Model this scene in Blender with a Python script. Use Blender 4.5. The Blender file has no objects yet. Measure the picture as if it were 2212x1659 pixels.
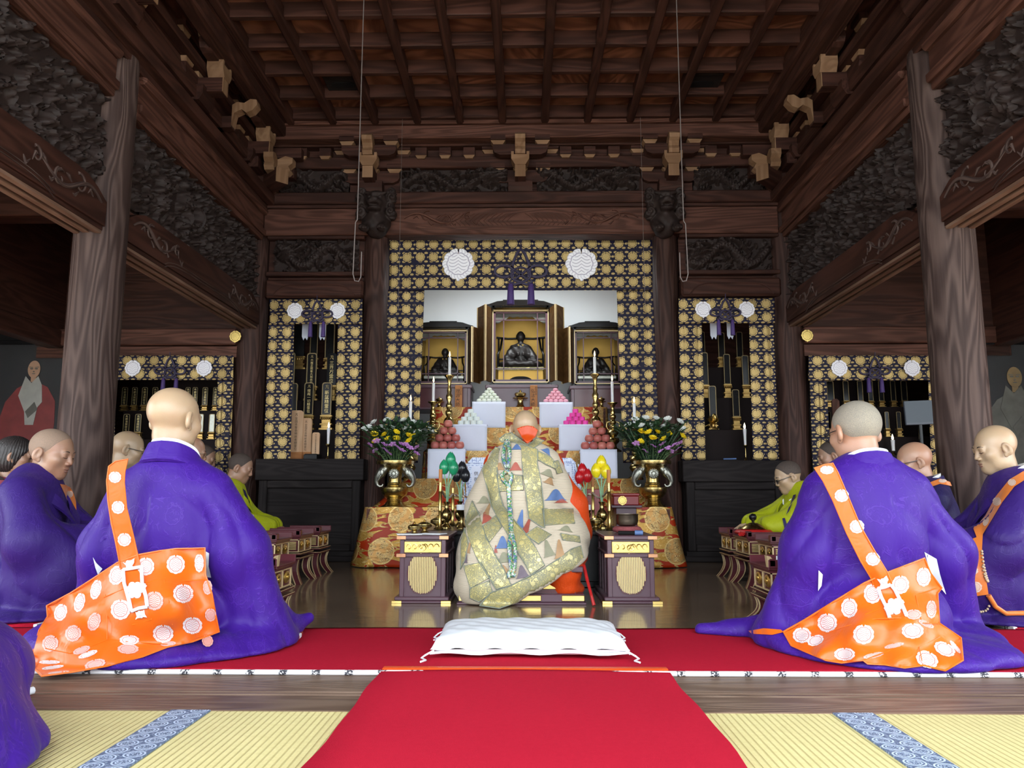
import bpy, math, random
import numpy as np
from mathutils import Vector, Matrix
from mathutils.bvhtree import BVHTree
random.seed(7); RNG=np.random.RandomState(5)
C=bpy.context.scene.collection
PI=math.pi
def sn(a): return math.sin(a)
def cs(a): return math.cos(a)
# ---- the camera that took the picture: used to measure places in the hall
FPX=1660.; TH=math.atan(235.5/FPX); YAW=math.atan(27/FPX*math.cos(TH)); CAMH=0.6
_f=Vector((-sn(YAW)*cs(TH),cs(YAW)*cs(TH),sn(TH))); _r=Vector((cs(YAW),sn(YAW),0)); _u=_r.cross(_f)
CAM=Vector((0,0,CAMH))
def ray(px,py): return _f+_r*((px-1106)/FPX)-_u*((py-829.5)/FPX)
def atY(px,py,Y): d=ray(px,py); return CAM+d*(Y/d.y)
def atX(px,py,X): d=ray(px,py); return CAM+d*(X/d.x)
def atZ(px,py,Z): d=ray(px,py); return CAM+d*((Z-CAMH)/d.z)
# ---- objects
def wpos(o):
    p=Vector((0,0,0))
    while o is not None: p+=o.location; o=o.parent
    return p
def tag(o,label=None,cat=None,group=None,kind=None):
    if label: o['label']=label
    if cat: o['category']=cat
    if group: o['group']=group
    if kind: o['kind']=kind
    return o
def thing(name,label,cat,loc=(0,0,0),group=None,kind=None):
    o=bpy.data.objects.new(name,None); C.objects.link(o); o.location=Vector(loc); o.empty_display_size=.1
    return tag(o,label,cat,group,kind)
def dup(root,loc,rz=None,label=None,group=None,scale=None,parent=None):
    r=root.copy(); C.objects.link(r)
    if parent is None:
        r.location=Vector(loc)
        if rz is not None: r.rotation_euler=(0,0,rz)
        if scale: r.scale=(scale,)*3
        if label: r['label']=label
        if group: r['group']=group
    else: r.parent=parent
    for ch in list(root.children): dup(ch,None,parent=r)
    return r
def settle(o):
    "origin of a single-mesh thing to the middle of its base"
    me=o.data; n=len(me.vertices); co=np.empty(n*3,np.float32); me.vertices.foreach_get('co',co); co=co.reshape(-1,3)
    c=np.array([(co[:,0].min()+co[:,0].max())/2,(co[:,1].min()+co[:,1].max())/2,co[:,2].min()],np.float32)
    co-=c; me.vertices.foreach_set('co',co.ravel()); o.location=o.location+Vector(c.tolist()); me.update(); return o
class MB:
    "collects shapes into one mesh; pc is the pattern coordinate of each point (metres, grain along x)"
    def __init__(s): s.v=[]; s.f=[]; s.m=[]; s.pc=[]; s.mi=0
    def add(s,vs,fs,pcs=None):
        b=len(s.v); s.v.extend(tuple(p) for p in vs); s.f.extend(tuple(b+i for i in f) for f in fs); s.m.extend([s.mi]*len(fs))
        s.pc.extend([tuple(p) for p in pcs] if pcs is not None else [tuple(p) for p in vs]); return s
    def box(s,x0,x1,y0,y1,z0,z1,bev=0,M=None,plain=False):
        if x1<x0: x0,x1=x1,x0
        if y1<y0: y0,y1=y1,y0
        if z1<z0: z0,z1=z1,z0
        d=(x1-x0,y1-y0,z1-z0); b=min(bev,min(d)*.45)
        if b<=0:
            vs=[(x,y,z) for x in (x0,x1) for y in (y0,y1) for z in (z0,z1)]
            fs=[(0,1,3,2),(4,6,7,5),(0,4,5,1),(2,3,7,6),(0,2,6,4),(1,5,7,3)]
        else:
            bm=_bevbox(x0,x1,y0,y1,z0,z1,b); vs,fs=bm
        ax=sorted(range(3),key=lambda i:-d[i]); o=(random.random()*9,random.random()*9,random.random()*9)
        pcs=[tuple(p[ax[i]]+(0 if plain else o[i]) for i in range(3)) for p in vs] if not plain else vs
        if M is not None: vs=[M@Vector(p) for p in vs]
        return s.add(vs,fs,pcs)
    def prism(s,poly,axis,a,b,M=None):
        "outline extruded along an axis: poly in the two other axes"
        n=len(poly)
        def P(p,t): return {'x':(t,p[0],p[1]),'y':(p[0],t,p[1]),'z':(p[0],p[1],t)}[axis]
        ar=sum(poly[i][0]*poly[(i+1)%n][1]-poly[(i+1)%n][0]*poly[i][1] for i in range(n))
        if (ar>0)==(axis=='y'): poly=poly[::-1]
        vs=[P(p,a) for p in poly]+[P(p,b) for p in poly]
        fs=[tuple(range(n))[::-1] if b>a else tuple(range(n)), tuple(range(n,2*n)) if b>a else tuple(range(n,2*n))[::-1]]
        for i in range(n):
            j=(i+1)%n; q=(i,j,n+j,n+i); fs.append(q if b>a else q[::-1])
        xs=[[p[i] for p in vs] for i in range(3)]; d=[max(q)-min(q) for q in xs]; ax=sorted(range(3),key=lambda i:-d[i]); o=[random.random()*9 for _ in range(3)]
        pcs=[tuple(p[ax[i]]+o[i] for i in range(3)) for p in vs]
        if M is not None: vs=[M@Vector(p) for p in vs]
        return s.add(vs,fs,pcs)
    def lathe(s,prof,c=(0,0,0),seg=24,M=None,close=True,sx=1,sy=1):
        vs=[];fs=[];pcs=[];n=len(prof)
        for r,z in prof:
            for k in range(seg):
                a=2*PI*k/seg; vs.append((c[0]+r*cs(a)*sx,c[1]+r*sn(a)*sy,c[2]+z)); pcs.append((vs[-1][2],vs[-1][0],vs[-1][1]))
        for i in range(n-1):
            for k in range(seg):
                j=(k+1)%seg; fs.append((i*seg+k,i*seg+j,(i+1)*seg+j,(i+1)*seg+k))
        if close:
            if prof[0][0]>1e-6: fs.append(tuple(range(seg))[::-1])
            if prof[-1][0]>1e-6: fs.append(tuple((n-1)*seg+k for k in range(seg)))
        if M is not None: vs=[M@Vector(p) for p in vs]
        return s.add(vs,fs,pcs)
    def ball(s,c,r,seg=16,rings=10,M=None):
        r=(r,r,r) if not hasattr(r,'__len__') else r
        vs=[(0,0,-1)];fs=[]
        for i in range(1,rings):
            t=PI*i/rings
            for k in range(seg): vs.append((sn(t)*cs(2*PI*k/seg),sn(t)*sn(2*PI*k/seg),-cs(t)))
        vs.append((0,0,1)); L=len(vs)-1
        for k in range(seg): fs.append((0,1+(k+1)%seg,1+k)); fs.append((L,L-seg+k,L-seg+(k+1)%seg))
        for i in range(rings-2):
            for k in range(seg):
                j=(k+1)%seg; a=1+i*seg; fs.append((a+k,a+j,a+seg+j,a+seg+k))
        vs=[Vector((p[0]*r[0],p[1]*r[1],p[2]*r[2])) for p in vs]
        if M is not None: vs=[M@p for p in vs]
        return s.add([p+Vector(c) for p in vs],fs)
    def tube(s,pts,r,seg=8,closed=False,flat=None,cap=True):
        pts=[Vector(p) for p in pts]; n=len(pts); rr=r if hasattr(r,'__len__') else [r]*n
        vs=[];fs=[];pcs=[];up=Vector((0,0,1)); prev=None; L=0
        for i,p in enumerate(pts):
            a=pts[(i-1)%n] if (closed or i>0) else p; b=pts[(i+1)%n] if (closed or i<n-1) else p
            t=(b-a); t=t.normalized() if t.length>1e-9 else Vector((0,0,1))
            if prev is None:
                u=up if abs(t.z)<.9 else Vector((1,0,0)); u=(u-t*u.dot(t)).normalized()
            else:
                u=prev-t*prev.dot(t); u=u.normalized() if u.length>1e-6 else t.orthogonal().normalized()
            prev=u; w=t.cross(u)
            if i: L+=(p-pts[i-1]).length
            for k in range(seg):
                a2=2*PI*k/seg; fl=1 if flat is None else flat
                vs.append(p+u*(cs(a2)*rr[i]*fl)+w*(sn(a2)*rr[i])); pcs.append((L,rr[i]*cs(a2),rr[i]*sn(a2)))
        m=n if closed else n-1
        for i in range(m):
            i2=(i+1)%n
            for k in range(seg):
                j=(k+1)%seg; fs.append((i*seg+k,i*seg+j,i2*seg+j,i2*seg+k))
        if not closed and cap: fs.append(tuple(range(seg))[::-1]); fs.append(tuple((n-1)*seg+k for k in range(seg)))
        return s.add(vs,fs,pcs)
    def grid(s,fn,nu,nv,pcf=None,wrapu=False):
        "fn(u,v)->point for u,v in 0..1"
        vs=[];pcs=[]
        for j in range(nv+1):
            for i in range(nu+(0 if wrapu else 1)):
                u,v=i/nu,j/nv; p=fn(u,v); vs.append(p); pcs.append(pcf(u,v) if pcf else p)
        w=nu if wrapu else nu+1; fs=[]
        for j in range(nv):
            for i in range(nu):
                i2=(i+1)%w; fs.append((j*w+i,j*w+i2,(j+1)*w+i2,(j+1)*w+i))
        return s.add(vs,fs,pcs)
    def build(s,name,mat,parent=None,smooth=None,solid=0,sub=0,solo=False):
        me=bpy.data.meshes.new(name); off=wpos(parent) if parent else Vector((0,0,0))
        v=np.array(s.v,np.float32)-np.array(off[:],np.float32) if len(s.v) else np.zeros((0,3),np.float32)
        me.from_pydata(v.tolist(),[],s.f)
        for m in (mat if isinstance(mat,(list,tuple)) else [mat]): me.materials.append(m)
        if any(s.m): me.polygons.foreach_set('material_index',np.array(s.m,np.int32))
        at=me.attributes.new('pc','FLOAT_VECTOR','POINT'); at.data.foreach_set('vector',np.array(s.pc,np.float32).ravel())
        if smooth is not None:
            me.polygons.foreach_set('use_smooth',np.ones(len(s.f),bool))
            if smooth<PI: me.set_sharp_from_angle(angle=smooth)
        me.update(); o=bpy.data.objects.new(name,me); C.objects.link(o)
        if parent: o.parent=parent
        if solid:
            md=o.modifiers.new('t','SOLIDIFY'); md.thickness=abs(solid); md.offset=-1 if solid>0 else 1
        if sub:
            md=o.modifiers.new('s','SUBSURF'); md.levels=md.render_levels=sub
        if solo: settle(o)
        return o
def _bevbox(x0,x1,y0,y1,z0,z1,b):
    vs=[];idx={}
    def vid(p):
        if p not in idx: idx[p]=len(vs); vs.append(p)
        return idx[p]
    X=(x0,x1);Y=(y0,y1);Z=(z0,z1)
    def corner(i,j,k,ax):
        p=[X[i],Y[j],Z[k]]; s=[1 if q==0 else -1 for q in (i,j,k)]
        for a in range(3):
            if a!=ax: p[a]+=s[a]*b
        return vid((p[0],p[1],p[2],i,j,k,ax))
    fs=[]
    for i in (0,1):
        q=[corner(i,0,0,0),corner(i,1,0,0),corner(i,1,1,0),corner(i,0,1,0)]; fs.append(q if i else q[::-1])
        q=[corner(0,i,0,1),corner(0,i,1,1),corner(1,i,1,1),corner(1,i,0,1)]; fs.append(q if i else q[::-1])
        q=[corner(0,0,i,2),corner(1,0,i,2),corner(1,1,i,2),corner(0,1,i,2)]; fs.append(q if i else q[::-1])
    for i in (0,1):
        for j in (0,1):
            q=[corner(i,j,0,0),corner(i,j,1,0),corner(i,j,1,1),corner(i,j,0,1)]; fs.append(q if i==j else q[::-1])
            q=[corner(i,0,j,0),corner(i,1,j,0),corner(i,1,j,2),corner(i,0,j,2)]; fs.append(q if i!=j else q[::-1])
            q=[corner(0,i,j,1),corner(1,i,j,1),corner(1,i,j,2),corner(0,i,j,2)]; fs.append(q if i==j else q[::-1])
            for k in (0,1):
                q=[corner(i,j,k,0),corner(i,j,k,1),corner(i,j,k,2)]; fs.append(q if (i+j+k)%2 else q[::-1])
    return [p[:3] for p in vs],fs
def T(loc=(0,0,0),rz=0,rx=0,ry=0,s=1):
    return Matrix.Translation(Vector(loc))@Matrix.Rotation(rz,4,'Z')@Matrix.Rotation(ry,4,'Y')@Matrix.Rotation(rx,4,'X')@Matrix.Scale(s,4)
def text_mesh(mb,txt,c,size,M=None,vertical=True,depth=.001,step=1.05,sx=1):
    "writing (columns of characters) laid in the xz plane facing -y, added to a mesh"
    cu=bpy.data.curves.new('w','FONT'); cu.size=size; cu.align_x='CENTER'; cu.align_y='CENTER'; cu.resolution_u=2
    dg=None; res=[]
    o=bpy.data.objects.new('w',cu); C.objects.link(o)
    for i,ch in enumerate(txt):
        if ch in ' \u3000': continue
        cu.body=ch if vertical else txt
        dg=bpy.context.evaluated_depsgraph_get(); dg.update(); me=o.evaluated_get(dg).to_mesh()
        vs=[tuple(v.co) for v in me.vertices]; fs=[tuple(p.vertices) for p in me.polygons]; o.evaluated_get(dg).to_mesh_clear()
        dz=-(i*size*step) if vertical else 0
        res.append(([(c[0]+p[0]*sx,c[1]-depth,c[2]+p[1]+dz) for p in vs],fs))
        if not vertical: break
    bpy.data.objects.remove(o); bpy.data.curves.remove(cu)
    for vs,fs in res:
        if M is not None: vs=[M@Vector(p) for p in vs]
        mb.add(vs,fs)
    return mb
SKY=6.2; EXPO=0.0; LAMP=30.
# ---- smooth solids: distance fields meshed with surface nets
_G={}
def glyph(ch):
    if ch in _G: return _G[ch]
    cu=bpy.data.curves.new('w','FONT'); cu.size=1; cu.align_x='CENTER'; cu.align_y='CENTER'; cu.resolution_u=1; cu.body=ch
    o=bpy.data.objects.new('w',cu); C.objects.link(o); dg=bpy.context.evaluated_depsgraph_get(); dg.update(); ev=o.evaluated_get(dg); me=ev.to_mesh()
    r=([tuple(v.co) for v in me.vertices],[tuple(p.vertices) for p in me.polygons]); ev.to_mesh_clear()
    if not ch.strip(): r=([],[])
    elif r[0]:
        xs=[p[0] for p in r[0]]; cx=(max(xs)+min(xs))/2; r=([(p[0]-cx,p[1],p[2]) for p in r[0]],r[1])
    bpy.data.objects.remove(o); bpy.data.curves.remove(cu); _G[ch]=r; return r
for _ch in set('全国本誓会信徒物故者精霊位供養新盆檀越一切当山先師歴代住職法大理源弘師御佛聖宝尊宗祖開基佳花芸三界万位卍円寂清浄心祥雲香林院権正照峯和尚奉納之南無遍金剛得阿闍梨'): glyph(_ch)
def write(mb,txt,c,size,step=1.05,sx=1,depth=.0015,M=None):
    "a column of characters in the xz plane, facing -y"
    for i,ch in enumerate(txt):
        vs,fs=glyph(ch)
        vs=[(c[0]+p[0]*size*sx,c[1]-depth,c[2]+p[1]*size-i*size*step) for p in vs]
        if M is not None: vs=[M@Vector(p) for p in vs]
        mb.add(vs,fs)
    return mb
F4=np.float32
def surfnets(fn,xs,ys,zs):
    xs,ys,zs=[np.asarray(a,F4) for a in (xs,ys,zs)]; n=(len(xs),len(ys),len(zs))
    X,Y,Z=np.meshgrid(xs,ys,zs,indexing='ij'); V=fn(np.stack([X.ravel(),Y.ravel(),Z.ravel()],1)).reshape(n).astype(F4)
    V[0]=np.maximum(V[0],1e-3);V[-1]=np.maximum(V[-1],1e-3);V[:,0]=np.maximum(V[:,0],1e-3);V[:,-1]=np.maximum(V[:,-1],1e-3);V[:,:,0]=np.maximum(V[:,:,0],1e-3);V[:,:,-1]=np.maximum(V[:,:,-1],1e-3)
    I=V<0; cn=tuple(k-1 for k in n); acc=np.zeros(cn+(3,),F4); cnt=np.zeros(cn,np.int16); ax=(xs,ys,zs); edges=[]
    for a in range(3):
        s0=[slice(None)]*3; s1=[slice(None)]*3; s0[a]=slice(0,-1); s1[a]=slice(1,None)
        A=I[tuple(s0)];B=I[tuple(s1)]; e=np.argwhere(A!=B); v0=V[tuple(s0)][A!=B]; v1=V[tuple(s1)][A!=B]; t=v0/(v0-v1)
        pos=np.stack([ax[k][e[:,k]] for k in range(3)],1); pos[:,a]+=t*(ax[a][e[:,a]+1]-ax[a][e[:,a]])
        b,c=[k for k in range(3) if k!=a]; edges.append((a,b,c,e,A[A!=B]))
        for db in (0,-1):
            for dc in (0,-1):
                q=e.copy(); q[:,b]+=db; q[:,c]+=dc; ok=(q[:,b]>=0)&(q[:,c]>=0)&(q[:,b]<cn[b])&(q[:,c]<cn[c]); qq=q[ok]
                f=np.ravel_multi_index(qq.T,cn); np.add.at(acc.reshape(-1,3),f,pos[ok]); np.add.at(cnt.ravel(),f,1)
    m=cnt>0; idx=np.full(cn,-1,np.int64); idx[m]=np.arange(m.sum()); vs=acc[m]/cnt[m][:,None]; fs=[]
    for a,b,c,e,ins in edges:
        ok=(e[:,b]>0)&(e[:,c]>0)&(e[:,b]<cn[b])&(e[:,c]<cn[c]); e=e[ok]; ins=ins[ok]
        def g(db,dc): q=e.copy(); q[:,b]+=db; q[:,c]+=dc; return idx[q[:,0],q[:,1],q[:,2]]
        q=np.stack([g(-1,-1),g(0,-1),g(0,0),g(-1,0)],1)
        fl=ins if a!=1 else ~ins
        q[~fl]=q[~fl][:,::-1]; fs.append(q)
    return vs,np.concatenate(fs)
def ell(P,c,r,R=None):
    p=P-np.array(c,F4)
    if R is not None: p=p@R
    r=np.array(r if hasattr(r,'__len__') else (r,)*3,F4); k0=np.linalg.norm(p/r,axis=1); k1=np.linalg.norm(p/(r*r),axis=1); return k0*(k0-1)/np.maximum(k1,1e-6)
def cap(P,a,b,r1,r2=None):
    r2=r1 if r2 is None else r2; a=np.array(a,F4); d=np.array(b,F4)-a; p=P-a; h=np.clip(p@d/max(float(d@d),1e-9),0,1); return np.linalg.norm(p-h[:,None]*d,axis=1)-(r1+h*(r2-r1))
def rbox(P,c,h,r,R=None):
    p=P-np.array(c,F4)
    if R is not None: p=p@R
    q=np.abs(p)-np.array(h,F4)+r; return np.linalg.norm(np.maximum(q,0),axis=1)+np.minimum(q.max(1),0)-r
def smin(a,b,k):
    h=np.clip(.5+.5*(b-a)/k,0,1); return b+(a-b)*h-k*h*(1-h)
def smax(a,b,k): return -smin(-a,-b,k)
def rot(rx=0,ry=0,rz=0): return np.array((Matrix.Rotation(rz,3,'Z')@Matrix.Rotation(ry,3,'Y')@Matrix.Rotation(rx,3,'X')),F4)
def ar(lo,hi,st): return np.arange(lo,hi+st,st,dtype=F4)
def arf(segs):
    "axis samples of varying spacing: [(lo,hi,step),...]"
    out=[]
    for lo,hi,st in segs: out.append(np.linspace(lo,hi,max(2,int(round((hi-lo)/st))+1),dtype=F4)[:-1])
    return np.concatenate(out+[np.array([segs[-1][1]],F4)])
def sdf_mesh(mb,fn,xs,ys,zs,M=None,pcs=1.):
    vs,fs=surfnets(fn,xs,ys,zs)
    pc=(vs*pcs).tolist()
    if M is not None: m=np.array(M,F4); vs=vs@m[:3,:3].T+m[:3,3]
    mb.add(vs.tolist(),fs.tolist(),pc); return mb
# ---- materials: a small shorthand for shader nodes
class S:
    def __init__(s,m,k): s.m=m; s.k=k
    def __add__(a,b): return a.m.math('ADD',a,b)
    def __radd__(a,b): return a.m.math('ADD',a,b)
    def __sub__(a,b): return a.m.math('SUBTRACT',a,b)
    def __rsub__(a,b): return a.m.math('SUBTRACT',b,a)
    def __mul__(a,b): return a.m.math('MULTIPLY',a,b)
    def __rmul__(a,b): return a.m.math('MULTIPLY',a,b)
    def __truediv__(a,b): return a.m.math('DIVIDE',a,b)
class Mt:
    def __init__(s,name):
        s.mat=bpy.data.materials.new(name); s.mat.use_nodes=True; s.t=s.mat.node_tree; s.t.nodes.clear()
        s._pc=None
    def n(s,t,**kw):
        nd=s.t.nodes.new(t)
        for k,v in kw.items(): setattr(nd,k,v)
        return nd
    def put(s,sock,v):
        if isinstance(v,S): s.t.links.new(v.k,sock)
        elif v is not None:
            if hasattr(v,'__len__') and len(v)==3 and sock.type=='RGBA': v=tuple(v)+(1,)
            sock.default_value=v
    def math(s,op,a,b=None,c=None):
        nd=s.n('ShaderNodeMath',operation=op)
        for i,v in enumerate((a,b,c)):
            if v is not None: s.put(nd.inputs[i],v)
        return S(s,nd.outputs[0])
    def vm(s,op,a,b=None,scale=None):
        nd=s.n('ShaderNodeVectorMath',operation=op); s.put(nd.inputs[0],a)
        if b is not None: s.put(nd.inputs[1],b)
        if scale is not None: s.put(nd.inputs['Scale'],scale)
        return S(s,nd.outputs[1] if op in('LENGTH','DISTANCE','DOT_PRODUCT') else nd.outputs[0])
    def pc(s):
        if s._pc is None: s._pc=S(s,s.n('ShaderNodeAttribute',attribute_name='pc').outputs['Vector'])
        return s._pc
    def obj(s): return S(s,s.n('ShaderNodeTexCoord').outputs['Object'])
    def rnd(s): return S(s,s.n('ShaderNodeObjectInfo').outputs['Random'])
    def xyz(s,v):
        nd=s.n('ShaderNodeSeparateXYZ'); s.put(nd.inputs[0],v); return [S(s,o) for o in nd.outputs]
    def vec(s,x,y,z=0.):
        nd=s.n('ShaderNodeCombineXYZ')
        for i,v in enumerate((x,y,z)): s.put(nd.inputs[i],v)
        return S(s,nd.outputs[0])
    def noise(s,v,scale,detail=3,rough=.55,dist=0,color=False):
        nd=s.n('ShaderNodeTexNoise'); s.put(nd.inputs['Vector'],v); s.put(nd.inputs['Scale'],scale); nd.inputs['Detail'].default_value=detail
        nd.inputs['Roughness'].default_value=rough; nd.inputs['Distortion'].default_value=dist; return S(s,nd.outputs['Color' if color else 'Fac'])
    def vor(s,v,scale,feature='F1',out='Distance',rand=1):
        nd=s.n('ShaderNodeTexVoronoi',feature=feature); s.put(nd.inputs['Vector'],v); nd.inputs['Scale'].default_value=scale; nd.inputs['Randomness'].default_value=rand; return S(s,nd.outputs[out])
    def mix(s,f,a,b):
        nd=s.n('ShaderNodeMix',data_type='RGBA'); s.put(nd.inputs[0],f); s.put(nd.inputs[6],a); s.put(nd.inputs[7],b); return S(s,nd.outputs[2])
    def step(s,x,a,b):
        "0 below a, 1 above b"
        nd=s.n('ShaderNodeMapRange',interpolation_type='SMOOTHSTEP'); s.put(nd.inputs[0],x); s.put(nd.inputs[1],a); s.put(nd.inputs[2],b); return S(s,nd.outputs[0])
    def sin(s,x): return s.math('SINE',x)
    def fract(s,x): return s.math('FRACT',x)
    def floor(s,x): return s.math('FLOOR',x)
    def absv(s,x): return s.math('ABSOLUTE',x)
    def mx(s,a,b): return s.math('MAXIMUM',a,b)
    def mn(s,a,b): return s.math('MINIMUM',a,b)
    def atan2(s,a,b): return s.math('ARCTAN2',a,b)
    def sqrt(s,a): return s.math('SQRT',a)
    def out(s,col,rough=.6,metal=0,bump=None,bd=.002,bs=1,spec=.5,sheen=0,coat=0,sss=0,emit=None,es=0,alpha=None,trans=0,aniso=0,ior=1.5,coatr=.05):
        p=s.n('ShaderNodeBsdfPrincipled'); I=p.inputs
        s.put(I['Base Color'],col); s.put(I['Roughness'],rough); s.put(I['Metallic'],metal); s.put(I['Specular IOR Level'],spec); I['IOR'].default_value=ior
        if sheen: I['Sheen Weight'].default_value=sheen; I['Sheen Roughness'].default_value=.4
        if coat: I['Coat Weight'].default_value=coat; I['Coat Roughness'].default_value=coatr
        if sss: I['Subsurface Weight'].default_value=sss; I['Subsurface Radius'].default_value=(.01,.004,.002); I['Subsurface Scale'].default_value=1
        if trans: I['Transmission Weight'].default_value=trans
        if emit is not None: s.put(I['Emission Color'],emit); s.put(I['Emission Strength'],es)
        if alpha is not None: s.put(I['Alpha'],alpha)
        if bump is not None:
            b=s.n('ShaderNodeBump'); s.put(b.inputs['Height'],bump); b.inputs['Distance'].default_value=bd; b.inputs['Strength'].default_value=bs
            s.t.links.new(b.outputs[0],I['Normal'])
        o=s.n('ShaderNodeOutputMaterial'); s.t.links.new(p.outputs[0],o.inputs[0]); return s.mat
def lin(r,g,b):
    f=lambda c:(c/255/12.92 if c<=10 else ((c/255+.055)/1.055)**2.4); return (f(r),f(g),f(b))
def plain(name,col,rough=.6,metal=0,nz=.06,ns=8,**kw):
    m=Mt(name); n=m.noise(m.pc(),ns,3); c=m.mix(n,tuple(x*(1-nz*2) for x in col),tuple(min(1,x*(1+nz*2)) for x in col)); return m.out(c,rough,metal,**kw)
def wood(name,c1,c2,rough=.55,rings=9,fine=1.,bd=.0015,coat=0,spec=.5,sx=.35):
    m=Mt(name); spec=spec*.3; rough=min(.7,rough+.08); v=m.vm('MULTIPLY',m.pc(),(sx,3.2,3.2)); n=m.noise(v,1.6,2,.5,.35)
    r=m.math('PINGPONG',n*rings,.5)*2.; g=m.noise(m.vm('MULTIPLY',m.pc(),(2.5,90,90)),1,3,.6)
    ring=m.step(r,.1,.95); f=m.math('MULTIPLY_ADD',g,.45*fine,ring*.6); big=m.noise(m.pc(),.9,2)
    c=m.mix(f,c1,c2); c=m.mix(m.step(big,.3,.75)*.45,c,tuple(x*.55 for x in c1))
    return m.out(c,rough,bump=ring*.7+g*.5,bd=bd,coat=coat,spec=spec)
M={}
DARK=((.023,.0088,.0062),(.070,.027,.0185))
M['wood']=wood('dark_wood',*DARK,rough=.5)
M['wood_red']=wood('red_brown_wood',(.040,.015,.010),(.125,.052,.036),rough=.5,rings=12)
M['pillar']=wood('pillar_wood',(.026,.014,.0125),(.115,.075,.064),rough=.5,rings=16,bd=.003)
M['pillar_red']=wood('red_brown_pillar_wood',(.022,.010,.008),(.085,.042,.033),rough=.5,rings=14,bd=.003)
M['panel']=wood('ceiling_panel_wood',(.075,.022,.013),(.30,.125,.075),rough=.55,rings=7,sx=.8)
M['carved']=plain('carved_wood',(.025,.0155,.0135),.6,0,.3,14,spec=.2)
M['cutend']=wood('pale_cut_wood',(.165,.085,.043),(.28,.16,.092),rough=.6,rings=5)
M['cutedge']=wood('pale_beam_edge',(.12,.062,.040),(.22,.13,.092),rough=.6,rings=8)
M['cab']=wood('black_stained_wood',(.013,.0105,.0105),(.027,.022,.0215),rough=.5,rings=14,spec=.22)
M['sill']=wood('worn_sill_wood',(.12,.075,.052),(.25,.17,.125),rough=.38,rings=14)
M['name']=wood('plaque_wood',(.42,.17,.06),(.52,.23,.09),rough=.5,rings=10)
M['sotoba']=wood('pale_tablet_wood',(.55,.33,.19),(.66,.43,.27),rough=.5,rings=10)
def floor_mat():
    m=Mt('polished_floor'); x,y,z=m.xyz(m.pc()); bw=.27
    k=m.floor(y/bw); fy=m.fract(y/bw); seam=m.step(m.mn(fy,1.-fy),0,.012)
    v=m.vec(x*.5+k*7.3,y*6.,k*3.1); n=m.noise(v,1.6,3,.55,.3); r=m.math('PINGPONG',n*9.,.5)*2.; g=m.noise(m.vec(x*3.,y*80.,k),1,3)
    c=m.mix(r*.5+g*.5,(.082,.054,.034),(.23,.155,.10)); c=m.mix(seam,(.01,.006,.004),c)
    w=m.noise(m.vec(x*2.2,y*9.,k),2.2,2); ro=m.math('MULTIPLY_ADD',g,.10,.12)
    return m.out(c,ro,bump=w*1.2+seam*.35+g*.08,bd=.0009,spec=.6,coat=.35,coatr=.09)
M['floor']=floor_mat()
def carpet_mat():
    m=Mt('red_carpet'); n=m.noise(m.pc(),420,2); b=m.noise(m.pc(),2.2,3); f=m.noise(m.pc(),60,3)
    c=m.mix(n*.5+f*.3+b*.2,(.34,.008,.024),(.55,.018,.042)); return m.out(c,1.,bump=n,bd=.002,spec=.04)
M['carpet']=carpet_mat()
def tatami_mat():
    m=Mt('tatami_straw'); x,y,z=m.xyz(m.pc()); p=x/.0185; r=m.absv(m.fract(p)-.5)*2.; rib=m.step(r,0.,.35)
    t=m.fract(y/.0022); tt=m.absv(t-.5)*2.; n=m.noise(m.vec(x*300.,y*25.,0.),1,2); b=m.noise(m.pc(),3,3); blk=m.noise(m.vec(m.floor(x/.0185)*3.1,y*70.,0.),1,2)
    c=m.mix(blk*.6+b*.4,(.60,.51,.21),(.84,.75,.38)); c=m.mix(rib,(.60,.50,.20),c)
    return m.out(c,.6,bump=rib+tt*.12+n*.2,bd=.003,spec=.35)
M['tatami']=tatami_mat()
def crest_uv(m,x,y,w):
    "medallion with lobed rim and line drawing; x,y in -1..1 from its centre; returns disc mask, line mask"
    r=m.sqrt(x*x+y*y); a=m.atan2(x,y)
    lob=(1.-m.absv(m.sin(a*5.)))*.09; rim=1.-lob*1.; disc=1.-m.step(r+lob,.93,.99)
    notch=m.step(m.absv(x),.03,.07); top=m.step(y,.45,.5); disc=disc*(1.-(1.-notch)*top)
    ny=m.sin(y*17.+m.absv(m.sin(x*5.5))*2.6); ln=1.-m.step(m.absv(ny),.0,w); ring=m.step(m.absv(r-.70-lob*.6),.01,.05)
    rad=m.step(m.absv(m.sin(a*11.)),.1,.3)
    inn=m.step(r,.62,.66); line=m.mx(ln*(1.-inn),m.mx(1.-ring,(1.-rad)*inn*.8)); return disc,line,r
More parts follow.
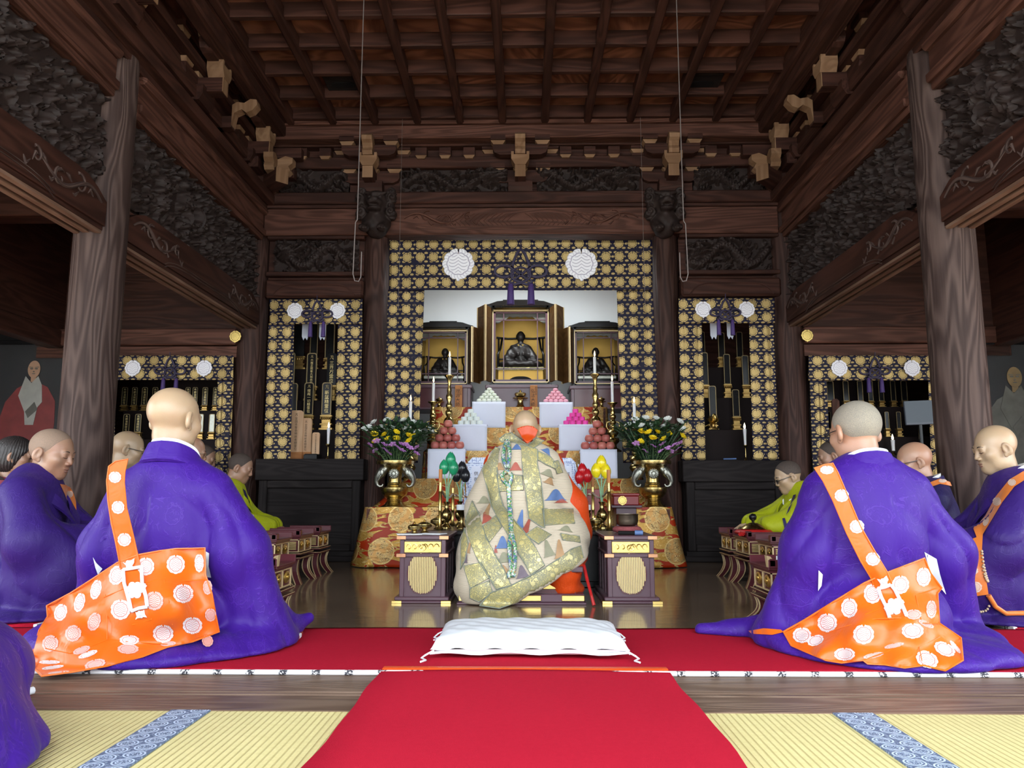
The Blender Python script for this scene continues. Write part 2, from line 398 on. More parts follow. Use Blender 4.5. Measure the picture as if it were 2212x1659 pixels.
def brocade(name,cell,rad,ground,gold,dark,cloud=1.,band=2,off=(0,0),rough=.42,metal=.75):
    "navy and gold brocade: rows of gold medallions with small clouds between"
    m=Mt(name); x,y,z=m.xyz(m.pc()); x=x+off[0]; y=y+off[1]
    u=m.fract(x/cell)-.5; v=m.fract(y/cell)-.5; d,l,r=crest_uv(m,u*(cell/rad),v*(cell/rad),.35)
    # clouds: wavy little bands
    yy=y/(cell/band); row=m.floor(yy); xx=x/(cell*.42)+m.fract(row*.5)*1.; cu=m.fract(xx)-.5; cv=m.fract(yy)-.5
    w=m.absv(m.sin(xx*PI*6.))*.09; cl=1.-m.step(m.sqrt(cu*cu*1.9+(cv+w)*(cv+w)*3.6),.42,.52); n=m.noise(m.pc(),9,2)
    cl=cl*m.step(n,.30,.42)*cloud; cln=m.step(m.absv(m.fract(xx*3.+cv*4.)-.5),.05,.18); cl=cl*m.math('MULTIPLY_ADD',cln,.7,.3)
    near=m.step(r,1.02,1.12); cl=cl*near
    g=m.mx(d*(1.-l*.75),cl); th=m.noise(m.vm('MULTIPLY',m.pc(),(900.,300.,1.)),1,1)
    c=m.mix(g,m.mix(th,ground,dark),m.mix(m.noise(m.pc(),5,2),gold,tuple(min(1,q*1.3) for q in gold)))
    c=m.mix(d*l*.8,c,tuple(q*.22 for q in gold))
    return m.out(c,rough+.12,g*metal,bump=g+l*d*-.4,bd=.0015,spec=.15)
GOLD=(.47,.34,.145)
M['brocade']=brocade('navy_gold_brocade',.125,.043,(.006,.0055,.016),GOLD,(.014,.012,.032),.5,3)
M['brocade_val']=brocade('navy_gold_brocade_dense',.125,.047,(.006,.0055,.015),GOLD,(.014,.011,.03),1.,3)
M['brocade_side']=brocade('navy_gold_brocade_cloudy',.128,.047,(.006,.0055,.016),GOLD,(.014,.012,.032),.95,4)
def kinran():
    "orange and gold brocade: large dragon roundels among gold clouds"
    m=Mt('orange_gold_brocade'); x,y,z=m.xyz(m.pc()); cx,cy=.30,.26; row=m.floor(y/cy); xs=x/cx+m.fract(row*.5); u=(m.fract(xs)-.5)*(cx/.105); v=(m.fract(y/cy)-.5)*(cy/.105)
    r=m.sqrt(u*u+v*v); disc=1.-m.step(r,.96,1.); rim=1.-m.step(m.absv(r-.97),.02,.06); sw=m.noise(m.vec(x*1.,y*1.,0.),38,3,.6,1.5); scale=m.step(m.absv(m.fract(sw*9.)-.5),.14,.30)
    bl=m.step(m.noise(m.pc(),55,2),.52,.6)
    cn=m.noise(m.vec(x*.8,y*1.9,0.),9,2,.5,.8); cloud=m.step(cn,.50,.515); edge=1.-m.step(m.absv(cn-.51),.006,.02); ed2=1.-m.step(m.absv(m.fract(cn*20.)-.5),.06,.14)
    red=m.mix(m.noise(m.pc(),8,2),(.27,.014,.003),(.42,.040,.006)); gold=m.mix(m.noise(m.pc(),30,2),(.29,.135,.020),(.52,.29,.055)); lg=(.66,.45,.17)
    c=m.mix(cloud,red,gold); c=m.mix(m.mx(edge,ed2*cloud*.8),c,lg); dr=m.mix(scale,m.mix(bl,(.10,.022,.006),(.014,.010,.022)),lg); dr=m.mix(m.step(m.noise(m.pc(),17,2),.5,.56)*.8,dr,(.45,.22,.06)); c=m.mix(disc,c,dr); c=m.mix(rim,c,lg)
    me=m.mx(cloud,disc)*.35; return m.out(c,.42,me,bump=m.mx(cloud,disc)+edge,bd=.0015,spec=.2)
M['kinran']=kinran()
def damask(name,c1,c2,rough=.55,cell=.15):
    "silk with a tone on tone woven figure of peonies and vines"
    m=Mt(name); p=m.pc(); x,y,z=m.xyz(p); w=m.noise(p,7,2); u=(x+y*.85)/cell+w*.35; v=z/cell+w*.25; row=m.floor(v); uu=(m.fract(u+m.fract(row*.5))-.5)*3.1; vv=(m.fract(v)-.5)*3.1
    r=m.sqrt(uu*uu+vv*vv); a=m.atan2(uu,vv); lob=m.absv(m.sin(a*5.)); n=m.noise(p,15,2,.5,1.5); pet=m.noise(p,34,2,.5,1.2); pl=1.-m.step(m.absv(m.fract(pet*5.)-.5),.06,.18); d=1.-m.step(r-lob*.08,.86,.92); rg=1.-m.step(m.absv(r-.62-lob*.06),.02,.06); l=1.-m.mx(pl*.9,rg); vine=1.-m.step(m.absv(m.fract(n*6.)-.5),.05,.15); patch=m.step(m.noise(p,9,1),.48,.54)
    wr=m.noise(m.vm('MULTIPLY',p,(1.7,1.7,.8)),7,3,.55,.8); fig=m.mx(d*(1.-l)*.9,vine*patch*m.step(r,1.1,1.3)); th=m.noise(m.vm('MULTIPLY',p,(700.,700.,250.)),1,1)
    c=m.mix(fig*.24,m.mix(m.noise(p,3,2),c1,tuple(q*.82 for q in c1)),c2); c=m.mix(th*.25,c,tuple(q*.7 for q in c1))
    return m.out(c,m.math('MULTIPLY_ADD',fig,-.12,rough),bump=fig*.5+th*.2+wr*7.,bd=.001,sheen=.03,spec=.22)
M['purple']=damask('purple_damask',(.046,.0095,.235),(.115,.036,.42))
M['purple2']=damask('deep_purple_damask',(.036,.013,.155),(.070,.032,.25))
M['navy_robe']=damask('dark_violet_damask',(.022,.014,.085),(.05,.035,.16))
M['lime']=damask('yellow_green_silk',(.42,.46,.010),(.54,.58,.05))
M['orange_d']=damask('orange_damask',(.62,.058,.005),(.68,.10,.012))
M['pink']=plain('pink_wool',(.30,.055,.085),.8,0,.1,30)
def satin(name,c,rough=.36):
    m=Mt(name); th=m.noise(m.vm('MULTIPLY',m.pc(),(60.,900.,60.)),1,1); wr=m.noise(m.vm('MULTIPLY',m.pc(),(1.2,1.2,1.)),7,3,.5,1.2); return m.out(m.mix(th,tuple(q*.9 for q in c),c),rough,bump=th*.3+wr*14.,bd=.0004,sheen=.15,spec=.4)
M['orange']=satin('orange_satin',(.72,.125,.006))
M['orange_deep']=satin('deep_orange_satin',(.52,.055,.004)); M['orange_back']=satin('orange_lining',(.76,.15,.008))
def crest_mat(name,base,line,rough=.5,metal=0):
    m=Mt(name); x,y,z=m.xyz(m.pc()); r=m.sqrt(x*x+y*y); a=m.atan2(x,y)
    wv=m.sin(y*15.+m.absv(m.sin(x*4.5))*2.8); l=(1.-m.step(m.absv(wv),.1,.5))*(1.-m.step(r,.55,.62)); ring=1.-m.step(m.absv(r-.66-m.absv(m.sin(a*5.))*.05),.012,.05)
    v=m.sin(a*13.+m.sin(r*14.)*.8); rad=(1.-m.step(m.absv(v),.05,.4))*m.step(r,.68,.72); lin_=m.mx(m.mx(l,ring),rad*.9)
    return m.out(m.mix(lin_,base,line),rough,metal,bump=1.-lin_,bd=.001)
M['crest_red']=crest_mat('white_peony_crest',(.74,.71,.72),(.62,.12,.07))
M['crest_gray']=crest_mat('white_embroidered_crest',(.84,.82,.87),(.36,.33,.42))
M['crest_gold']=crest_mat('gilt_crest',(.85,.62,.20),(.10,.06,.02),.3,.9)
M['white']=plain('white_cotton',(.72,.74,.78),.75,0,.03,12)
M['paper']=plain('white_paper',(.66,.68,.80),.8,0,.025,6)
M['plaster']=plain('white_plaster',(.74,.75,.76),.85,0,.02,2)
M['collar']=plain('white_collar',(.80,.82,.85),.7,0,.03,20)
def metal(name,c,rough=.22,ns=14,amt=.5):
    m=Mt(name); n=m.noise(m.pc(),ns,4); return m.out(m.mix(n,tuple(q*(1-amt) for q in c),c),m.math('MULTIPLY_ADD',n,.2,rough-.08),1,bump=n,bd=.0006)
M['brass']=metal('brass',(.62,.46,.18),.24)
M['gold']=metal('gilt',(.92,.66,.22),.28)
M['gold_dull']=metal('dull_gilt',(.62,.40,.14),.4)
M['pewter']=metal('grey_bronze',(.46,.46,.40),.38,60,.6)
M['bowl']=metal('dark_bronze',(.20,.16,.12),.35)
M['black']=plain('black_lacquer',(.007,.0065,.007),.25,0,.2,10,spec=.28)
M['blackm']=plain('black_matte',(.008,.007,.0075),.7,0,.2,10,spec=.15)
M['maroon']=plain('maroon_lacquer',(.085,.018,.024),.28,0,.1,6)
M['plum']=plain('plum_lacquer',(.090,.042,.058),.33,0,.10,6)
M['redbox']=plain('crimson_lacquer',(.22,.012,.015),.3,0,.08,8)
M['goldline']=plain('gold_edge_paint',(.66,.50,.27),.4,.35,.08,20)
M['goldleaf']=metal('gold_leaf',(.55,.34,.09),.5,5,.35)
M['cord']=plain('purple_cord',(.020,.012,.042),.6,0,.2,60)
M['tassel']=plain('purple_tassel',(.050,.023,.125),.65,0,.2,120)
M['ink']=plain('black_ink',(.012,.010,.010),.7)
M['goldink']=plain('gold_ink',(.72,.55,.24),.4,.5)
M['wax']=plain('candle_wax',(.78,.77,.78),.5,0,.02,8,sss=.2)
M['wick']=plain('wick',(.02,.015,.01),.9)
def emit(name,c,st):
    m=Mt(name); return m.out((0,0,0),1,emit=c,es=st)
M['flame']=emit('candle_flame',(1.,.70,.32),9.)
M['ledflame']=emit('lamp_flame',(1.,.86,.52),7.)
M['tube']=emit('fluorescent_tube',(.90,.97,1.),9.)
M['wire']=plain('grey_wire',(.16,.13,.12),.5,.3)
M['leaf']=plain('dark_green_leaf',(.022,.055,.020),.5,0,.35,30)
M['stem']=plain('pale_green_stem',(.10,.17,.06),.6,0,.2,30)
M['petal_w']=plain('white_petals',(.82,.84,.80),.6,0,.04,40)
M['petal_y']=plain('yellow_petals',(.85,.62,.01),.6,0,.06,40)
M['petal_p']=plain('lilac_petals',(.58,.27,.62),.6,0,.12,40)
def satc(n,c): return plain(n,c,.28,0,.18,25,spec=.7,sheen=.2)
M['bud_g']=satc('green_satin',(.015,.27,.12)); M['bud_k']=satc('black_satin',(.012,.013,.017)); M['bud_r']=satc('red_satin',(.52,.008,.014)); M['bud_y']=satc('yellow_satin',(.85,.62,.01))
M['jade']=plain('green_stem_paint',(.20,.42,.24),.4)
def apple_mat():
    m=Mt('red_apple'); n=m.noise(m.obj(),16,3); x,y,z=m.xyz(m.obj()); st=m.noise(m.vec(m.atan2(x,y)*4.,z*6.,m.rnd()*9.),3,3); sp=m.step(m.vor(m.obj(),150),.06,.10)
    c=m.mix(st,(.46,.080,.075),(.58,.25,.18)); c=m.mix(m.rnd()*.5,c,(.27,.020,.040)); c=m.mix(sp,(.6,.36,.25),c); return m.out(c,.38,spec=.4)
M['apple']=apple_mat()
M['mochi_g']=plain('cream_mochi',(.68,.71,.60),.65,0,.03,30,sss=.1); M['mochi_w']=plain('white_sweet',(.72,.77,.74),.7,0,.03,30,sss=.1)
M['mochi_p']=plain('pink_mochi',(.76,.36,.44),.65,0,.04,30,sss=.1); M['mochi_m']=plain('magenta_sweet',(.78,.055,.36),.6,0,.05,30)
def skin(name,c,red=.3):
    m=Mt(name); o=m.pc(); n=m.noise(o,22,4); b=m.noise(o,7,2); f=m.noise(o,240,2); sp=m.step(m.vor(o,42),.035,.06)
    c2=(c[0]*.95,c[1]*.72,c[2]*.66); k=m.mix(m.step(b,.35,.7)*red*2,c,c2); k=m.mix(n*.35,k,tuple(q*.8 for q in c)); k=m.mix((1.-sp)*.22,k,tuple(q*.45 for q in c))
    return m.out(k,.38,bump=n*.6+f*.4,bd=.001,sss=.10,spec=.6)
M['skin']=skin('skin',(.43,.245,.16)); M['skin_pale']=skin('pale_skin',(.46,.325,.205),.18); M['skin_tan']=skin('tan_skin',(.33,.19,.125)); M['skin_warm']=skin('warm_skin',(.40,.235,.155),.4)
def stubble(name,c,hair,dens):
    m=Mt(name); o=m.pc(); f=m.noise(o,620,2); b=m.noise(o,14,3); k=m.step(f,.40+.25*(1-dens),.56+.2*(1-dens)); c=m.mix(k*.75,c,hair); c=m.mix(b*.35,c,tuple(q*.6 for q in hair))
    return m.out(c,.62,bump=f,bd=.0012,spec=.3)
M['stub_gray']=stubble('grey_cropped_hair',(.37,.315,.24),(.17,.165,.155),.85); M['stub_dark']=stubble('black_cropped_hair',(.14,.10,.08),(.018,.015,.015),1.); M['rimgold']=plain('dim_gold_paint',(.26,.185,.085),.45,.4,.1,20)
M['stub_fade']=stubble('shaved_stubble',(.34,.225,.16),(.19,.15,.12),.7)
def hairm():
    m=Mt('black_hair'); f=m.noise(m.vm('MULTIPLY',m.pc(),(40.,40.,8.)),6,3); return m.out(m.mix(f,(.012,.010,.010),(.05,.04,.038)),.38,bump=f,bd=.004,spec=.5)
M['hair']=hairm()
M['brow']=plain('eyebrow_hair',(.05,.035,.03),.8); M['lash']=plain('closed_eyelid_line',(.06,.03,.025),.8); M['lip']=plain('lips',(.29,.14,.105),.5,0,.1,30)
M['statue']=plain('dark_statue_wood',(.018,.014,.013),.42,0,.3,30)
M['glasses']=plain('dark_spectacle_frame',(.02,.018,.02),.3); M['goldrim']=metal('thin_gold_rim',(.5,.42,.3),.3)
def glass_m(name,a,col=(1,1,1)):
    m=Mt(name); p=m.n('ShaderNodeBsdfGlossy'); p.inputs['Roughness'].default_value=.02; t=m.n('ShaderNodeBsdfTransparent'); t.inputs[0].default_value=col+(1,); f=m.n('ShaderNodeFresnel'); f.inputs[0].default_value=a
    mx=m.n('ShaderNodeMixShader'); m.t.links.new(f.outputs[0],mx.inputs[0]); m.t.links.new(t.outputs[0],mx.inputs[1]); m.t.links.new(p.outputs[0],mx.inputs[2]); o=m.n('ShaderNodeOutputMaterial'); m.t.links.new(mx.outputs[0],o.inputs[0]); return m.mat
M['glass']=glass_m('clear_glass',1.45); M['lens']=glass_m('spectacle_lens',1.4)
M['screen']=plain('grey_blue_panel',(.060,.078,.10),.5,0,.04,3); M['screenrim']=plain('grey_panel_rim',(.09,.105,.13),.5)
def heri():
    m=Mt('blue_white_tatami_edging'); x,y,z=m.xyz(m.pc()); cw,ch=.055,.052; k=m.floor(x/cw); u=(m.fract(x/cw)-.5)*2.; v=(m.fract(y/ch+m.fract(k*.5))-.5)*2.
    r=m.sqrt(u*u+v*v); ring=1.-m.step(m.absv(r-.84),.05,.12); ring2=1.-m.step(m.absv(r-.55),.03,.08); sw=m.noise(m.pc(),230,2); fl=m.step(sw,.5,.58)*(1.-m.step(r,.66,.7)); out=m.step(r,.95,1.); cl=m.step(m.noise(m.pc(),120,2),.5,.6)*out*.5
    f=m.mx(m.mx(ring,ring2),m.mx(fl,cl)); c=m.mix(f,(.085,.13,.22),(.52,.62,.78)); return m.out(c,.6,bump=f,bd=.001)
M['heri']=heri()
def edging():
    m=Mt('black_white_edging'); x,y,z=m.xyz(m.pc()); u=m.fract(x/.11); n=m.noise(m.pc(),160,2); k=(1.-m.step(m.absv(u-.5),.10,.16))*m.step(n,.42,.5); return m.out(m.mix(k,(.80,.79,.80),(.03,.03,.04)),.6)
M['edging']=edging()
def kesa_m():
    m=Mt('cream_ribbed_silk'); x,y,z=m.xyz(m.pc()); r=m.absv(m.fract(z/.0062+m.noise(m.pc(),6,1)*.8)-.5)*2.; l=m.step(r,.05,.4); n=m.noise(m.pc(),5,2)
    c=m.mix(l,(.36,.28,.19),m.mix(n,(.58,.48,.36),(.68,.59,.46))); return m.out(c,.55,bump=l,bd=.001,sheen=.1)
M['kesa']=kesa_m()
def goldband():
    m=Mt('gold_flower_brocade'); p=m.pc(); n=m.noise(p,34,2,.5,1.4); l=m.step(m.absv(m.fract(n*6.)-.5),.10,.24); v=m.vor(p,24); fl=1.-m.step(v,.28,.36); b=m.step(m.noise(p,5,2),.35,.65)
    f=m.mx(1.-l,fl); c=m.mix(f,m.mix(b,(.24,.235,.15),(.33,.30,.15)),m.mix(b,(.50,.44,.22),(.70,.59,.24))); return m.out(c,.42,f*.45,bump=f,bd=.0012)
M['goldband']=goldband()
M['kesa_edge']=plain('grey_green_piping',(.20,.22,.17),.6,0,.1,60)
def motif(n,c): return plain(n,c,.6,0,.25,14)
M['mt_blue']=motif('blue_mountain',(.10,.17,.36)); M['mt_red']=motif('russet_mountain',(.34,.08,.055)); M['mt_tan']=motif('brown_mountain',(.36,.21,.10)); M['mt_grey']=motif('grey_green_mountain',(.24,.23,.15)); M['mt_plum']=motif('plum_mountain',(.16,.12,.15))
def beads():
    m=Mt('coloured_glass_beads'); c=m.n('ShaderNodeValToRGB'); e=c.color_ramp; e.interpolation='CONSTANT'; e.elements[0].color=(.30,.33,.30,1); e.elements[1].position=.2; e.elements[1].color=(.05,.22,.07,1)
    for p,k in ((.4,(.55,.55,.50,1)),(.55,(.10,.15,.30,1)),(.7,(.12,.35,.14,1)),(.85,(.45,.30,.10,1))): q=e.elements.new(p); q.color=k
    v=m.vor(m.pc(),140,'F1','Color'); x,y,z=m.xyz(v); m.put(c.inputs[0],x); return m.out(S(m,c.outputs[0]),.2,spec=.7)
M['beads']=beads(); M['beadw']=plain('pale_wood_beads',(.55,.42,.28),.4,0,.2,200)
def portrait_bg(): 
    return plain('dark_picture_ground',(.010,.010,.012),.6,0,.3,3)
M['pic_bg']=portrait_bg(); M['pic_red']=plain('painted_red_robe',(.20,.022,.022),.6,0,.2,9); M['pic_gray']=plain('painted_grey_scarf',(.36,.35,.32),.6,0,.15,9); M['pic_skin']=plain('painted_skin',(.42,.24,.15),.6,0,.15,9); M['pic_ochre']=plain('painted_ochre',(.20,.125,.05),.6,0,.3,9); M['pic_dim']=plain('painted_dim_cloth',(.10,.095,.08),.6,0,.3,9)
M['bluepaper']=None
def bluep():
    m=Mt('blue_striped_wrapping'); x,y,z=m.xyz(m.pc()); a=m.step(m.absv(m.fract(x/.016)-.5),.12,.2); b=m.step(m.absv(m.fract(z/.03)-.5),.08,.14); n=m.step(m.noise(m.pc(),60,2),.45,.55)
    c=m.mix(m.mx(1.-a,(1.-b)*.7)*n,(.62,.67,.80),(.12,.17,.42)); return m.out(c,.5)
M['bluepaper']=bluep()
M['yarn']=plain('crimson_floss',(.24,.055,.06),.85,0,.3,90)
M['redcloth']=plain('red_silk',(.45,.012,.012),.45,0,.15,20)
M['rope']=None
def ropem():
    m=Mt('five_colour_cord'); x,y,z=m.xyz(m.pc()); f=m.fract(x/.035+m.atan2(y,z)*.16); c=m.mix(m.step(f,.5,.55),m.mix(m.step(f,.2,.25),(.55,.40,.20),(.75,.68,.55)),m.mix(m.step(f,.75,.8),(.30,.06,.05),(.12,.10,.08))); return m.out(c,.6)
M['rope']=ropem()
M['gravel']=plain('outside_gravel',(.58,.57,.54),.9,0,.1,4)
# ---- the hall
def struct(name,mb,mat,smooth=None):
    return tag(mb.build(name,mat,None,smooth),kind='structure')
YB=7.05                                                   # front face of the rear beams
def zb(y,Y=YB): return atY(1130,y,Y).z
def xb(x,y=600,Y=YB): return atY(x,y,Y).x
# floors
mb=MB(); mb.box(-6.5,6.5,2.66,9.6,-.12,0,plain=True); struct('floor',mb,M['floor'])
mb=MB(); mb.box(-6.5,6.5,-1.7,2.242,-.12,-.004,plain=True); struct('floor_tatami',mb,M['tatami'])
mb=MB()
mb.box(-6.5,6.5,2.242,2.40,-.1,-.001); mb.box(-6.5,6.5,2.412,2.43,-.1,.0); mb.box(-6.5,6.5,2.445,2.66,-.1,.0)
mb.mi=1; mb.box(-6.5,6.5,2.40,2.412,-.1,-.006); mb.box(-6.5,6.5,2.43,2.445,-.1,-.006)
struct('trim_1',mb,[M['sill'],M['cutedge']])
for i,(a,b) in enumerate(((-.989,-.879),(.849,.959))):
    mb=MB(); x0=a
    mb.add([(a,-1,0),(b,-1,0),(b,2.242,0),(a,2.242,0),(a,-1,-.01),(b,-1,-.01),(b,2.242,-.01),(a,2.242,-.01)],[(0,1,2,3),(0,4,5,1),(1,5,6,2),(3,2,6,7),(0,3,7,4)],[(0,-1,0),(.11,-1,0),(.11,2.242,0),(0,2.242,0)]*2)
    tag(mb.build('tatami_edging',M['heri'],solo=True),'blue and white patterned edging of the tatami %s of the red runner'%('left','right')[i],'mat edging',group='tatami edgings')
# carpets
def carpet(name,x0,x1,y0,y1,label,wave=.0,z=.012,nx=60,ny=20,parts=()):
    r=thing(name,label,'carpet',((x0+x1)/2,(y0+y1)/2,0))
    mb=MB()
    def f(u,v):
        x=x0+(x1-x0)*u;y=y0+(y1-y0)*v
        e=1 if min(u,1-u)*(x1-x0)>.02 else .3
        return (x+(wave*(sn(y*7)+.6*sn(y*17+1)) if (u==0 or u==1) else 0),y,z+.0025*sn(x*5+y*3))
    mb.grid(f,nx,ny); mb.build('pile',M['carpet'],r,smooth=1,solid=.011); return r
cp=carpet('cross_carpet',-4.6,4.6,2.664,3.495,'long crimson carpet laid across the hall under the two front priests')
mb=MB(); mb.box(-4.6,4.6,2.650,2.668,.001,.016,.004); mb.build('edging',M['edging'],cp)
rn=carpet('carpet_runner',-.478,.478,-1.2,2.70,'crimson carpet runner down the middle of the straw mats',.004,.016,10,60)
mb=MB(); mb.box(-.478,.478,2.668,2.70,.004,.0215,.004); mb.build('hem',M['orange_d'],rn)
for sx in (-1,1):
    a,b=(2.19,4.6) if sx<0 else (2.15,4.6); a,b=(-b,-a) if sx<0 else (a,b)
    c_=carpet('side_carpet',a,b,3.52,7.0,'crimson side carpet under the row of seated priests on the %s'%('left' if sx<0 else 'right'),0,.012,16,20)
    e=b if sx<0 else a; mb=MB(); vs=[(e-.008,3.52,.018),(e+.008,3.52,.018),(e+.008,7.,.018),(e-.008,7.,.018)]; vs+=[(p[0],p[1],.001) for p in vs]
    mb.add(vs,[(0,1,2,3),(1,0,4,5),(2,1,5,6),(0,3,7,4)],[(p[1],p[0],p[2]) for p in vs]); mb.build('edging',M['edging'],c_)
# pillars
def pillar(x,y,r,z1,mat='pillar'):
    mb=MB(); prof=[(r,0),(r,z1*.25),(r*.99,z1*.5),(r*.985,z1*.75),(r*.97,z1-.06),(r*.93,z1-.025),(r*.85,z1)]
    mb.lathe(prof,(x,y,0),40); struct('pillar',mb,M[mat],.8)
for x in (-2.595,2.55): pillar(x,4.5,.15,3.37)
for x in (-2.625,2.505): pillar(x,7.2,.15,3.40,'pillar_red')
for x in (-1.43,1.355): pillar(x,7.2,.125,3.10,'pillar_red')
for x in (-2.595,2.55): pillar(x,1.7,.15,3.37)
# side frames: lintel with grooved rails, carved transom, upper beam, plate
def relief(w,h,seed,kind,nx,ny,depth=.07):
    "carved wood: heights of a deep pierced carving"
    R=np.random.RandomState(seed); X,Y=np.meshgrid(np.linspace(0,w,nx+1),np.linspace(0,h,ny+1)); H=np.zeros_like(X)
    def leaf(cx,cy,a,b,ang,hh,gro=3):
        u=(X-cx)*cs(ang)+(Y-cy)*sn(ang); v=-(X-cx)*sn(ang)+(Y-cy)*cs(ang); d=(u/a)**2+(v/b)**2; k=np.where(d<1,hh*np.sqrt(np.maximum(0,1-d))*(1-.25*np.cos(v/b*gro*PI)),0); np.maximum(H,k,out=H)
    def tube(pts,r,hh,sc=0):
        P=np.array(pts); s=0
        for i in range(len(P)-1):
            a,b=P[i],P[i+1]; d=b-a; L=np.linalg.norm(d)+1e-9; t=np.clip(((X-a[0])*d[0]+(Y-a[1])*d[1])/L**2,0,1); q=np.hypot(X-a[0]-t*d[0],Y-a[1]-t*d[1])/r; k=np.where(q<1,hh*np.sqrt(np.maximum(0,1-q*q)),0)
            if sc: k=k*(.82+.18*np.cos((s+t*L)*2*PI/sc)*np.cos(q*6))
            np.maximum(H,k,out=H); s+=L
    def curl(cx,cy,r,sgn,hh):
        t=np.linspace(0,4.6*PI/2,18); tube([(cx+sgn*r*(1-k/9.)*cs(k),cy+r*(1-k/9.)*sn(k)) for k in t],r*.24,hh)
    n=int(w*h*(420 if kind!='dragon' else 380))
    for i in range(n):
        x,y=R.rand()*w,R.rand()*h; fl=sn(x*5+seed)*1.2+cs(y*9+x*3); a=R.uniform(.015,.042); leaf(x,y,a,a*R.uniform(.3,.6),fl+R.uniform(-.7,.7),R.uniform(.35,.8))
    for i in range(int(w*h*26)): curl(R.rand()*w,R.rand()*h,R.uniform(.02,.045),R.choice([-1,1]),R.uniform(.5,.85))
    if kind=='figures':
        for i in range(int(w*4)):
            x=R.uniform(.08,w-.08); y=R.uniform(.12,h*.6); s=R.uniform(.7,1.1); leaf(x,y,.10*s,.045*s,PI/2+R.uniform(-.3,.3),.95,5); leaf(x-.03*s,y-.05,.05*s,.03*s,.8,.9); leaf(x+.035*s,y-.03,.05*s,.025*s,-.7,.9); leaf(x,y+.115*s,.03*s,.027*s,0,1.)
    if kind=='dragon':
        t=np.linspace(0,1,46); ph=R.rand()*6; px=w*(.06+.88*t); py=h*(.5+.30*np.sin(t*9+ph)); tube(list(zip(px,py)),h*.135,1.,.03)
        for k in range(5):
            q=R.randint(4,42); tube([(px[q],py[q]),(px[q]+R.uniform(-.1,.1),py[q]+R.choice([-1,1])*h*.3),(px[q]+R.uniform(-.16,.16),h*R.uniform(.1,.9))],h*.06,.9,.02)
        hx=px[-6] if R.rand()<.5 else px[5]; leaf(hx,h*.55,.10,.07,.3,1.1,4)
        for k in range(7): tube([(hx+R.uniform(-.05,.05),h*.6),(hx+R.uniform(-.2,.2),h*R.uniform(.5,.95)),(hx+R.uniform(-.34,.34),h*R.uniform(.3,.98))],.012,.95)
    return X,Y,H*depth
def carving(name,label,w,h,seed,kind,Mx,nx,ny,depth=.07,trim=None):
    X,Y,H=relief(w,h,seed,kind,nx,ny,depth); mb=MB(); W=nx+1
    vs=[Mx@Vector((float(X[j,i]),-float(H[j,i]),float(Y[j,i]))) for j in range(ny+1) for i in range(W)]
    pc=[(float(X[j,i]),float(Y[j,i]),float(H[j,i])) for j in range(ny+1) for i in range(W)]
    mb.add(vs,[(j*W+i,j*W+i+1,(j+1)*W+i+1,(j+1)*W+i) for j in range(ny) for i in range(nx)],pc)
    mb.add([Mx@Vector(p) for p in ((0,.03,0),(w,.03,0),(w,.03,h),(0,.03,h))],[(3,2,1,0)])
    o=mb.build(name,M['carved'],smooth=1.2); settle(o); return tag(o,label,'carving',group='carved wood panels')
def scroll(mb,pts,r):
    "raised vine scroll on a beam"
    mb.tube(pts,r,6)
def vine(mb,o,ux,uz,L,sgn):
    "spiralling vine with leaves; o start, ux along, uz up"
    def P(a,b): return tuple(o[i]+ux[i]*a+uz[i]*b for i in range(3))
    p=[]; 
    for k in range(26): t=k/25.; p.append(P(L*(t*.78),.055*sn(t*7)*(1-.3*t)))
    n=len(p); mb.tube(p,[.004+.010*sn(PI*min(1,(i+2)/n)) for i in range(n)],6)
    for c0,r,s in ((.30,.062,1),(.55,.052,-1),(.82,.045,1)):
        q=[]
        for k in range(22): a=k/21.*5.2; rr=r*(1-k/30.); q.append(P(L*c0+rr*cs(a*s+1.2),.02*s+rr*sn(a*s+1.2)))
        mb.tube(q,[.010*(1-i/30.) for i in range(22)],6)
    for k in range(9):
        a=L*(.12+.095*k); q=[P(a,.03*sn(k*2.1)),P(a+.035,.06*sn(k*2.1+.5)),P(a+.055,.055*sn(k*2.3))]; mb.tube(q,[.003,.010,.002],6)
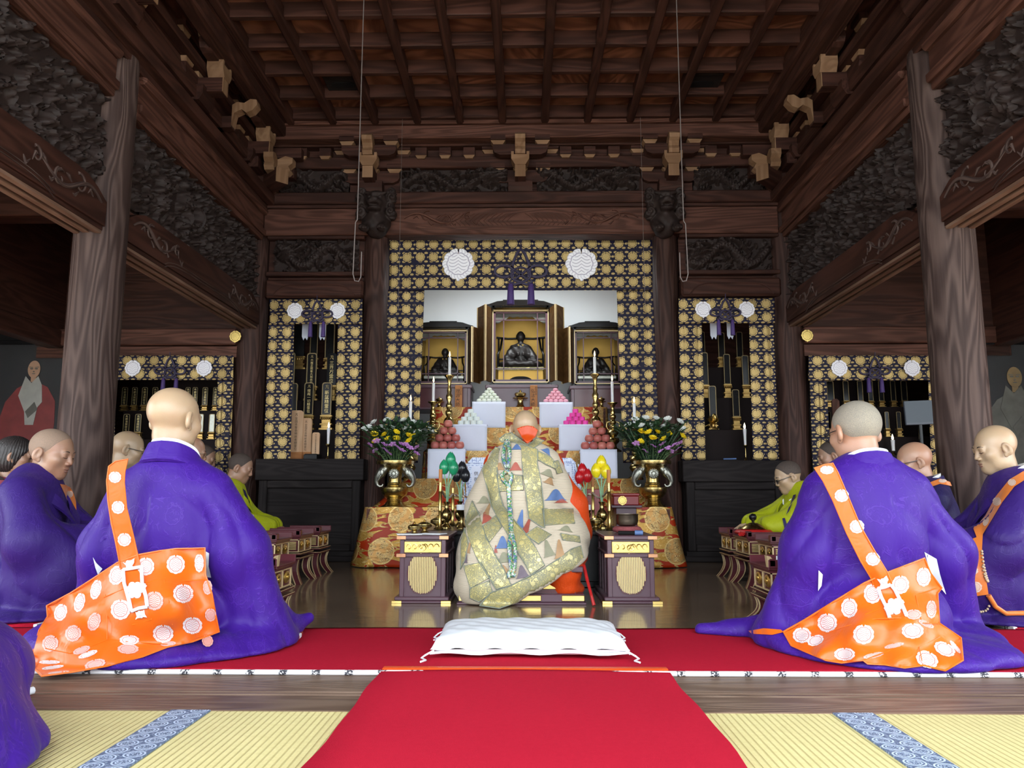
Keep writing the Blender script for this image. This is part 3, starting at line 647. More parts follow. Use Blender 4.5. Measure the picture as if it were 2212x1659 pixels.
def side(sx,xi):
    d=sx*.2
    for k,(y0,y1) in enumerate(((1.84,4.37),(4.63,7.06))):
        def bx(m,xa,xb_,za,zb_,b=.008): m.box(xi+sx*xa,xi+sx*xb_,y0,y1,za,zb_,b)
        mb=MB()
        # rainbow-shaped lintel
        n=24; prof=[]
        for i in range(n+1):
            t=i/n; e=min(t,1-t); rise=.0 if e>.12 else -.10*(1-e/.12)**2; prof.append((y0+(y1-y0)*t,2.425+rise))
        mb.prism([(y0,2.175)]+[(y1,2.175)]+prof[::-1],'x',xi,xi+sx*.2)
        mb.mi=1
        for q in range(3): mb.box(xi+sx*(.02+.065*q),xi+sx*(.055+.065*q),y0,y1,2.132,2.176)
        mb.mi=0; mb.box(xi+sx*.015,xi+sx*.2,y0,y1,2.15,2.176)
        mb.mi=2
        for e,s in ((y0,1),(y1,-1)): vine(mb,(xi-sx*.004,e+s*.06,2.30),(0,s,0),(0,0,1),.75,1)
        for q in range(2):
            p=[(xi-sx*.003,y0+.5+(y1-y0-1.)*i/30.,2.215+.022*q-.06*(abs(i/15.-1))**6) for i in range(31)]; mb.tube(p,.0035,5)
        struct('beam',mb,[M['wood'],M['cutedge'],M['pillar']],.6)
        w=y1-y0; h=.56
        Mx=Matrix.Translation((xi+sx*.06,y0 if sx>0 else y1,2.44))@Matrix.Rotation(PI/2 if sx>0 else -PI/2,4,'Z')
        # local x runs along the transom, its face (-y) turns inward
        Mx=Matrix.Translation((xi+sx*.07,y1 if sx>0 else y0,2.44))@Matrix.Rotation(-PI/2 if sx>0 else PI/2,4,'Z')
        carving('carved_transom','dark carved transom of %s over the %s lintel, %s'%(('figures and trees','pines and figures')[k],('left','right')[sx>0],('nearest the viewer','behind the pillar')[k]),w,h,11+k*3+(sx>0)*7,'figures',Mx,250,62,.075)
        mb=MB(); bx(mb,.0,.2,3.0,3.30); bx(mb,-.03,.02,3.04,3.10,.01); bx(mb,-.045,.2,3.24,3.30,.02); struct('beam',mb,M['wood_red'])
    mb=MB(); mb.box(xi-sx*.12,xi+sx*.28,.4,7.05,3.33,3.42,.012); mb.box(xi-sx*.04,xi+sx*.22,.4,7.05,3.28,3.335,.01); struct('beam',mb,M['wood'])
    mb=MB(); mb.box(xi+sx*.08,xi+sx*.2,.4,7.05,3.42,4.3); mb.box(xi+sx*.02,xi+sx*.1,.4,7.0,3.62,3.72,.01); mb.box(xi-sx*.02,xi+sx*.1,.4,7.0,3.86,3.93,.01); struct('wall_left_upper' if sx<0 else 'wall_right_upper',mb,M['wood'])
    mb=MB(); mb.box(xi-sx*.24,xi-sx*.10,.4,6.9,3.95,4.10,.015); mb.box(xi-sx*.30,xi-sx*.22,.4,6.9,4.06,4.14,.012); struct('trim_2' if sx<0 else 'trim_3',mb,M['wood'])
side(-1,-2.5); side(1,2.45)
# bracket complexes (p = towards the hall)
def bracket(name,label,Mx,nose=True,corner=False):
    r=thing(name,label,'bracket',Mx.translation,group='roof bracket complexes')
    mb=MB(); mb.prism([(-.085,.0),(.085,.0),(.115,.055),(.115,.125),(-.115,.125),(-.115,.055)],'x',-.115,.115,Mx)
    def arm(w0,z,hh=.10,th=.085,y=0.):
        o=[(-w0,z+hh),(-w0,z+hh*.55),(-w0*.93,z+hh*.2),(-w0*.75,z),(w0*.75,z),(w0*.93,z+hh*.2),(w0,z+hh*.55),(w0,z+hh)]
        mb.prism(o,'y',y-th/2,y+th/2,Mx)
    arm(.27,.125); arm(.36,.325,.09,.08,.0)
    arm(.26,.33,.10,.085,-.17)
    mb.build('arm',M['wood'],r)
    def masu(x,y,z,s=.14,mat=('wood','cutend')):
        b=MB(); h=s*.62; b.mi=1
        b.prism([(-s*.33,0),(s*.33,0),(s*.5,h*.45),(-s*.5,h*.45)],'y',-s*.36,s*.36,Mx@T((x,y,z))); b.mi=0
        b.box(-s/2,s/2,-s/2,s/2,h*.45,h,0,Mx@T((x,y,z))); b.build('bearing_block',[M[mat[0]],M[mat[1]]],r)
    for x in (-.22,0,.22): masu(x,0,.225)
    for x in (-.30,.30): masu(x,0,.415)
    for x in (-.21,.21): masu(x,-.17,.43)
    # projecting arm with its pale sawn end
    b=MB(); b.box(-.05,.05,-.235,.08,.10,.215,0,Mx); b.mi=1; b.box(-.05,.05,-.242,-.235,.10,.215,0,Mx); b.build('projecting_arm',[M['wood'],M['cutend']],r)
    b=MB(); P=[(-.05,.215),(.05,.215),(.085,.275),(.085,.345),(.06,.345),(.06,.315),(-.06,.315),(-.06,.345),(-.085,.345),(-.085,.275)]
    b.prism(P,'y',-.25,-.12,Mx); b.build('end_block',M['cutend'],r)
    if nose:
        b=MB(); pts=[(-.17,.315),(-.27,.315),(-.285,.35),(-.265,.385),(-.29,.42),(-.325,.44),(-.33,.48),(-.29,.51),(-.22,.50),(-.17,.46)]
        b.prism(pts,'x',-.048,.048,Mx); b.build('nose',M['cutend'],r)
    return r
for i,px in enumerate((803,1124,1447)):
    Mx=Matrix.Translation((xb(px,370),7.10,3.44))
    bracket('bracket_complex','bracket complex with pale sawn ends above the %s'%('left shrine pillar','middle of the altar lintel','right shrine pillar')[i],Mx)
for sx,xi in ((-1,-2.5),(1,2.45)):
    for k,Y in enumerate((4.45,5.62,6.72)):
        Mx=Matrix.Translation((xi+sx*.085,Y,3.60))@Matrix.Rotation(-PI/2*sx,4,'Z')
        bracket('bracket_complex','bracket complex with pale ends under the %s ceiling edge, %s'%(('left','right')[sx>0],('nearest the viewer','in the middle','farthest back')[k]),Mx,nose=False)
    r=thing('carved_nose','pale curling carved beam end between two brackets high on the %s'%('left','right')[sx>0],'bracket',(xi-sx*.06,6.05,3.70),group='carved beam ends')
    b=MB(); Mq=T((xi+sx*.06,6.05,3.62))@Matrix.Rotation(-PI/2*sx,4,'Z'); b.box(-.045,.045,-.12,.1,.0,.10,0,Mq); b.build('beam',M['wood'],r); b=MB(); b.prism([(-.12,.02),(-.14,.13),(-.20,.16),(-.24,.13),(-.29,.15),(-.33,.20),(-.32,.245),(-.27,.25),(-.22,.215),(-.16,.225),(-.12,.20)],'x',-.045,.045,Mq); b.build('scroll',M['cutend'],r,.6)
    # corner set with its two carved noses
    r=thing('corner_bracket','corner bracket set with pale carved ends in the %s rear corner'%('left','right')[sx>0],'bracket',(xi-sx*.05,6.95,3.42),group='roof bracket complexes')
    cx,cy=xi-sx*.02,6.95
    mb=MB(); mb.box(cx-.12,cx+.12,cy-.12,cy+.12,3.42,3.56,.02); mb.box(cx-.3,cx+.3,cy-.045,cy+.045,3.56,3.66); mb.box(cx-.045,cx+.045,cy-.3,cy+.3,3.56,3.66); mb.box(cx-.36,cx+.36,cy-.04,cy+.04,3.76,3.86); mb.build('arm',M['wood'],r)
    Md=T((cx,cy,3.40))@Matrix.Rotation(-sx*PI/4,4,'Z')
    b=MB(); b.box(-.06,.06,-.36,.05,.02,.16,0,Md); b.mi=1; b.box(-.06,.06,-.37,-.36,.02,.16,0,Md); b.build('diagonal_arm',[M['wood'],M['cutend']],r)
    b=MB()
    for q in (-1,1):
        Mq=T((cx-sx*.14,cy-.14,3.44))@Matrix.Rotation(-sx*PI/4+q*.75,4,'Z'); b.prism([(0,.10),(-.14,.10),(-.17,.13),(-.15,.17),(-.19,.20),(-.19,.25),(-.12,.27),(0,.22)],'x',-.045,.045,Mq)
    b.build('carved_nose',M['cutend'],r,.6)
# rear wall beams
x0,x1=-2.5,2.42
mb=MB(); z=zb
mb.box(x0,x1,YB,YB+.2,z(505),z(447),.01); struct('beam',mb,M['wood_red'])
mb=MB(); mb.box(x0,x1,YB-.07,YB+.22,z(443),z(418),.012); mb.box(x0,x1,YB-.03,YB+.22,z(449),z(441)); struct('beam',mb,M['wood'])
mb=MB(); mb.box(x0-.3,x1+.3,YB+.06,YB+.2,z(418),4.3); mb.box(x0,x1,YB-.02,YB+.1,z(362),z(338),.01); mb.box(x0,x1,YB-.05,YB+.1,z(318),z(310),.01); struct('wall_rear_upper',mb,M['wood'])
mb=MB(); mb.box(x0,x1,6.86,7.0,3.93,4.07,.012); mb.box(x0,x1,6.80,6.90,4.05,4.14,.02); struct('trim_4',mb,M['wood_red'])
mb=MB()
for k in range(19):
    X=-2.15+k*.232
    if min(abs(X-q) for q in (-1.4,-.03,1.34))>.33: mb.mi=0; mb.box(X-.055,X+.055,YB-.05,YB+.05,z(338),z(322)); mb.mi=1; mb.prism([(X-.035,z(345)),(X+.035,z(345)),(X+.055,z(338)),(X-.055,z(338))],'y',YB-.045,YB+.04)
struct('trim_5',mb,[M['wood'],M['cutend']])
for i,(a,b) in enumerate(((590,752),(862,1096),(1160,1382),(1500,1660))):
    Xa,Xb=xb(a,390,YB-.03),xb(b,390,YB-.03)
    carving('carved_frieze','dark dragon carving on the upper beam, %s'%('between the left rear corner and left bracket','left of the middle bracket','right of the middle bracket','between the right bracket and rear corner')[i],Xb-Xa,z(364)-z(417),31+i*5,'dragon',Matrix.Translation((Xa,YB+.03,z(417))),110,34,.09)
# long carved beam over the altar: shallow waves
mb=MB(); R=np.random.RandomState(3)
for s in (-1,1):
    vine(mb,(-.03+s*1.12,YB-.005,3.20),(-s,0,0),(0,0,1),.75,1)
    for k in range(16):
        a=.08+.045*k; mb.tube([(-.03+s*a,YB-.003,3.13),(-.03+s*(a+.05),YB-.004,3.175),(-.03+s*(a-.0),YB-.003,3.225),(-.03+s*(a-.04),YB-.003,3.25)],.0035,5)
for q in (3.09,3.115): mb.tube([(-.03+1.0*(k/20.-1),YB-.003,q+.02*(abs(k/20.-1))**8) for k in range(41)],.004,5)
struct('trim_6',mb,M['wood_red'],1)
# side bays of the rear wall: little dragon panel, curved lintel
for s,(pa,pb) in enumerate(((588,772),(1484,1672))):
    Xa,Xb=xb(pa,545),xb(pb,545); Yp=YB+.06
    mb=MB(); mb.box(Xa-.06,Xb+.06,Yp+.04,Yp+.12,z(600),z(505)); mb.box(Xa-.06,Xb+.06,Yp-.04,Yp+.1,z(512),z(505),.006); mb.box(Xa-.06,Xb+.06,Yp-.04,Yp+.1,z(592),z(583),.006)
    mb.box(Xa-.06,Xb+.06,Yp-.05,Yp+.1,z(640),z(600),.02); mb.tube([(Xa+.02+(Xb-Xa-.04)*k/20.,Yp-.052,z(636)+.12*(1-abs(k/10.-1)**6)*.9) for k in range(21)],.006,6)
    struct('beam',mb,M['wood'])
    carving('carved_relief','square dark carving of a dragon in clouds over the %s tablet niche'%('left','right')[s],Xb-Xa,z(512)-z(583),61+s*9,'dragon',Matrix.Translation((Xa,Yp+.02,z(583))),110,44,.08)
# ceiling of square coffers
mb=MB(); XS=[-2.2+.4*k for k in range(12)]; YS=[6.78-.39*k for k in range(18)]
for X in XS: mb.box(X-.036,X+.036,.2,6.84,4.05,4.16,.01)
for Y in YS: mb.box(-2.26,2.24,Y-.03,Y+.03,4.075,4.195,.008)
mb.mi=1
for i in range(11):
    for j in range(17):
        a,b=XS[i],XS[i+1]; c,d=YS[j+1],YS[j]; zz=4.19; o=Vector((RNG.rand()*20,RNG.rand()*20,RNG.rand()*20)); k=RNG.randint(3); an=RNG.uniform(-.5,.5)+(PI/2 if k==0 else 0)
        vs=[(a,c,zz),(b,c,zz),(b,d,zz),(a,d,zz)]; tl=RNG.uniform(.3,1.)
        mb.add(vs,[(0,3,2,1)],[(o.x+(p[0]*cs(an)+p[1]*sn(an)),o.y+tl*(-p[0]*sn(an)+p[1]*cs(an)),o.z) for p in vs])
mb.mi=0; mb.box(-2.9,2.9,-.2,7.3,4.24,4.34)
struct('ceiling',mb,[M['wood'],M['panel']])
mb=MB(); mb.box(-2.6,-2.18,.2,6.9,4.10,4.2); mb.box(2.16,2.6,.2,6.9,4.10,4.2); mb.box(-2.6,2.6,6.76,7.2,4.12,4.2); struct('ceiling_border',mb,M['wood_red'])
for i,(px,py) in enumerate(((742,184),(1517,182))):
    p=atZ(px,py,4.13); r=thing('ceiling_vent','flat dark vent with an oval slot in a coffer, %s half of the ceiling'%('left','right')[i],'vent',p,group='ceiling vents')
    mb=MB(); mb.box(p.x-.155,p.x+.155,p.y-.15,p.y+.15,4.135,4.16,.005); mb.build('plate',M['cab'],r)
    mb=MB(); mb.prism([(p.x+cs(a)*.05+(.055 if cs(a)>0 else -.055),p.y+sn(a)*.04) for a in [k*PI/10 for k in range(20)]],'z',4.128,4.136); mb.build('slot',M['blackm'],r)
# outer bays
for s,sx in ((0,-1),(1,1)):
    xa,xc=(-4.6,-2.7) if s==0 else (2.6,4.5)
    mb=MB(); mb.box(xa,xc,7.1,7.2,z(712),3.3); struct('wall_rear_left' if s==0 else 'wall_rear_right',mb,M['wood'])
    mb=MB(); mb.box(xa,xc,7.02,7.2,z(746,7.1),z(711,7.1),.01); mb.box(xa,xc,7.06,7.2,z(772,7.1),z(748,7.1)); struct('beam',mb,M['wood_red'])
    mb=MB(); xo=sx*5.6
    mb.box(xo,xo+sx*.1,3.6,9.2,0,3.4); mb.box(xo,xo+sx*.1,-1.7,3.6,2.6,3.4); mb.box(xo,xo+sx*.1,-1.7,3.6,0,.15); struct('wall_left' if s==0 else 'wall_right',mb,M['wood'])
    mb=MB(); mb.box(sx*2.7,xo,.0,7.2,3.3,3.4); struct('ceiling_aisle',mb,M['wood'])
    # dim lower beams along the aisle
    mb=MB(); mb.box(sx*4.35,sx*4.5,3.2,7.1,1.95,2.12,.01); mb.box(sx*4.38,sx*4.46,3.2,7.1,2.12,3.3); struct('beam',mb,M['wood'])
    mb=MB(); mb.box(sx*2.72,sx*2.9,3.2,7.1,3.1,3.3,.01); mb.box(sx*3.0,sx*4.4,4.4,4.6,2.75,2.95,.01); mb.box(sx*3.0,sx*4.4,5.7,5.9,2.75,2.95,.01); struct('beam',mb,M['wood'])
    # plain boards behind the picture in the far aisle
    mb=MB(); mb.box(sx*4.3,xo,7.15,7.25,0,3.4); struct('wall_far_left' if s==0 else 'wall_far_right',mb,M['blackm'])
mb=MB(); mb.box(-5.7,5.7,9.1,9.2,0,3.4); struct('wall_rear',mb,M['wood'])
mb=MB(); mb.box(-1.5,1.45,8.45,8.5,0,3.3); struct('wall_rear_recess',mb,M['plaster'])
mb=MB(); mb.box(-5.7,5.7,7.25,9.2,3.3,3.4); struct('ceiling_recess',mb,M['wood'])
# front of the hall: open doorways to the daylight behind the viewer
mb=MB(); mb.box(-5.7,5.7,-1.7,-1.6,3.95,4.6); mb.box(-5.7,-5.3,-1.7,-1.6,0,3.95); mb.box(5.3,5.7,-1.7,-1.6,0,3.95)
for x in (-2.6,2.55): mb.box(x-.10,x+.10,-1.74,-1.56,0,3.95)
struct('wall_front',mb,M['wood'])
mb=MB(); mb.box(-5.7,5.7,-1.7,.4,4.5,4.6); mb.box(-5.7,5.7,.2,.4,4.15,4.6); mb.box(-5.7,-2.6,.2,.4,3.3,4.6); mb.box(2.6,5.7,.2,.4,3.3,4.6); mb.box(-5.7,-5.6,-1.7,.4,3.4,4.6); mb.box(5.6,5.7,-1.7,.4,3.4,4.6); struct('ceiling_front',mb,M['wood'])
mb=MB(); mb.box(-30,30,-40,-1.7,-1.2,-1.0,plain=True); mb.box(-30,-5.8,-1.7,20,-1.2,-1.0,plain=True); mb.box(5.8,30,-1.7,20,-1.2,-1.0,plain=True); struct('ground',mb,M['gravel'])
# wires
for i,(px,py,Y,z1) in enumerate(((768,608,4.85,0),(1481,608,5.0,0))):
    a=atY(px,py,Y); mb=MB(); s=(1,-1)[i]; mb.tube([(a.x+.0,Y,4.06),(a.x,Y,a.z+.42)],.0035,6); mb.tube([(a.x,Y,a.z+.42),(a.x-.012*s,Y,a.z+.40),(a.x-.018*s,Y,a.z+.05),(a.x-.005*s,Y,a.z+.005),(a.x+.02*s,Y,a.z+.0),(a.x+.034*s,Y,a.z+.03),(a.x+.034*s,Y,a.z+.2)],.0035,6)
    tag(mb.build('hanging_wire',M['wire'],solo=True),'thick grey wire with a hooked end hanging in front of the %s carved lion'%('left','right')[i],'wire',group='hanging wires')
for i,(px,py) in enumerate(((862,600),(1392,600))):
    a=atY(px,py,6.75); mb=MB(); mb.tube([(a.x,6.75,4.06),(a.x,6.75,a.z-.3)],.0018,5); tag(mb.build('thin_wire',M['wire'],solo=True),'thin straight wire hanging before the %s end of the altar valance'%('left','right')[i],'wire',group='hanging wires')
# ---- carved lions leaning out of the rear beam over the two shrine pillars
def lion_fn(seed):
    def fn(p):
        d=ell(p,(0,.02,.30),(.125,.13,.115))                                  # skull
        d=smin(d,ell(p,(0,-.10,.265),(.075,.06,.045)),.03); d=smin(d,ell(p,(0,-.145,.285),(.038,.026,.022)),.015)   # muzzle, nose
        d=smin(d,ell(p,(0,-.095,.205),(.062,.055,.024)),.015); d=smax(d,-ell(p,(0,-.15,.235),(.055,.05,.012)),.008)  # jaw, mouth
        for q in (-1,1):
            d=smin(d,cap(p,(q*.015,-.105,.345),(q*.095,-.075,.365),.020,.012),.015); d=smax(d,-ell(p,(q*.052,-.115,.318),(.022,.02,.014)),.008); d=smin(d,ell(p,(q*.052,-.098,.318),(.018,.016,.012)),.004)
            d=smin(d,ell(p,(q*.03,-.155,.270),(.014,.012,.010)),.006); d=smin(d,ell(p,(q*.125,-.02,.385),(.03,.02,.042)),.02)
            for k in range(5):
                a=.9-.62*k; c=np.array((q*(.145+.012*sn(k*2)),.0-.02*(k%2),.30+.125*sn(a))); pp=p-c.astype(F4); rr=np.hypot(pp[:,0],pp[:,2]); th=np.arctan2(pp[:,2],pp[:,0]*q)
                m=ell(p,c,(.046,.05,.046))+.007*np.sin(rr*190-th); d=smin(d,m,.012)
            d=smin(d,cap(p,(q*.085,.02,.10),(q*.085,-.10,.02),.050,.042),.03); d=smin(d,ell(p,(q*.085,-.135,.0),(.050,.052,.034)),.015)
            for t in (-1,0,1): d=smin(d,cap(p,(q*.085+t*.028,-.15,.012),(q*.085+t*.030,-.185,-.012),.017,.012),.006)
        d=smin(d,ell(p,(0,.04,.10),(.12,.13,.14)),.04)
        return d+.003*np.sin(p[:,0]*70+seed)*np.sin(p[:,2]*62)
    return fn
for i,px in enumerate((806,1443)):
    a=atY(px,500,6.86); mb=MB(); sdf_mesh(mb,lion_fn(i*2.),ar(-.22,.22,.0075),ar(-.23,.2,.0075),ar(-.06,.48,.0075),T((a.x,6.98,a.z+.03))); o=mb.build('carved_lion',M['carved'],None,PI)
    tag(settle(o),'carved lion with curly mane and paws, leaning from the beam above the %s shrine pillar'%('left','right')[i],'carving',group='carved lions')
# ---- altar: hangings, tiers, shrines, offerings
TAB=('left','right')
def px2(x,y,Y): p=atY(x,y,Y); return p.x,p.z
def cloth_panel(mb,xl,xr,yt,yb,Y,ph=(0,0),wav=.006,nx=30,ny=30,sway=(0,0),bot=None,curl=0):
    "hanging cloth given by its corners in the picture at depth Y"
    a=atY(xl,yt,Y);b=atY(xr,yt,Y);c=atY(xl+sway[0],yb,Y);d=atY(xr+sway[1],yb,Y)
    def f(u,v):
        t=a.lerp(b,u); q=c.lerp(d,u); p=t.lerp(q,v)
        return Vector((p.x,Y+wav*sn(u*9+v*2)+wav*.6*sn(u*23+1)-.02*v*0+curl*max(0,u-.72)**2*8*v,p.z+(bot(u)*v if bot else 0)))
    W=(b-a).length
    def pc(u,v): p=f(u,v); return (p.x-ph[0],p.z-ph[1],0)
    mb.grid(f,nx,ny,pc); return a,b,c,d
def crest_mesh(mb,cx,cz,Y,r,lobes=5,th=.006,seg=100,stem=True):
    pts=[]
    for k in range(seg):
        a=2*PI*k/seg; rr=.90+.10*abs(sn(a*lobes))**.55
        x,z=sn(a),cs(a)
        if z>.3 and abs(x)<.05: rr=.60
        if stem and z<-.9 and abs(x)<.10: rr=1.10
        pts.append((x*rr,z*rr))
    n=len(pts); vs=[(cx,Y-th,cz)]+[(cx+p[0]*r*.97,Y-th*.9,cz+p[1]*r*.97) for p in pts]+[(cx+p[0]*r,Y,cz+p[1]*r) for p in pts]
    pc=[(0,0,0)]+[(p[0]*.97,p[1]*.97,0) for p in pts]+[(p[0],p[1],0) for p in pts]
    fs=[(0,1+(k+1)%n,1+k) for k in range(n)]+[(1+k,1+(k+1)%n,1+n+(k+1)%n,1+n+k) for k in range(n)]
    mb.add(vs,[f[::-1] for f in fs] if False else fs,pc)
def agemaki(root,px,py,s,Y,ty0,ty1,tdx):
    "purple cord knot with two tassels"
    def P(x,z,d=0): q=atY(px+x*s,py+z*s,Y-.022-d); return q
    mb=MB()
    for k in (0,1):
        o=.0+2.2*k
        top=[(-16,16),(-20,2),(-17,-14),(-9,-34),(0,-45),(9,-34),(17,-14),(20,2),(16,16)]
        top=[(x*(1-.12*k),z*(1-.08*k)) for x,z in top]; mb.tube([P(x,z,.004*(i%2)) for i,(x,z) in enumerate(top)],.0085*s**.5,6)
        for sg in (-1,1):
            lp=[(sg*(34+(20-o)*cs(a)),3+(13-o*.8)*sn(a)) for a in [2*PI*i/18 for i in range(18)]]; mb.tube([P(x,z,.006) for x,z in lp],.0085*s**.5,6,True)
            w=[(sg*20,-8),(sg*(6+o),4),(-sg*(14-o),20),(-sg*(22+o),12)]; mb.tube([P(x,z,.010) for x,z in w],.0085*s**.5,6)
            w=[(sg*16,16),(sg*(24-o),24),(sg*(14-o),31-o),(0,27-o),(-sg*12,20)]; mb.tube([P(x,z,.008) for x,z in w],.0085*s**.5,6)
    lp=[((20-0)*cs(a),10+15*sn(a)) for a in [2*PI*i/20 for i in range(20)]]; mb.tube([P(x,z,.012) for x,z in lp],.0085*s**.5,6,True)
    mb.tube([P(0,-45),P(0,-62)],.004,6)
    for sg in (-1,1): mb.tube([P(sg*14,24,.004),atY(px+sg*tdx,ty0,Y-.025)],.0075*s**.5,6)
    mb.build('knot_cord',M['cord'],root,1.)
    for sg in (-1,1):
        a=atY(px+sg*tdx,ty0,Y-.027); b=atY(px+sg*tdx,ty1,Y-.027); h=a.z-b.z; r=.034*s
        mb=MB(); mb.lathe([(r*.3,0),(r*.62,-h*.04),(r*.62,-h*.12),(r*.78,-h*.16),(r*.86,-h*.5),(r,-h),(0,-h)],(a.x,a.y,a.z),14); mb.build('tassel',M['tassel'],root,.9)
def hanging(name,label,strips,val,Y,ph,mv,ms,crests,knot,group=None):
    a=atY(*val[:2],Y); r=thing(name,label,'hanging',(atY((val[0]+val[2])/2,val[1],Y).x,Y,atY(val[0],val[1],Y).z),group='brocade altar hangings')
    for st in strips:
        mb=MB(); cloth_panel(mb,*st[:4],Y+.02,ph,.005,24,50,st[4],None,st[5] if len(st)>5 else 0); mb.build('side_strip',ms,r,1,solid=.004)
    mb=MB(); cloth_panel(mb,val[0],val[2],val[1],val[3],Y,ph,.007,80,16); mb.build('valance',mv,r,1,solid=.004)
    for cx,cy,rr in crests:
        p=atY(cx,cy,Y-.014); mb=MB(); crest_mesh(mb,p.x,p.z,p.y,rr*Y/FPX); mb.build('crest',M['crest_gray'],r,.6)
    agemaki(r,*knot[:3],Y,*knot[3:]); return r
p=atY(849,639,7.0); hanging('altar_hanging','wide navy and gold brocade valance with side strips framing the central altar',
  [(838,917,626,1000,(-12,-14)),(1332,1410,626,1000,(14,16))],(841,519,1409,627),7.0,(p.x-.0625,p.z-.0625),M['brocade_val'],M['brocade'],[(990,570,36),(1256,570,36)],(1125,583,1.06,612,658,22))
p=atY(592,659,7.0); hanging('niche_hanging','navy and gold brocade hanging framing the tablets left of the altar',
  [(580,636,698,997,(-12,-8)),(730,783,698,997,(-8,-6))],(582,646,783,700),7.0,(p.x-.064,p.z-.064),M['brocade_side'],M['brocade_side'],[(637,671,18),(729,671,18)],(685,676,.62,694,728,14))
p=atY(1655,656,7.0); hanging('niche_hanging','navy and gold brocade hanging framing the tablets right of the altar',
  [(1466,1516,698,994,(7,8)),(1618,1671,698,994,(9,14),.05)],(1466,644,1673,698),7.0,(p.x-.064,p.z-.064),M['brocade_side'],M['brocade_side'],[(1519,668,18),(1613,668,18)],(1567,673,.62,690,724,15))
p=atY(275,779,7.0); hanging('outer_hanging','navy and gold brocade hanging over the small black tablets in the far left bay',
  [(236,252,820,1030,(-10,-6)),(470,505,820,1040,(-10,-8))],(236,768,505,821),7.0,(p.x-.064,p.z-.064),M['brocade_side'],M['brocade_side'],[(287,795,18),(441,795,18)],(367,799,.62,817,842,14))
p=atY(1766,779,7.0); hanging('outer_hanging','navy and gold brocade hanging over the tablets and grey panel in the far right bay',
  [(1749,1785,820,1030,(8,10)),(2005,2030,820,1030,(8,10))],(1747,768,2016,822),7.0,(p.x-.064,p.z-.064),M['brocade_side'],M['brocade_side'],[(1813,795,18),(1970,795,18)],(1890,799,.62,816,848,14))
# gilt crests nailed to the beams
for i,(px,py) in enumerate(((509,727),(1743,725))):
    p=atY(px,py,7.02); mb=MB(); crest_mesh(mb,p.x,p.z,p.y,.056,5,.012); tag(mb.build('gilt_crest',M['crest_gold'],None,.6,solo=True),'round gilt crest on the low beam of the far %s bay'%TAB[i],'crest',group='gilt beam crests')
# brocade covered tiers
CX=-.055
def tier(label,yf,yb_,zt,zb_,hw,flare,Y_fl,nx=90):
    r=thing('brocade_tier',label,'altar tier',(CX,(yf+yb_)/2,zb_),group='brocade covered altar tiers')
    mb=MB(); h=zt-zb_; H=.06+h
    def f(u,v):
        # v 0 top back .. 1 hem ; u across incl. the two ends
        k=u*2-1; s=v
        if s<.25: t=s/.25; y=yb_+(yf-yb_)*t; z=zt; w=hw
        else:
            t=(s-.25)/.75; z=zt-h*t; y=yf-Y_fl*t; w=hw+flare*t**1.1
            y+=-.012*t*sn(k*26)-.02*t*max(0,abs(k)-.8)*sn(k*60)
        ed=max(0,(abs(k)-.88)/.12)
        x=CX+k/1.*w
        if s>=.25: y+=ed*ed*(.05+.06*t); z=zb_+.006 + (z-zb_)*(1-0*ed) 
        return (x,y,z)
    def pc(u,v):
        p=f(u,v); return (p[0]-CX+.06,p[2]-(p[1]-yf if v<.25 else 0),0)
    mb.grid(f,nx,28,pc); mb.build('brocade_cover',M['kinran'],r,1,solid=.004)
    mb=MB(); mb.box(CX-hw+.02,CX+hw-.02,yf+.015,yb_,zb_,zt-.006); mb.build('step',M['wood_red'],r)
    return r
zT=lambda y,Y: atY(1130,y,Y).z
Z1=zT(1098,6.4); Z2=zT(1036,6.78); Z3=zT(976,7.08); Z4=zT(926,7.34); Z5=zT(881,7.58)
tier('lowest and widest brocade tier, holding the two brass flower vases',6.40,6.80,Z1,0,1.27,.11,.06)
tier('second brocade tier, holding the apple stands',6.78,7.10,Z2,Z1-.0,1.0,.27,.10)
tier('third brocade tier, holding the stands of square stacked sweets',7.08,7.36,Z3,Z2,.88,.02,.01)
tier('fourth brocade tier, holding the stands of round rice cakes',7.34,7.60,Z4,Z3,.87,.02,.01)
tier('top brocade tier in front of the lacquer tables and shrines',7.58,8.3,Z5,Z4,.88,.02,.01)
# lacquer tables under the shrines
def table(label,xl,xr,yt,Y):
    a=atY(xl,yt,Y); b=atY(xr,yt,Y); r=thing('lacquer_table',label,'table',((a.x+b.x)/2,Y+.2,Z5),group='lacquer tables under the shrines'); z0=Z5+.001; h=a.z-z0
    mb=MB(); mb.box(a.x,b.x,Y,Y+.42,a.z-.035,a.z,.006); mb.build('tabletop',M['plum'],r)
    mb=MB(); mb.box(a.x+.015,b.x-.015,Y+.012,Y+.40,z0+.02,a.z-.035); mb.build('apron',M['maroon' if xl!=1048 else 'plum'],r)
    mb=MB(); mb.box(a.x,b.x,Y-.005,Y+.41,z0,z0+.022,.005); mb.build('plinth',M['plum'],r)
    for k in (0,1):
        mb=MB(); x=(a.x+.015,b.x-.05)[k]; mb.box(x,x+.035,Y+.002,Y+.03,z0+.02,a.z-.035,.004); mb.build('leg',M['plum'],r)
    return a.z
ZTc=table('wide plum lacquer table under the tall central shrine',1048,1206,831,7.72)
ZTl=table('dark red lacquer table under the left shrine',890,1020,831,7.74); ZTr=table('dark red lacquer table under the right shrine',1230,1356,833,7.74)
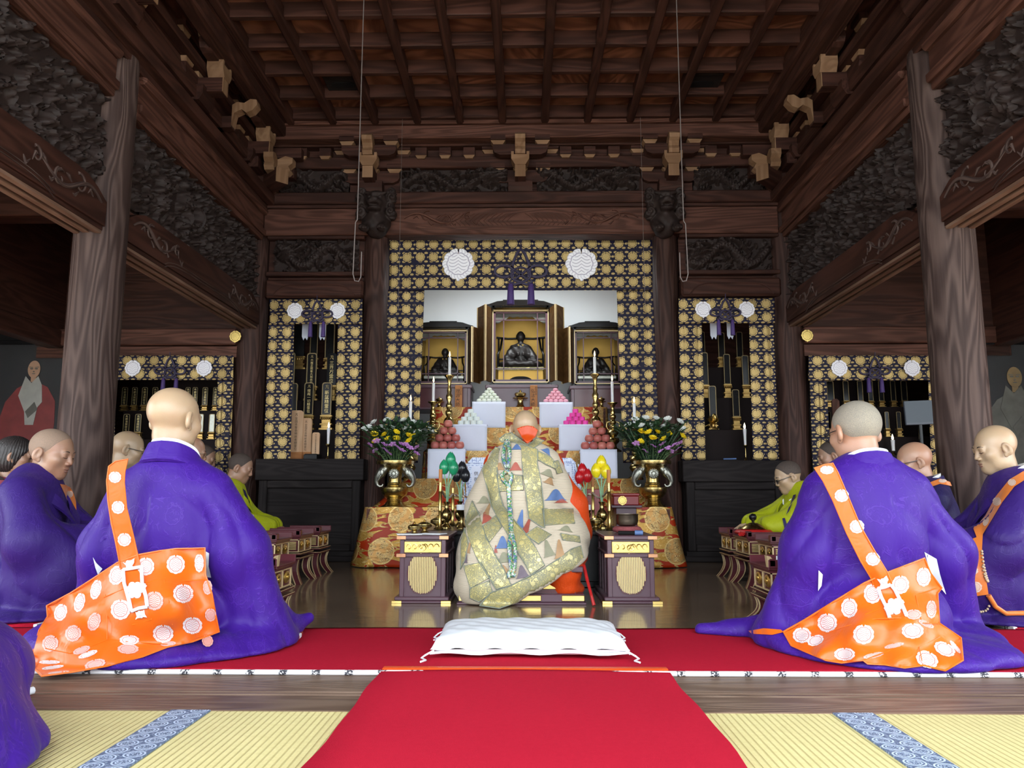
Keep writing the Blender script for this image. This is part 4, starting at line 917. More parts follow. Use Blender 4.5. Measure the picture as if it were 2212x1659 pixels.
# shrine cabinets
def statue(name,label,cx,y,z0,H,W,cane=False):
    r=thing(name,label,'statue',(cx,y,z0),group='dark seated monk statues'); s=H/.78
    def fn(P):
        p=P/s; d=ell(p,(0,0,.675),(.088,.096,.118)); d=smin(d,cap(p,(0,.0,.50),(0,.0,.62),.052,.05),.02)
        d=smin(d,ell(p,(0,-.062,.665),(.02,.025,.03)),.03)
        for q in (-1,1): d=smin(d,ell(p,(q*.084,0,.67),(.014,.025,.05)),.01)
        b=smin(ell(p,(0,.0,.30),(.20,.14,.24)),ell(p,(0,.02,.42),(.185,.11,.10)),.08); d=smin(d,b,.03)
        for q in (-1,1): d=smin(d,cap(p,(q*.17,.0,.42),(q*.26,-.06,.20),.07,.10),.06); d=smin(d,cap(p,(q*.26,-.06,.2),(q*.08,-.20,.26),.06,.04),.05); d=smin(d,ell(p,(q*.20,-.10,.07),(.25,.20,.085)),.06); d=smin(d,ell(p,(q*.05,-.235,.27),(.035,.035,.045)),.02)
        d=smin(d,ell(p,(0,-.05,.06),(.40,.26,.06)),.05)
        return (d+.006*np.sin(p[:,0]*40+p[:,2]*25)*(p[:,2]<.5))*s
    mb=MB(); st=.009*s; sdf_mesh(mb,fn,ar(-.5*s,.5*s,st),ar(-.36*s,.3*s,st),ar(-.02*s,.82*s,st),T((cx,y,z0))); mb.build('figure',M['statue'],r,1)
    mb=MB()
    for q in (-.045,.045): 
        for k in range(4): a=k*PI/2; mb.ball((cx+q*s+.012*s*cs(a),y-.152*s,z0+.47*s+.012*s*sn(a)),.010*s,8,6)
    mb.build('gold_glint',M['gold'],r)  # gold glints put in as small gilt balls on the chest
    return r
def shrine(label,xl,xr,yt,yb_,Y,ztab,roof,doors,big,lab2):
    a=atY(xl,yt,Y); b=atY(xr,yb_,Y); x0,x1,z1,z0=a.x,b.x,a.z,b.z; w=x1-x0; h=z1-z0; D=.40; cx=(x0+x1)/2; k=h/.75
    r=thing('shrine_cabinet',label,'shrine',(cx,Y+D/2,ztab),group='black lacquer shrine cabinets')
    mb=MB(); t=.02; mb.box(x0-.012,x0+t,Y+.01,Y+D,z0-.012,z1); mb.box(x1-t,x1+.012,Y+.01,Y+D,z0-.012,z1); mb.box(x0,x1,Y+.01,Y+D,z0-.012,z0+t); mb.box(x0,x1,Y+D-.015,Y+D,z0,z1); mb.box(x0-.03,x1+.03,Y-.01,Y+D+.01,ztab+.001,z0-.012,.004); mb.box(x0,x1,Y+.01,Y+D,z1-.01,z1); mb.build('body',M['black'],r)
    mb=MB(); mb.box(x0+t,x1-t,Y+D-.03,Y+D-.016,z0+t,z1-.01); mb.build('gold_back',M['goldleaf'],r)
    mb=MB(); rz=roof
    o=[(-.13,0),(-.13,.02),(-.05,.035),(-.0,.075),(.0,.075)]; W=w/2
    P=[(cx-W-.06,z1),(cx+W+.06,z1),(cx+W+.06,z1+.02),(cx+W+.03,z1+.03),(cx+W-.05,z1+.075),(cx+W-.11,z1+.085),(cx+W-.11,z1+.10),(cx-W+.11,z1+.10),(cx-W+.11,z1+.085),(cx-W+.05,z1+.075),(cx-W-.03,z1+.03),(cx-W-.06,z1+.02)]
    mb.prism([(p[0],z1+(p[1]-z1)*rz) for p in P],'y',Y-.04,Y+D+.02); mb.build('roof',M['black'],r,.5)
    mb=MB(); f=.022*k**.5; mb.box(x0,x1,Y,Y+.018,z1-.05*k,z1-.032*k,.002); mb.box(x0,x0+f*.4,Y,Y+.02,z0,z1-.03*k); mb.box(x1-f*.4,x1,Y,Y+.02,z0,z1-.03*k); mb.box(x0,x1,Y,Y+.02,z0,z0+f*.4); mb.build('gold_edging',M['goldline'],r)
    mb=MB(); q=f*.4; zt=z1-.055*k; mb.box(x0+q,x0+q+f,Y+.004,Y+.024,z0+q,zt); mb.box(x1-q-f,x1-q,Y+.004,Y+.024,z0+q,zt); mb.box(x0+q,x1-q,Y+.004,Y+.024,z0+q,z0+q+f); mb.box(x0+q,x1-q,Y+.004,Y+.024,zt-f*.6,zt)
    vx=(x0+w*.20,x1-w*.20) 
    for X in vx: mb.box(X-.005,X+.005,Y+.006,Y+.018,z0+q,zt)
    for zz in (z0+h*.18,z0+h*.82): mb.box(x0+q,x1-q,Y+.006,Y+.018,zz-.005,zz+.005)
    mb.build('lattice_front',M['plum'],r)
    # dark cloud-edged drape under the roof
    mb=MB(); zd=zt-f*.6; dh=.09*k; n=30; P=[(x0+q+f,zd),(x1-q-f,zd)]
    for i in range(n+1):
        u=1-i/n; c=abs(u-.5)*2; P.append((x0+q+f+(w-2*q-2*f)*u,zd-dh*(.35+.65*min(1,max(0,(c-.45)/.4)))-.006*sn(u*40)))
    mb.prism(P,'y',Y+.03,Y+.04); mb.build('carved_pelmet',M['pic_dim'],r)
    # doors, two folding leaves each
    for sx,kk in doors:
        X=x0 if sx<0 else x1; dw=w*.30
        for leaf in (0,1):
            ang=math.radians((100,76)[leaf]) if kk else math.radians(95)
            if leaf==0: p0=Vector((X+sx*.014,Y,0)); d=Vector((sx*sn(math.radians(9)) if 0 else sx*.16*2,-1,0)).normalized()
            else: p0=p1; d=Vector((sx*.55,1,0)).normalized()
            p1=p0+d*dw; nrm=Vector((-d.y,d.x,0))*.007
            m2=MB(); c=[p0-nrm,p0+nrm,p1+nrm,p1-nrm]; e0=d*.010
            m2.add([(q.x,q.y,zz) for zz in (z0+.0,z1-.02) for q in c],[(0,1,2,3),(7,6,5,4),(0,4,5,1),(1,5,6,2),(2,6,7,3),(3,7,4,0)])
            m2.mi=1; c=[p1-nrm*1.6-e0,p1+nrm*1.6-e0,p1+nrm*1.6+e0*.2,p1-nrm*1.6+e0*.2]; m2.add([(q.x,q.y,zz) for zz in (z0-.002,z1-.018) for q in c],[(0,1,2,3),(7,6,5,4),(0,4,5,1),(1,5,6,2),(2,6,7,3),(3,7,4,0)])
            bm=m2.build('door_leaf',[M['doorin'],M['goldline']],r)
    # throne and statue
    ys=Y+.22; zs=z0+t+(.145*k if big else .10*k); hw=w*.40
    t_=thing('statue_throne','%s throne holding the statue in the %s shrine'%(('black railed','black railed','gilt black-railed')[2 if big else 0],lab2),'throne',(cx,ys,z0+t),group='statue thrones')
    m2=MB(); m2.box(cx-hw,cx+hw,ys-.13,ys+.13,z0+t,zs-.012); m2.build('seat_base',M['goldleaf'] if big else M['black'],t_)
    m2=MB(); m2.box(cx-hw-.01,cx+hw+.01,ys-.14,ys+.13,zs-.035,zs,.004); m2.build('seat_cloth',M['goldband'] if big else M['pewter'],t_)
    m2=MB(); zr=zs+(.33 if big else .30)*k; 
    for X in (-1,1): m2.tube([(cx+X*hw*1.02,ys-.10,zs),(cx+X*hw*1.03,ys-.10,zs+.13*k),(cx+X*hw*.92,ys-.02,zs+.2*k),(cx+X*hw*.85,ys+.10,zr)],.010*k,8); m2.tube([(cx+X*hw*1.02,ys+.12,zs),(cx+X*hw*1.02,ys+.12,zr)],.008*k,8)
    m2.tube([(cx-hw*1.12,ys+.12,zr+.012),(cx-hw*.6,ys+.13,zr),(cx,ys+.13,zr+.004),(cx+hw*.6,ys+.13,zr),(cx+hw*1.12,ys+.12,zr+.012)],.010*k,8); m2.tube([(cx-hw,ys+.12,zs+.12*k),(cx+hw,ys+.12,zs+.12*k)],.006*k,6)
    m2.build('railing',M['black'],t_,1.)
    if big:
        m2=MB(); P=[(cx+hw*.55*u,z0+t+.012+.045*(1-abs(u)**3)) for u in [i/10. for i in range(-10,11)]]+[(cx+hw*.55,z0+t+.004),(cx-hw*.55,z0+t+.004)]; m2.prism(P,'y',ys-.136,ys-.128); m2.build('seat_recess',M['blackm'],t_)
    return cx,ys,zs,k
M['doorin']=wood('golden_brown_lacquer',(.045,.020,.007),(.08,.038,.012),rough=.35,rings=5)
cx,ys,zs,k=shrine('tall black lacquer shrine with gold edges and open doors, in the centre',1064,1186,662,826,7.88,ZTc,.62,((-1,1),(1,1)),True,'tall central')
statue('monk_statue','largest dark monk statue, seated in the tall central shrine',cx,ys-.02,zs,.40,.4)
cx,ys,zs,k=shrine('lower black lacquer shrine standing left of the tall one',906,1009,708,829,7.88,ZTl,.62,((-1,0),(1,0)),False,'left')
statue('monk_statue','dark monk statue seated in the left shrine',cx,ys-.02,zs,.31,.3)
cx,ys,zs,k=shrine('lower black lacquer shrine standing right of the tall one',1240,1342,708,829,7.88,ZTr,.62,((-1,0),(1,0)),False,'right')
statue('monk_statue','dark monk statue seated in the right shrine',cx,ys-.02,zs,.315,.3)
# lamp above the shrines, hidden behind the valance
r=thing('strip_lamp','white strip lamp above the shrines behind the altar valance','lamp',(-.03,7.55,3.05)); mb=MB(); mb.box(-.75,.69,7.50,7.60,3.05,3.09,.005); mb.build('housing',M['white'],r); mb=MB(); mb.tube([(-.72,7.55,3.03),(.66,7.55,3.03)],.014,10); mb.build('tube',M['tube'],r)
l=bpy.data.lights.new('strip_lamp_light','AREA'); l.shape='RECTANGLE'; l.size=1.35; l.size_y=.06; l.energy=LAMP; l.color=(.93,.98,1.); o=bpy.data.objects.new('strip_lamp_light',l); C.objects.link(o); o.location=(-.03,7.55,3.005)
# name plaques
for i,(xl,xr,t1,t2,lb) in enumerate(((983,998,'理源大師','当山派祖','left'),(1145,1161,'弘法大師','真言宗祖','middle'))):
    Y=7.66; a=atY(xl,832,Y); b=atY(xr,880,Y); r=thing('name_plaque','upright orange-brown wooden plaque with black writing before the %s lacquer table'%lb,'plaque',((a.x+b.x)/2,Y,Z5),group='wooden name plaques')
    mb=MB(); mb.box(a.x,b.x,Y,Y+.012,Z5,a.z,.002); mb.build('board',M['name'],r); mb=MB(); w=b.x-a.x; h=a.z-Z5
    write(mb,t1,(a.x+w*.40,Y,a.z-h*.26),h*.185,1.02); write(mb,t2,(a.x+w*.80,Y,a.z-h*.12),h*.085,1.05); mb.build('lettering',M['ink'],r)
def cup(label,px,py,Y,z0,s,mat='brass',group='brass offering cups'):
    p=atY(px,py,Y); r=thing('offering_cup',label,'cup',(p.x,Y,z0),group=group)
    mb=MB(); mb.lathe([(r_*s,z*s) for r_,z in ((.42,0),(.42,.06),(.30,.12),(.20,.24),(.17,.5),(.22,.62),(.48,.66),(.5,.70),(.3,.74),(.2,.76))],(p.x,Y,z0),20); mb.build('stand',M[mat],r,.7)
    mb=MB(); mb.lathe([(.18*s,.755*s),(.33*s,.82*s),(.38*s,.95*s),(.34*s,1.02*s),(.14*s,1.06*s),(.06*s,1.10*s),(.09*s,1.16*s),(.03*s,1.22*s),(0,1.23*s)],(p.x,Y,z0),20); mb.build('bowl',M[mat],r,.7)
cup('tall lidded brass cup before the middle of the central lacquer table',1124,870,7.66,Z5,.155); cup('small brass cup before the left lacquer table',949,870,7.66,Z5,.10); cup('small brass cup before the right lacquer table',1299,870,7.66,Z5,.10)
# candlesticks and candles
TALL=[(.075,0),(.078,.02),(.06,.04),(.035,.06),(.03,.10),(.05,.13),(.062,.16),(.05,.20),(.03,.215),(.045,.24),(.056,.27),(.045,.30),(.022,.32),(.036,.345),(.036,.365),(.02,.385),(.032,.41),(.032,.425),(.018,.45),(.03,.48),(.032,.51),(.02,.53),(.024,.56),(.016,.59),(.016,.62),(.022,.64),(.026,.66),(.05,.685),(.05,.692),(.012,.692)]
def candle(label,x,y,z0,z1,r0,r1=None,led=False,group='burning candles'):
    r=thing('candle',label,'candle',(x,y,z0),group=group); r1=r1 or r0
    mb=MB(); mb.lathe([(r0,0),(r0*.6+r1*.4,(z1-z0)*.5),(r1,z1-z0-.004),(r1*.8,z1-z0),(0,z1-z0-.003)],(x,y,z0),14); mb.build('wax',M['wax'],r,.7)
    h=.055 if not led else .055
    if not led: mb=MB(); mb.tube([(x,y,z1-.004),(x+.001,y,z1+.012)],.0012,5); mb.build('wick',M['wick'],r)
    mb=MB(); mb.lathe([(.001,0),(.0065,.010),(.008,.020),(.0055,.036),(.002,.050),(0,.058)],(x,y,z1+(.004 if not led else -.002)),12,sx=1 if not led else 1.3,sy=1 if not led else 1.3); mb.build('flame',M['ledflame' if led else 'flame'],r,1)
def stick(label,px,Y,z0,prof,ypl,hs,ears=False):
    p=atY(px,ypl,Y); H=p.z-z0; k=H/prof[-2][1]; r=thing('candlestick',label,'candlestick',(p.x,Y,z0),group='brass candlesticks')
    mb=MB(); mb.lathe([(a*hs,b*k) for a,b in prof],(p.x,Y,z0),20); mb.build('stem',M['brass'],r,.9)
    if ears:
        for s in (-1,1):
            mb=MB(); mb.tube([(p.x+s*.02,Y,z0+H*.62),(p.x+s*.055,Y,z0+H*.60),(p.x+s*.062,Y,z0+H*.52),(p.x+s*.045,Y,z0+H*.45),(p.x+s*.02,Y,z0+H*.44)],.006,8); mb.build('ear_handle',M['brass'],r,1)
    return p
for i,s in enumerate(TAB):
    px=(971,1285)[i]; p=stick('tallest turned brass candlestick on the %s of the altar'%s,px,7.22,Z3,TALL,(811,808)[i],.95); candle('tall white candle on the tallest %s candlestick'%s,p.x,7.22,p.z+.001,atY(px,(772,771)[i],7.22).z,.0135)
    px=(936,1323)[i]; p=stick('lower brass candlestick with ear handles beside the %s tall one'%s,px,7.14,Z3,TALL,(868,870)[i],1.0,True); candle('white candle on the eared %s candlestick'%s,p.x,7.14,p.z+.001,atY(px,(827,824)[i],7.14).z,.0135)
    px=(886,1371)[i]; p=stick('brass candlestick standing behind the %s flowers'%s,px,6.92,Z2,TALL,(925,925)[i],.9); candle('white candle rising out of the %s flowers'%s,p.x,6.92,p.z+.001,atY(px,(867,871)[i],6.92).z,.0135)
# offering stands with paper fronts, and what is stacked on them
def offer(label,xl,xr,yt,yb_,Y,z0):
    a=atY(xl,yt,Y); b=atY(xr,yb_,Y); r=thing('offering_stand',label,'offering stand',((a.x+b.x)/2,Y+.12,z0),group='paper fronted offering stands'); w=b.x-a.x; D=w*.85
    mb=MB(); mb.box(a.x+.01,b.x-.01,Y+.012,Y+D,a.z-.025,a.z-.001,.003); mb.build('tray',M['white'],r)
    mb=MB(); mb.box(a.x+w*.16,b.x-w*.16,Y+.05,Y+D-.04,z0,a.z-.024,.004); mb.build('pedestal',M['white'],r)
    mb=MB(); mb.grid(lambda u,v:(a.x+w*u,Y+.003*sn(u*5)*v-.004*v,a.z-(a.z-max(b.z,z0+.004))*v),12,8); mb.grid(lambda u,v:(a.x+w*u,Y+D*.5*v,a.z+.0015),8,4); mb.build('paper_front',M['paper'],r,.5,solid=.0015)
    return (a.x+b.x)/2,Y+.012,a.z+.003,w
def stack(proto,label,cx,Y,z,n,dx,dy,dz,sy=.0,grp=None,lead=0):
    first=True
    for row in range(n):
        m=n-row
        for i in range(m):
            x=cx+(i-(m-1)/2)*dx; y=Y+row*dy+lead; zz=z+row*dz
            side_='leftmost' if i==0 and m>1 else 'rightmost' if i==m-1 and m>1 else 'in the middle' if i*2==m-1 else ('second from left' if i==1 else 'second from right' if i==m-2 else '')
            lv=('bottom','second','third','fourth','top')[row] if row<n-1 else 'top'
            lb='%s, %s'%(label,'single one at the very top' if m==1 else '%s of the %s row'%(side_ if side_!='in the middle' else 'middle one',lv))
            if first: proto.location=(x,y,zz); proto['label']=lb; proto['group']=grp; o=proto; first=False
            else: o=dup(proto,(x,y,zz),None,lb)
            o.rotation_euler=(0,0,RNG.uniform(-3,3))
def ballproto(name,mat,cat,r,h,sq=False):
    mb=MB()
    if sq: mb.lathe([(r*.9,0),(r,h*.1),(r,h*.88),(r*.9,h),(0,h)],(0,0,0),20)
    else: mb.lathe([(0,0)]+[(r*sn(PI*(k+1)/12)**.8,h/2*(1-cs(PI*(k+1)/12))) for k in range(11)]+[(0,h)],(0,0,0),18)
    return tag(mb.build(name,M[mat],None,1 if not sq else .6),'x',cat)
def appleproto():
    r=thing('apple','x','apple',(0,0,0)); mb=MB(); R=.040
    mb.lathe([(0,.012)]+[(R*(sn(a)**.85)*(1+.06*cs(a)),R*.93*(1-cs(a))*1.0-.0*R+(.012*(1-a/.5) if a<.5 else 0)-(.014*(a-2.6)/.54 if a>2.6 else 0)) for a in [PI*(k+1)/15 for k in range(14)]]+[(0,R*1.86-.016)],(0,0,0),22); mb.build('flesh',M['apple'],r,1)
    mb=MB(); mb.tube([(0,0,R*1.86-.017),(.002,.001,R*1.86+.004)],.0015,5); mb.build('stalk',M['wick'],r); return r
for i,s in enumerate(TAB):
    cx,Y,z,w=offer('highest white paper-fronted stand on the %s, under the %s rice cakes'%(s,('cream','pink')[i]),*((1020,1092,868,926),(1165,1238,869,928))[i],7.36,Z4)
    d=.0475; stack(ballproto('rice_cake',('mochi_g','mochi_p')[i],'rice cake',.0265,.033),'round %s rice cake'%('cream','pink')[i],cx,Y+.035,z,5,d,.012,.0285,grp='round rice cakes')
    cx,Y,z,w=offer('middle white paper-fronted stand on the %s, under the %s cylinders'%(s,('white','magenta')[i]),*((978,1052,917,976),(1207,1283,917,977))[i],7.10,Z3)
    d=.0585; stack(ballproto('stacked_sweet',('mochi_w','mochi_m')[i],'sweet',.028,.0365,True),'drum-shaped %s sweet'%('white','magenta')[i],cx-.0 ,Y+.035,z,4,d,.010,.0368,grp='drum shaped sweets')
    cx,Y,z,w=offer('lowest white paper-fronted stand on the %s, under the red apples'%s,*((924,1005,970,1034),(1253,1334,971,1034))[i],6.82,Z2)
    stack(appleproto(),'red apple in the %s pile'%s,cx,Y+.05,z-.001,4,.0745,.016,.0655,grp='piled red apples')
# brass vases with elephant handles, flowers
def vase(label,px,Y):
    p=atY(px,1095,Y); x=p.x; z0=Z1+.002; r=thing('flower_vase',label,'vase',(x,Y,z0),group='brass elephant vases'); q=.000571
    prof=[(215,0),(212,14),(150,45),(122,85),(112,95),(118,105),(112,115),(118,125),(112,135),(150,160),(190,205),(207,260),(206,292),(150,300),(112,318),(118,330),(110,345),(114,358),(98,372),(95,430),(104,520),(130,580),(180,620),(205,636),(280,640),(284,655),(284,690),(268,694),(262,660),(180,640),(110,560),(0,500)]
    mb=MB(); mb.lathe([(a*q,b*q) for a,b in prof],(x,Y,z0),40); mb.build('body',M['brass'],r,.7)
    for s in (-1,1):
        mb=MB()
        P=[(120,590),(175,560),(215,500),(262,440),(278,380),(262,330),(225,310),(190,318),(178,345)]; rr=[52,72,76,52,36,28,23,18,13]
        mb.tube([(x+s*a*q,Y-.01*0,z0+b*q) for a,b in P],[k*q for k in rr],12)
        mb.ball((x+s*190*q,Y-.035,z0+520*q),(.018,.010,.030)); mb.ball((x+s*205*q,Y-.030,z0+470*q),(.008,.010,.008))
        for k in range(6): mb.tube([(x+s*(150+k*14)*q,Y-.034,z0+(575-k*24)*q),(x+s*(165+k*14)*q,Y-.040,z0+(555-k*26)*q),(x+s*(150+k*15)*q,Y-.036,z0+(535-k*20)*q)],.004,6)
        mb.tube([(x+s*225*q,Y-.026,z0+430*q),(x+s*250*q,Y-.045,z0+400*q),(x+s*262*q,Y-.05,z0+420*q)],[.006,.005,.001],6)
        mb.build('elephant_handle',[M['pewter']],r,1)
    mb=MB(); Mx=T((x,Y-.062,z0+500*q)); mb.ball((x,Y-.060,z0+500*q),(.046,.014,.046),20,10)
    for k in range(14): a=k*2*PI/14; mb.ball((x+.036*cs(a),Y-.066,z0+500*q+.036*sn(a)),.008,6,5)
    for k in range(7): a=k*2*PI/7; mb.ball((x+.018*cs(a),Y-.073,z0+500*q+.018*sn(a)),.008,6,5)
    mb.build('relief_roundel',M['pewter'],r,1); return x,z0+.635*.57,r
def bloom(name,mat,R,layers,npet,cup,cat,label):
    r=thing(name,label,cat,(0,0,0)); mb=MB()
    for l in range(layers):
        f=1-.24*l
        for k in range(npet-l*2):
            a=2*PI*(k+.5*l)/(npet-l*2)+RNG.uniform(-.1,.1); w=R*f*.20; el=cup+l*.32+RNG.uniform(-.08,.08); d=Vector((cs(a)*cs(el),sn(a)*cs(el),sn(el))); t=Vector((-sn(a),cs(a),0)); up=d.cross(t)*-1
            P=[Vector((0,0,0))+t*w*.3,d*R*f*.55+t*w*1.0+up*.0,d*R*f*.93+t*w*.7+Vector((0,0,R*.10)),d*R*f+Vector((0,0,R*.14)),d*R*f*.93-t*w*.7+Vector((0,0,R*.10)),d*R*f*.55-t*w*1.0,-t*w*.3,d*R*f*.55-up*R*.05]
            mb.add([p+Vector((0,0,.003*l)) for p in P],[(0,1,7),(1,2,7),(2,3,7),(3,4,7),(4,5,7),(5,6,7),(6,0,7)])
    mb.ball((0,0,R*.10),(R*.22,R*.22,R*.14),8,6); mb.build('bloom',M[mat],r)
    return r
def foliage_leaf(mb,p,d,L,w):
    d=Vector(d).normalized(); t=d.cross(Vector((0,0,1))); t=(t if t.length>.05 else Vector((1,0,0))).normalized(); n=t.cross(d)
    p=Vector(p); P=[p,p+d*L*.35+t*w,p+d*L*.7+t*w*.7+n*L*.03,p+d*L-n*L*.08,p+d*L*.7-t*w*.7+n*L*.03,p+d*L*.35-t*w,p+d*L*.4-n*w*.35,p+d*L*.72-n*w*.25]
    mb.add(P,[(0,1,6),(0,6,5),(1,2,7,6),(6,7,4,5),(2,3,7),(7,3,4)])
WH=[[(335,235),(530,205),(770,205),(910,240),(200,335),(255,315),(395,330),(455,312),(605,312),(810,325),(985,390),(1100,400),(1165,350)],[(1905,1237),(1970,1240),(2045,1243),(2118,1258),(1880,1285),(1938,1283),(2023,1290),(2085,1300),(2140,1308),(1797,1283),(1840,1245)]]
YE=[[(330,415),(500,415),(655,385),(540,490),(665,480),(850,435),(925,450),(860,515),(365,510)],[(1882,1322),(1927,1327),(1978,1325),(2047,1333),(1950,1363),(2023,1368),(2133,1350),(1877,1387)]]
PK=[[(275,565),(370,505),(490,555),(610,555),(680,595),(745,550),(805,555),(750,640),(500,635),(965,600),(870,605),(965,685),(560,690),(345,650)],[(1845,1392),(1955,1408),(2010,1395),(2045,1420),(2085,1400),(2120,1390),(2065,1440),(2000,1440),(2110,1425),(1905,1440)]]
fw=bloom('white_chrysanthemum','petal_w',.040,3,15,.30,'flower',''); fy=bloom('yellow_chrysanthemum','petal_y',.040,3,14,.35,'flower','')
fp=thing('lilac_spray','','flower',(0,0,0)); mb=MB(); 
for k in range(7):
    a=k*2.4; rr=.026*math.sqrt(k/6.); c=Vector((cs(a)*rr,sn(a)*rr,.006*sn(k*3)))
    for l in range(2):
        for q in range(9):
            b=2*PI*(q+.5*l)/9; el=.25+.4*l; d=Vector((cs(b)*cs(el),sn(b)*cs(el),sn(el))); t=Vector((-sn(b),cs(b),0))*.0035; L=.017-.004*l; mb.add([c,c+d*L*.6+t,c+d*L,c+d*L*.6-t],[(0,1,2,3)])
mb.build('bloom',M['petal_p'],fp)
used={}
def put_flower(proto,p,base,label,grp,tilt,key):
    o=proto if key not in used else dup(proto,(0,0,0)); used[key]=1
    o.location=p; o['label']=label; o['group']=grp
    # its own stem and leaves
    mb=MB(); mid=p.lerp(base,.5)+Vector((0,0,.02)); mb.tube([p,p.lerp(mid,.5)+Vector((0,0,.005)),mid,mid.lerp(base,.5),base],.0022,5)
    for k in range(3):
        q=p.lerp(base,.14+.16*k); foliage_leaf(mb,q,(RNG.uniform(-1,1),RNG.uniform(-1,.4),RNG.uniform(-.1,.5)),RNG.uniform(.03,.055),.011)
    st=mb.build('stem',M['leaf' if proto is not fp else 'stem'],None); old=[c for c in o.children if c.name.startswith('stem')]
    for c in old: bpy.data.objects.remove(c)
    st.parent=o; st.matrix_parent_inverse=Matrix.Translation(-Vector(p))
    for c in o.children:
        if c.name.startswith('bloom'): c.rotation_euler=(tilt[1],tilt[0],RNG.uniform(0,6))
    # stem geometry is in hall coordinates; bring it to the flower's own
    me=st.data; me.transform(Matrix.Translation(-Vector(p))); st.matrix_parent_inverse=Matrix()
def pos_words(i,n): return ('first','second','third','fourth','fifth','sixth','seventh','eighth','ninth','tenth','eleventh','twelfth','thirteenth','fourteenth')[i]
for i,s in enumerate(TAB):
    Yv=6.60; x,zt,vr=vase('large brass vase with elephant-head handles holding the %s flowers'%s,(852,1411)[i],Yv)
    tp=(lambda a:(760+a[0]/6.91,880+a[1]/6.91)) if i==0 else (lambda a:(740+a[0]/2.91,480+a[1]/2.91))
    for lst,pr,nm,grp,key,dep in ((WH,fw,'white chrysanthemum','white chrysanthemums','w',(-.05,.10)),(YE,fy,'yellow chrysanthemum','yellow chrysanthemums','y',(-.09,-.03)),(PK,fp,'lilac flower spray','lilac flower sprays','p',(-.15,-.08))):
        pts=sorted([tp(a) for a in lst[i]])
        for j,(px,py) in enumerate(pts):
            Y=Yv+RNG.uniform(*dep); p=atY(px,py,Y); base=Vector((x+(p.x-x)*.22,Yv+(Y-Yv)*.3,zt-.02)); lab='%s in the %s vase, %s from the left'%(nm,s,pos_words(j,0)) if j else '%s farthest left in the %s vase'%(nm,s)
            put_flower(pr,p,base,lab,grp,((p.x-x)*2.2,.55-(.25 if key=='w' else 0)+.1),key)
    mb=MB()
    for k in range(800):
        u=RNG.uniform(-1,1); v=RNG.rand()**.8; w=.06+.21*v; px=x+u*w*1.02+(.05*v if i==0 else -.04*v); zz=zt+.02+v*.36*(1-.22*u*u); yy=Yv+RNG.uniform(-.12,.12)*(.4+v*.6)+.03
        foliage_leaf(mb,(px,yy,zz),(u*1.1+RNG.uniform(-.6,.6),RNG.uniform(-1,.3),RNG.uniform(-.2,.9)),RNG.uniform(.04,.08),RNG.uniform(.012,.021))
    for k in range(40):
        u=RNG.uniform(-1,1); mb.tube([(x+u*.06,Yv+RNG.uniform(-.05,.05),zt-.02),(x+u*.14,Yv+RNG.uniform(-.08,.05),zt+.13),(x+u*.24,Yv+RNG.uniform(-.1,.08),zt+.28)],.0022,5)
    sd=-1 if i==0 else 1
    for k in range(5): foliage_leaf(mb,(x+sd*(.08+.02*k),Yv-.02+.02*k,zt+.02+.05*k),(sd*1.,-.1,.55+.12*k),.20+.02*k,.024)
    tag(mb.build('foliage',M['leaf'],solo=True),'dark green leaves filling the %s brass vase'%s,'leaves',kind='stuff')
# ---- tablet niches, cabinets, tables, desks and the small things on them
def cabinet(label,xl,xr,yt,Yf):
    a=atY(xl,yt,Yf); b=atY(xr,yt,Yf); zt=a.z; r=thing('side_cabinet',label,'cabinet',((a.x+b.x)/2,Yf+.25,0),group='black wooden cabinets')
    h=zt; mb=MB(); mb.box(a.x,b.x,Yf,Yf+.62,zt-.19,zt,.006); mb.build('top_slab',M['cab'],r)
    x0,x1=a.x+.03,b.x-.03; mb=MB(); mb.box(x0,x1,Yf+.05,Yf+.6,.0,zt-.19); mb.build('carcass',M['cab'],r)
    mb=MB(); w=.075; mb.box(x0,x0+w,Yf+.02,Yf+.06,.09,zt-.19,.008); mb.box(x1-w,x1,Yf+.02,Yf+.06,.09,zt-.19,.008); mb.box(x0+w,x1-w,Yf+.02,Yf+.06,zt-.26,zt-.19,.008); mb.box(x0+w,x1-w,Yf+.02,Yf+.06,.09,.15,.008); mb.build('front_frame',M['cab'],r)
    mb=MB(); mb.box(x0-.03,x1+.03,Yf-.0,Yf+.5,0,.05,.006); mb.box(x0-.01,x1+.01,Yf+.03,Yf+.5,.05,.09); mb.build('plinth',M['cab'],r); return zt
zL=cabinet('black wooden cabinet under the tablets on the left, beside the youth in yellow-green',552,786,991,6.88)
zR=cabinet('black wooden cabinet under the tablets on the right, behind the yellow-green robed man with glasses',1474,1700,994,6.88)
TM=[M['black'],M['rimgold'],M['goldink']]
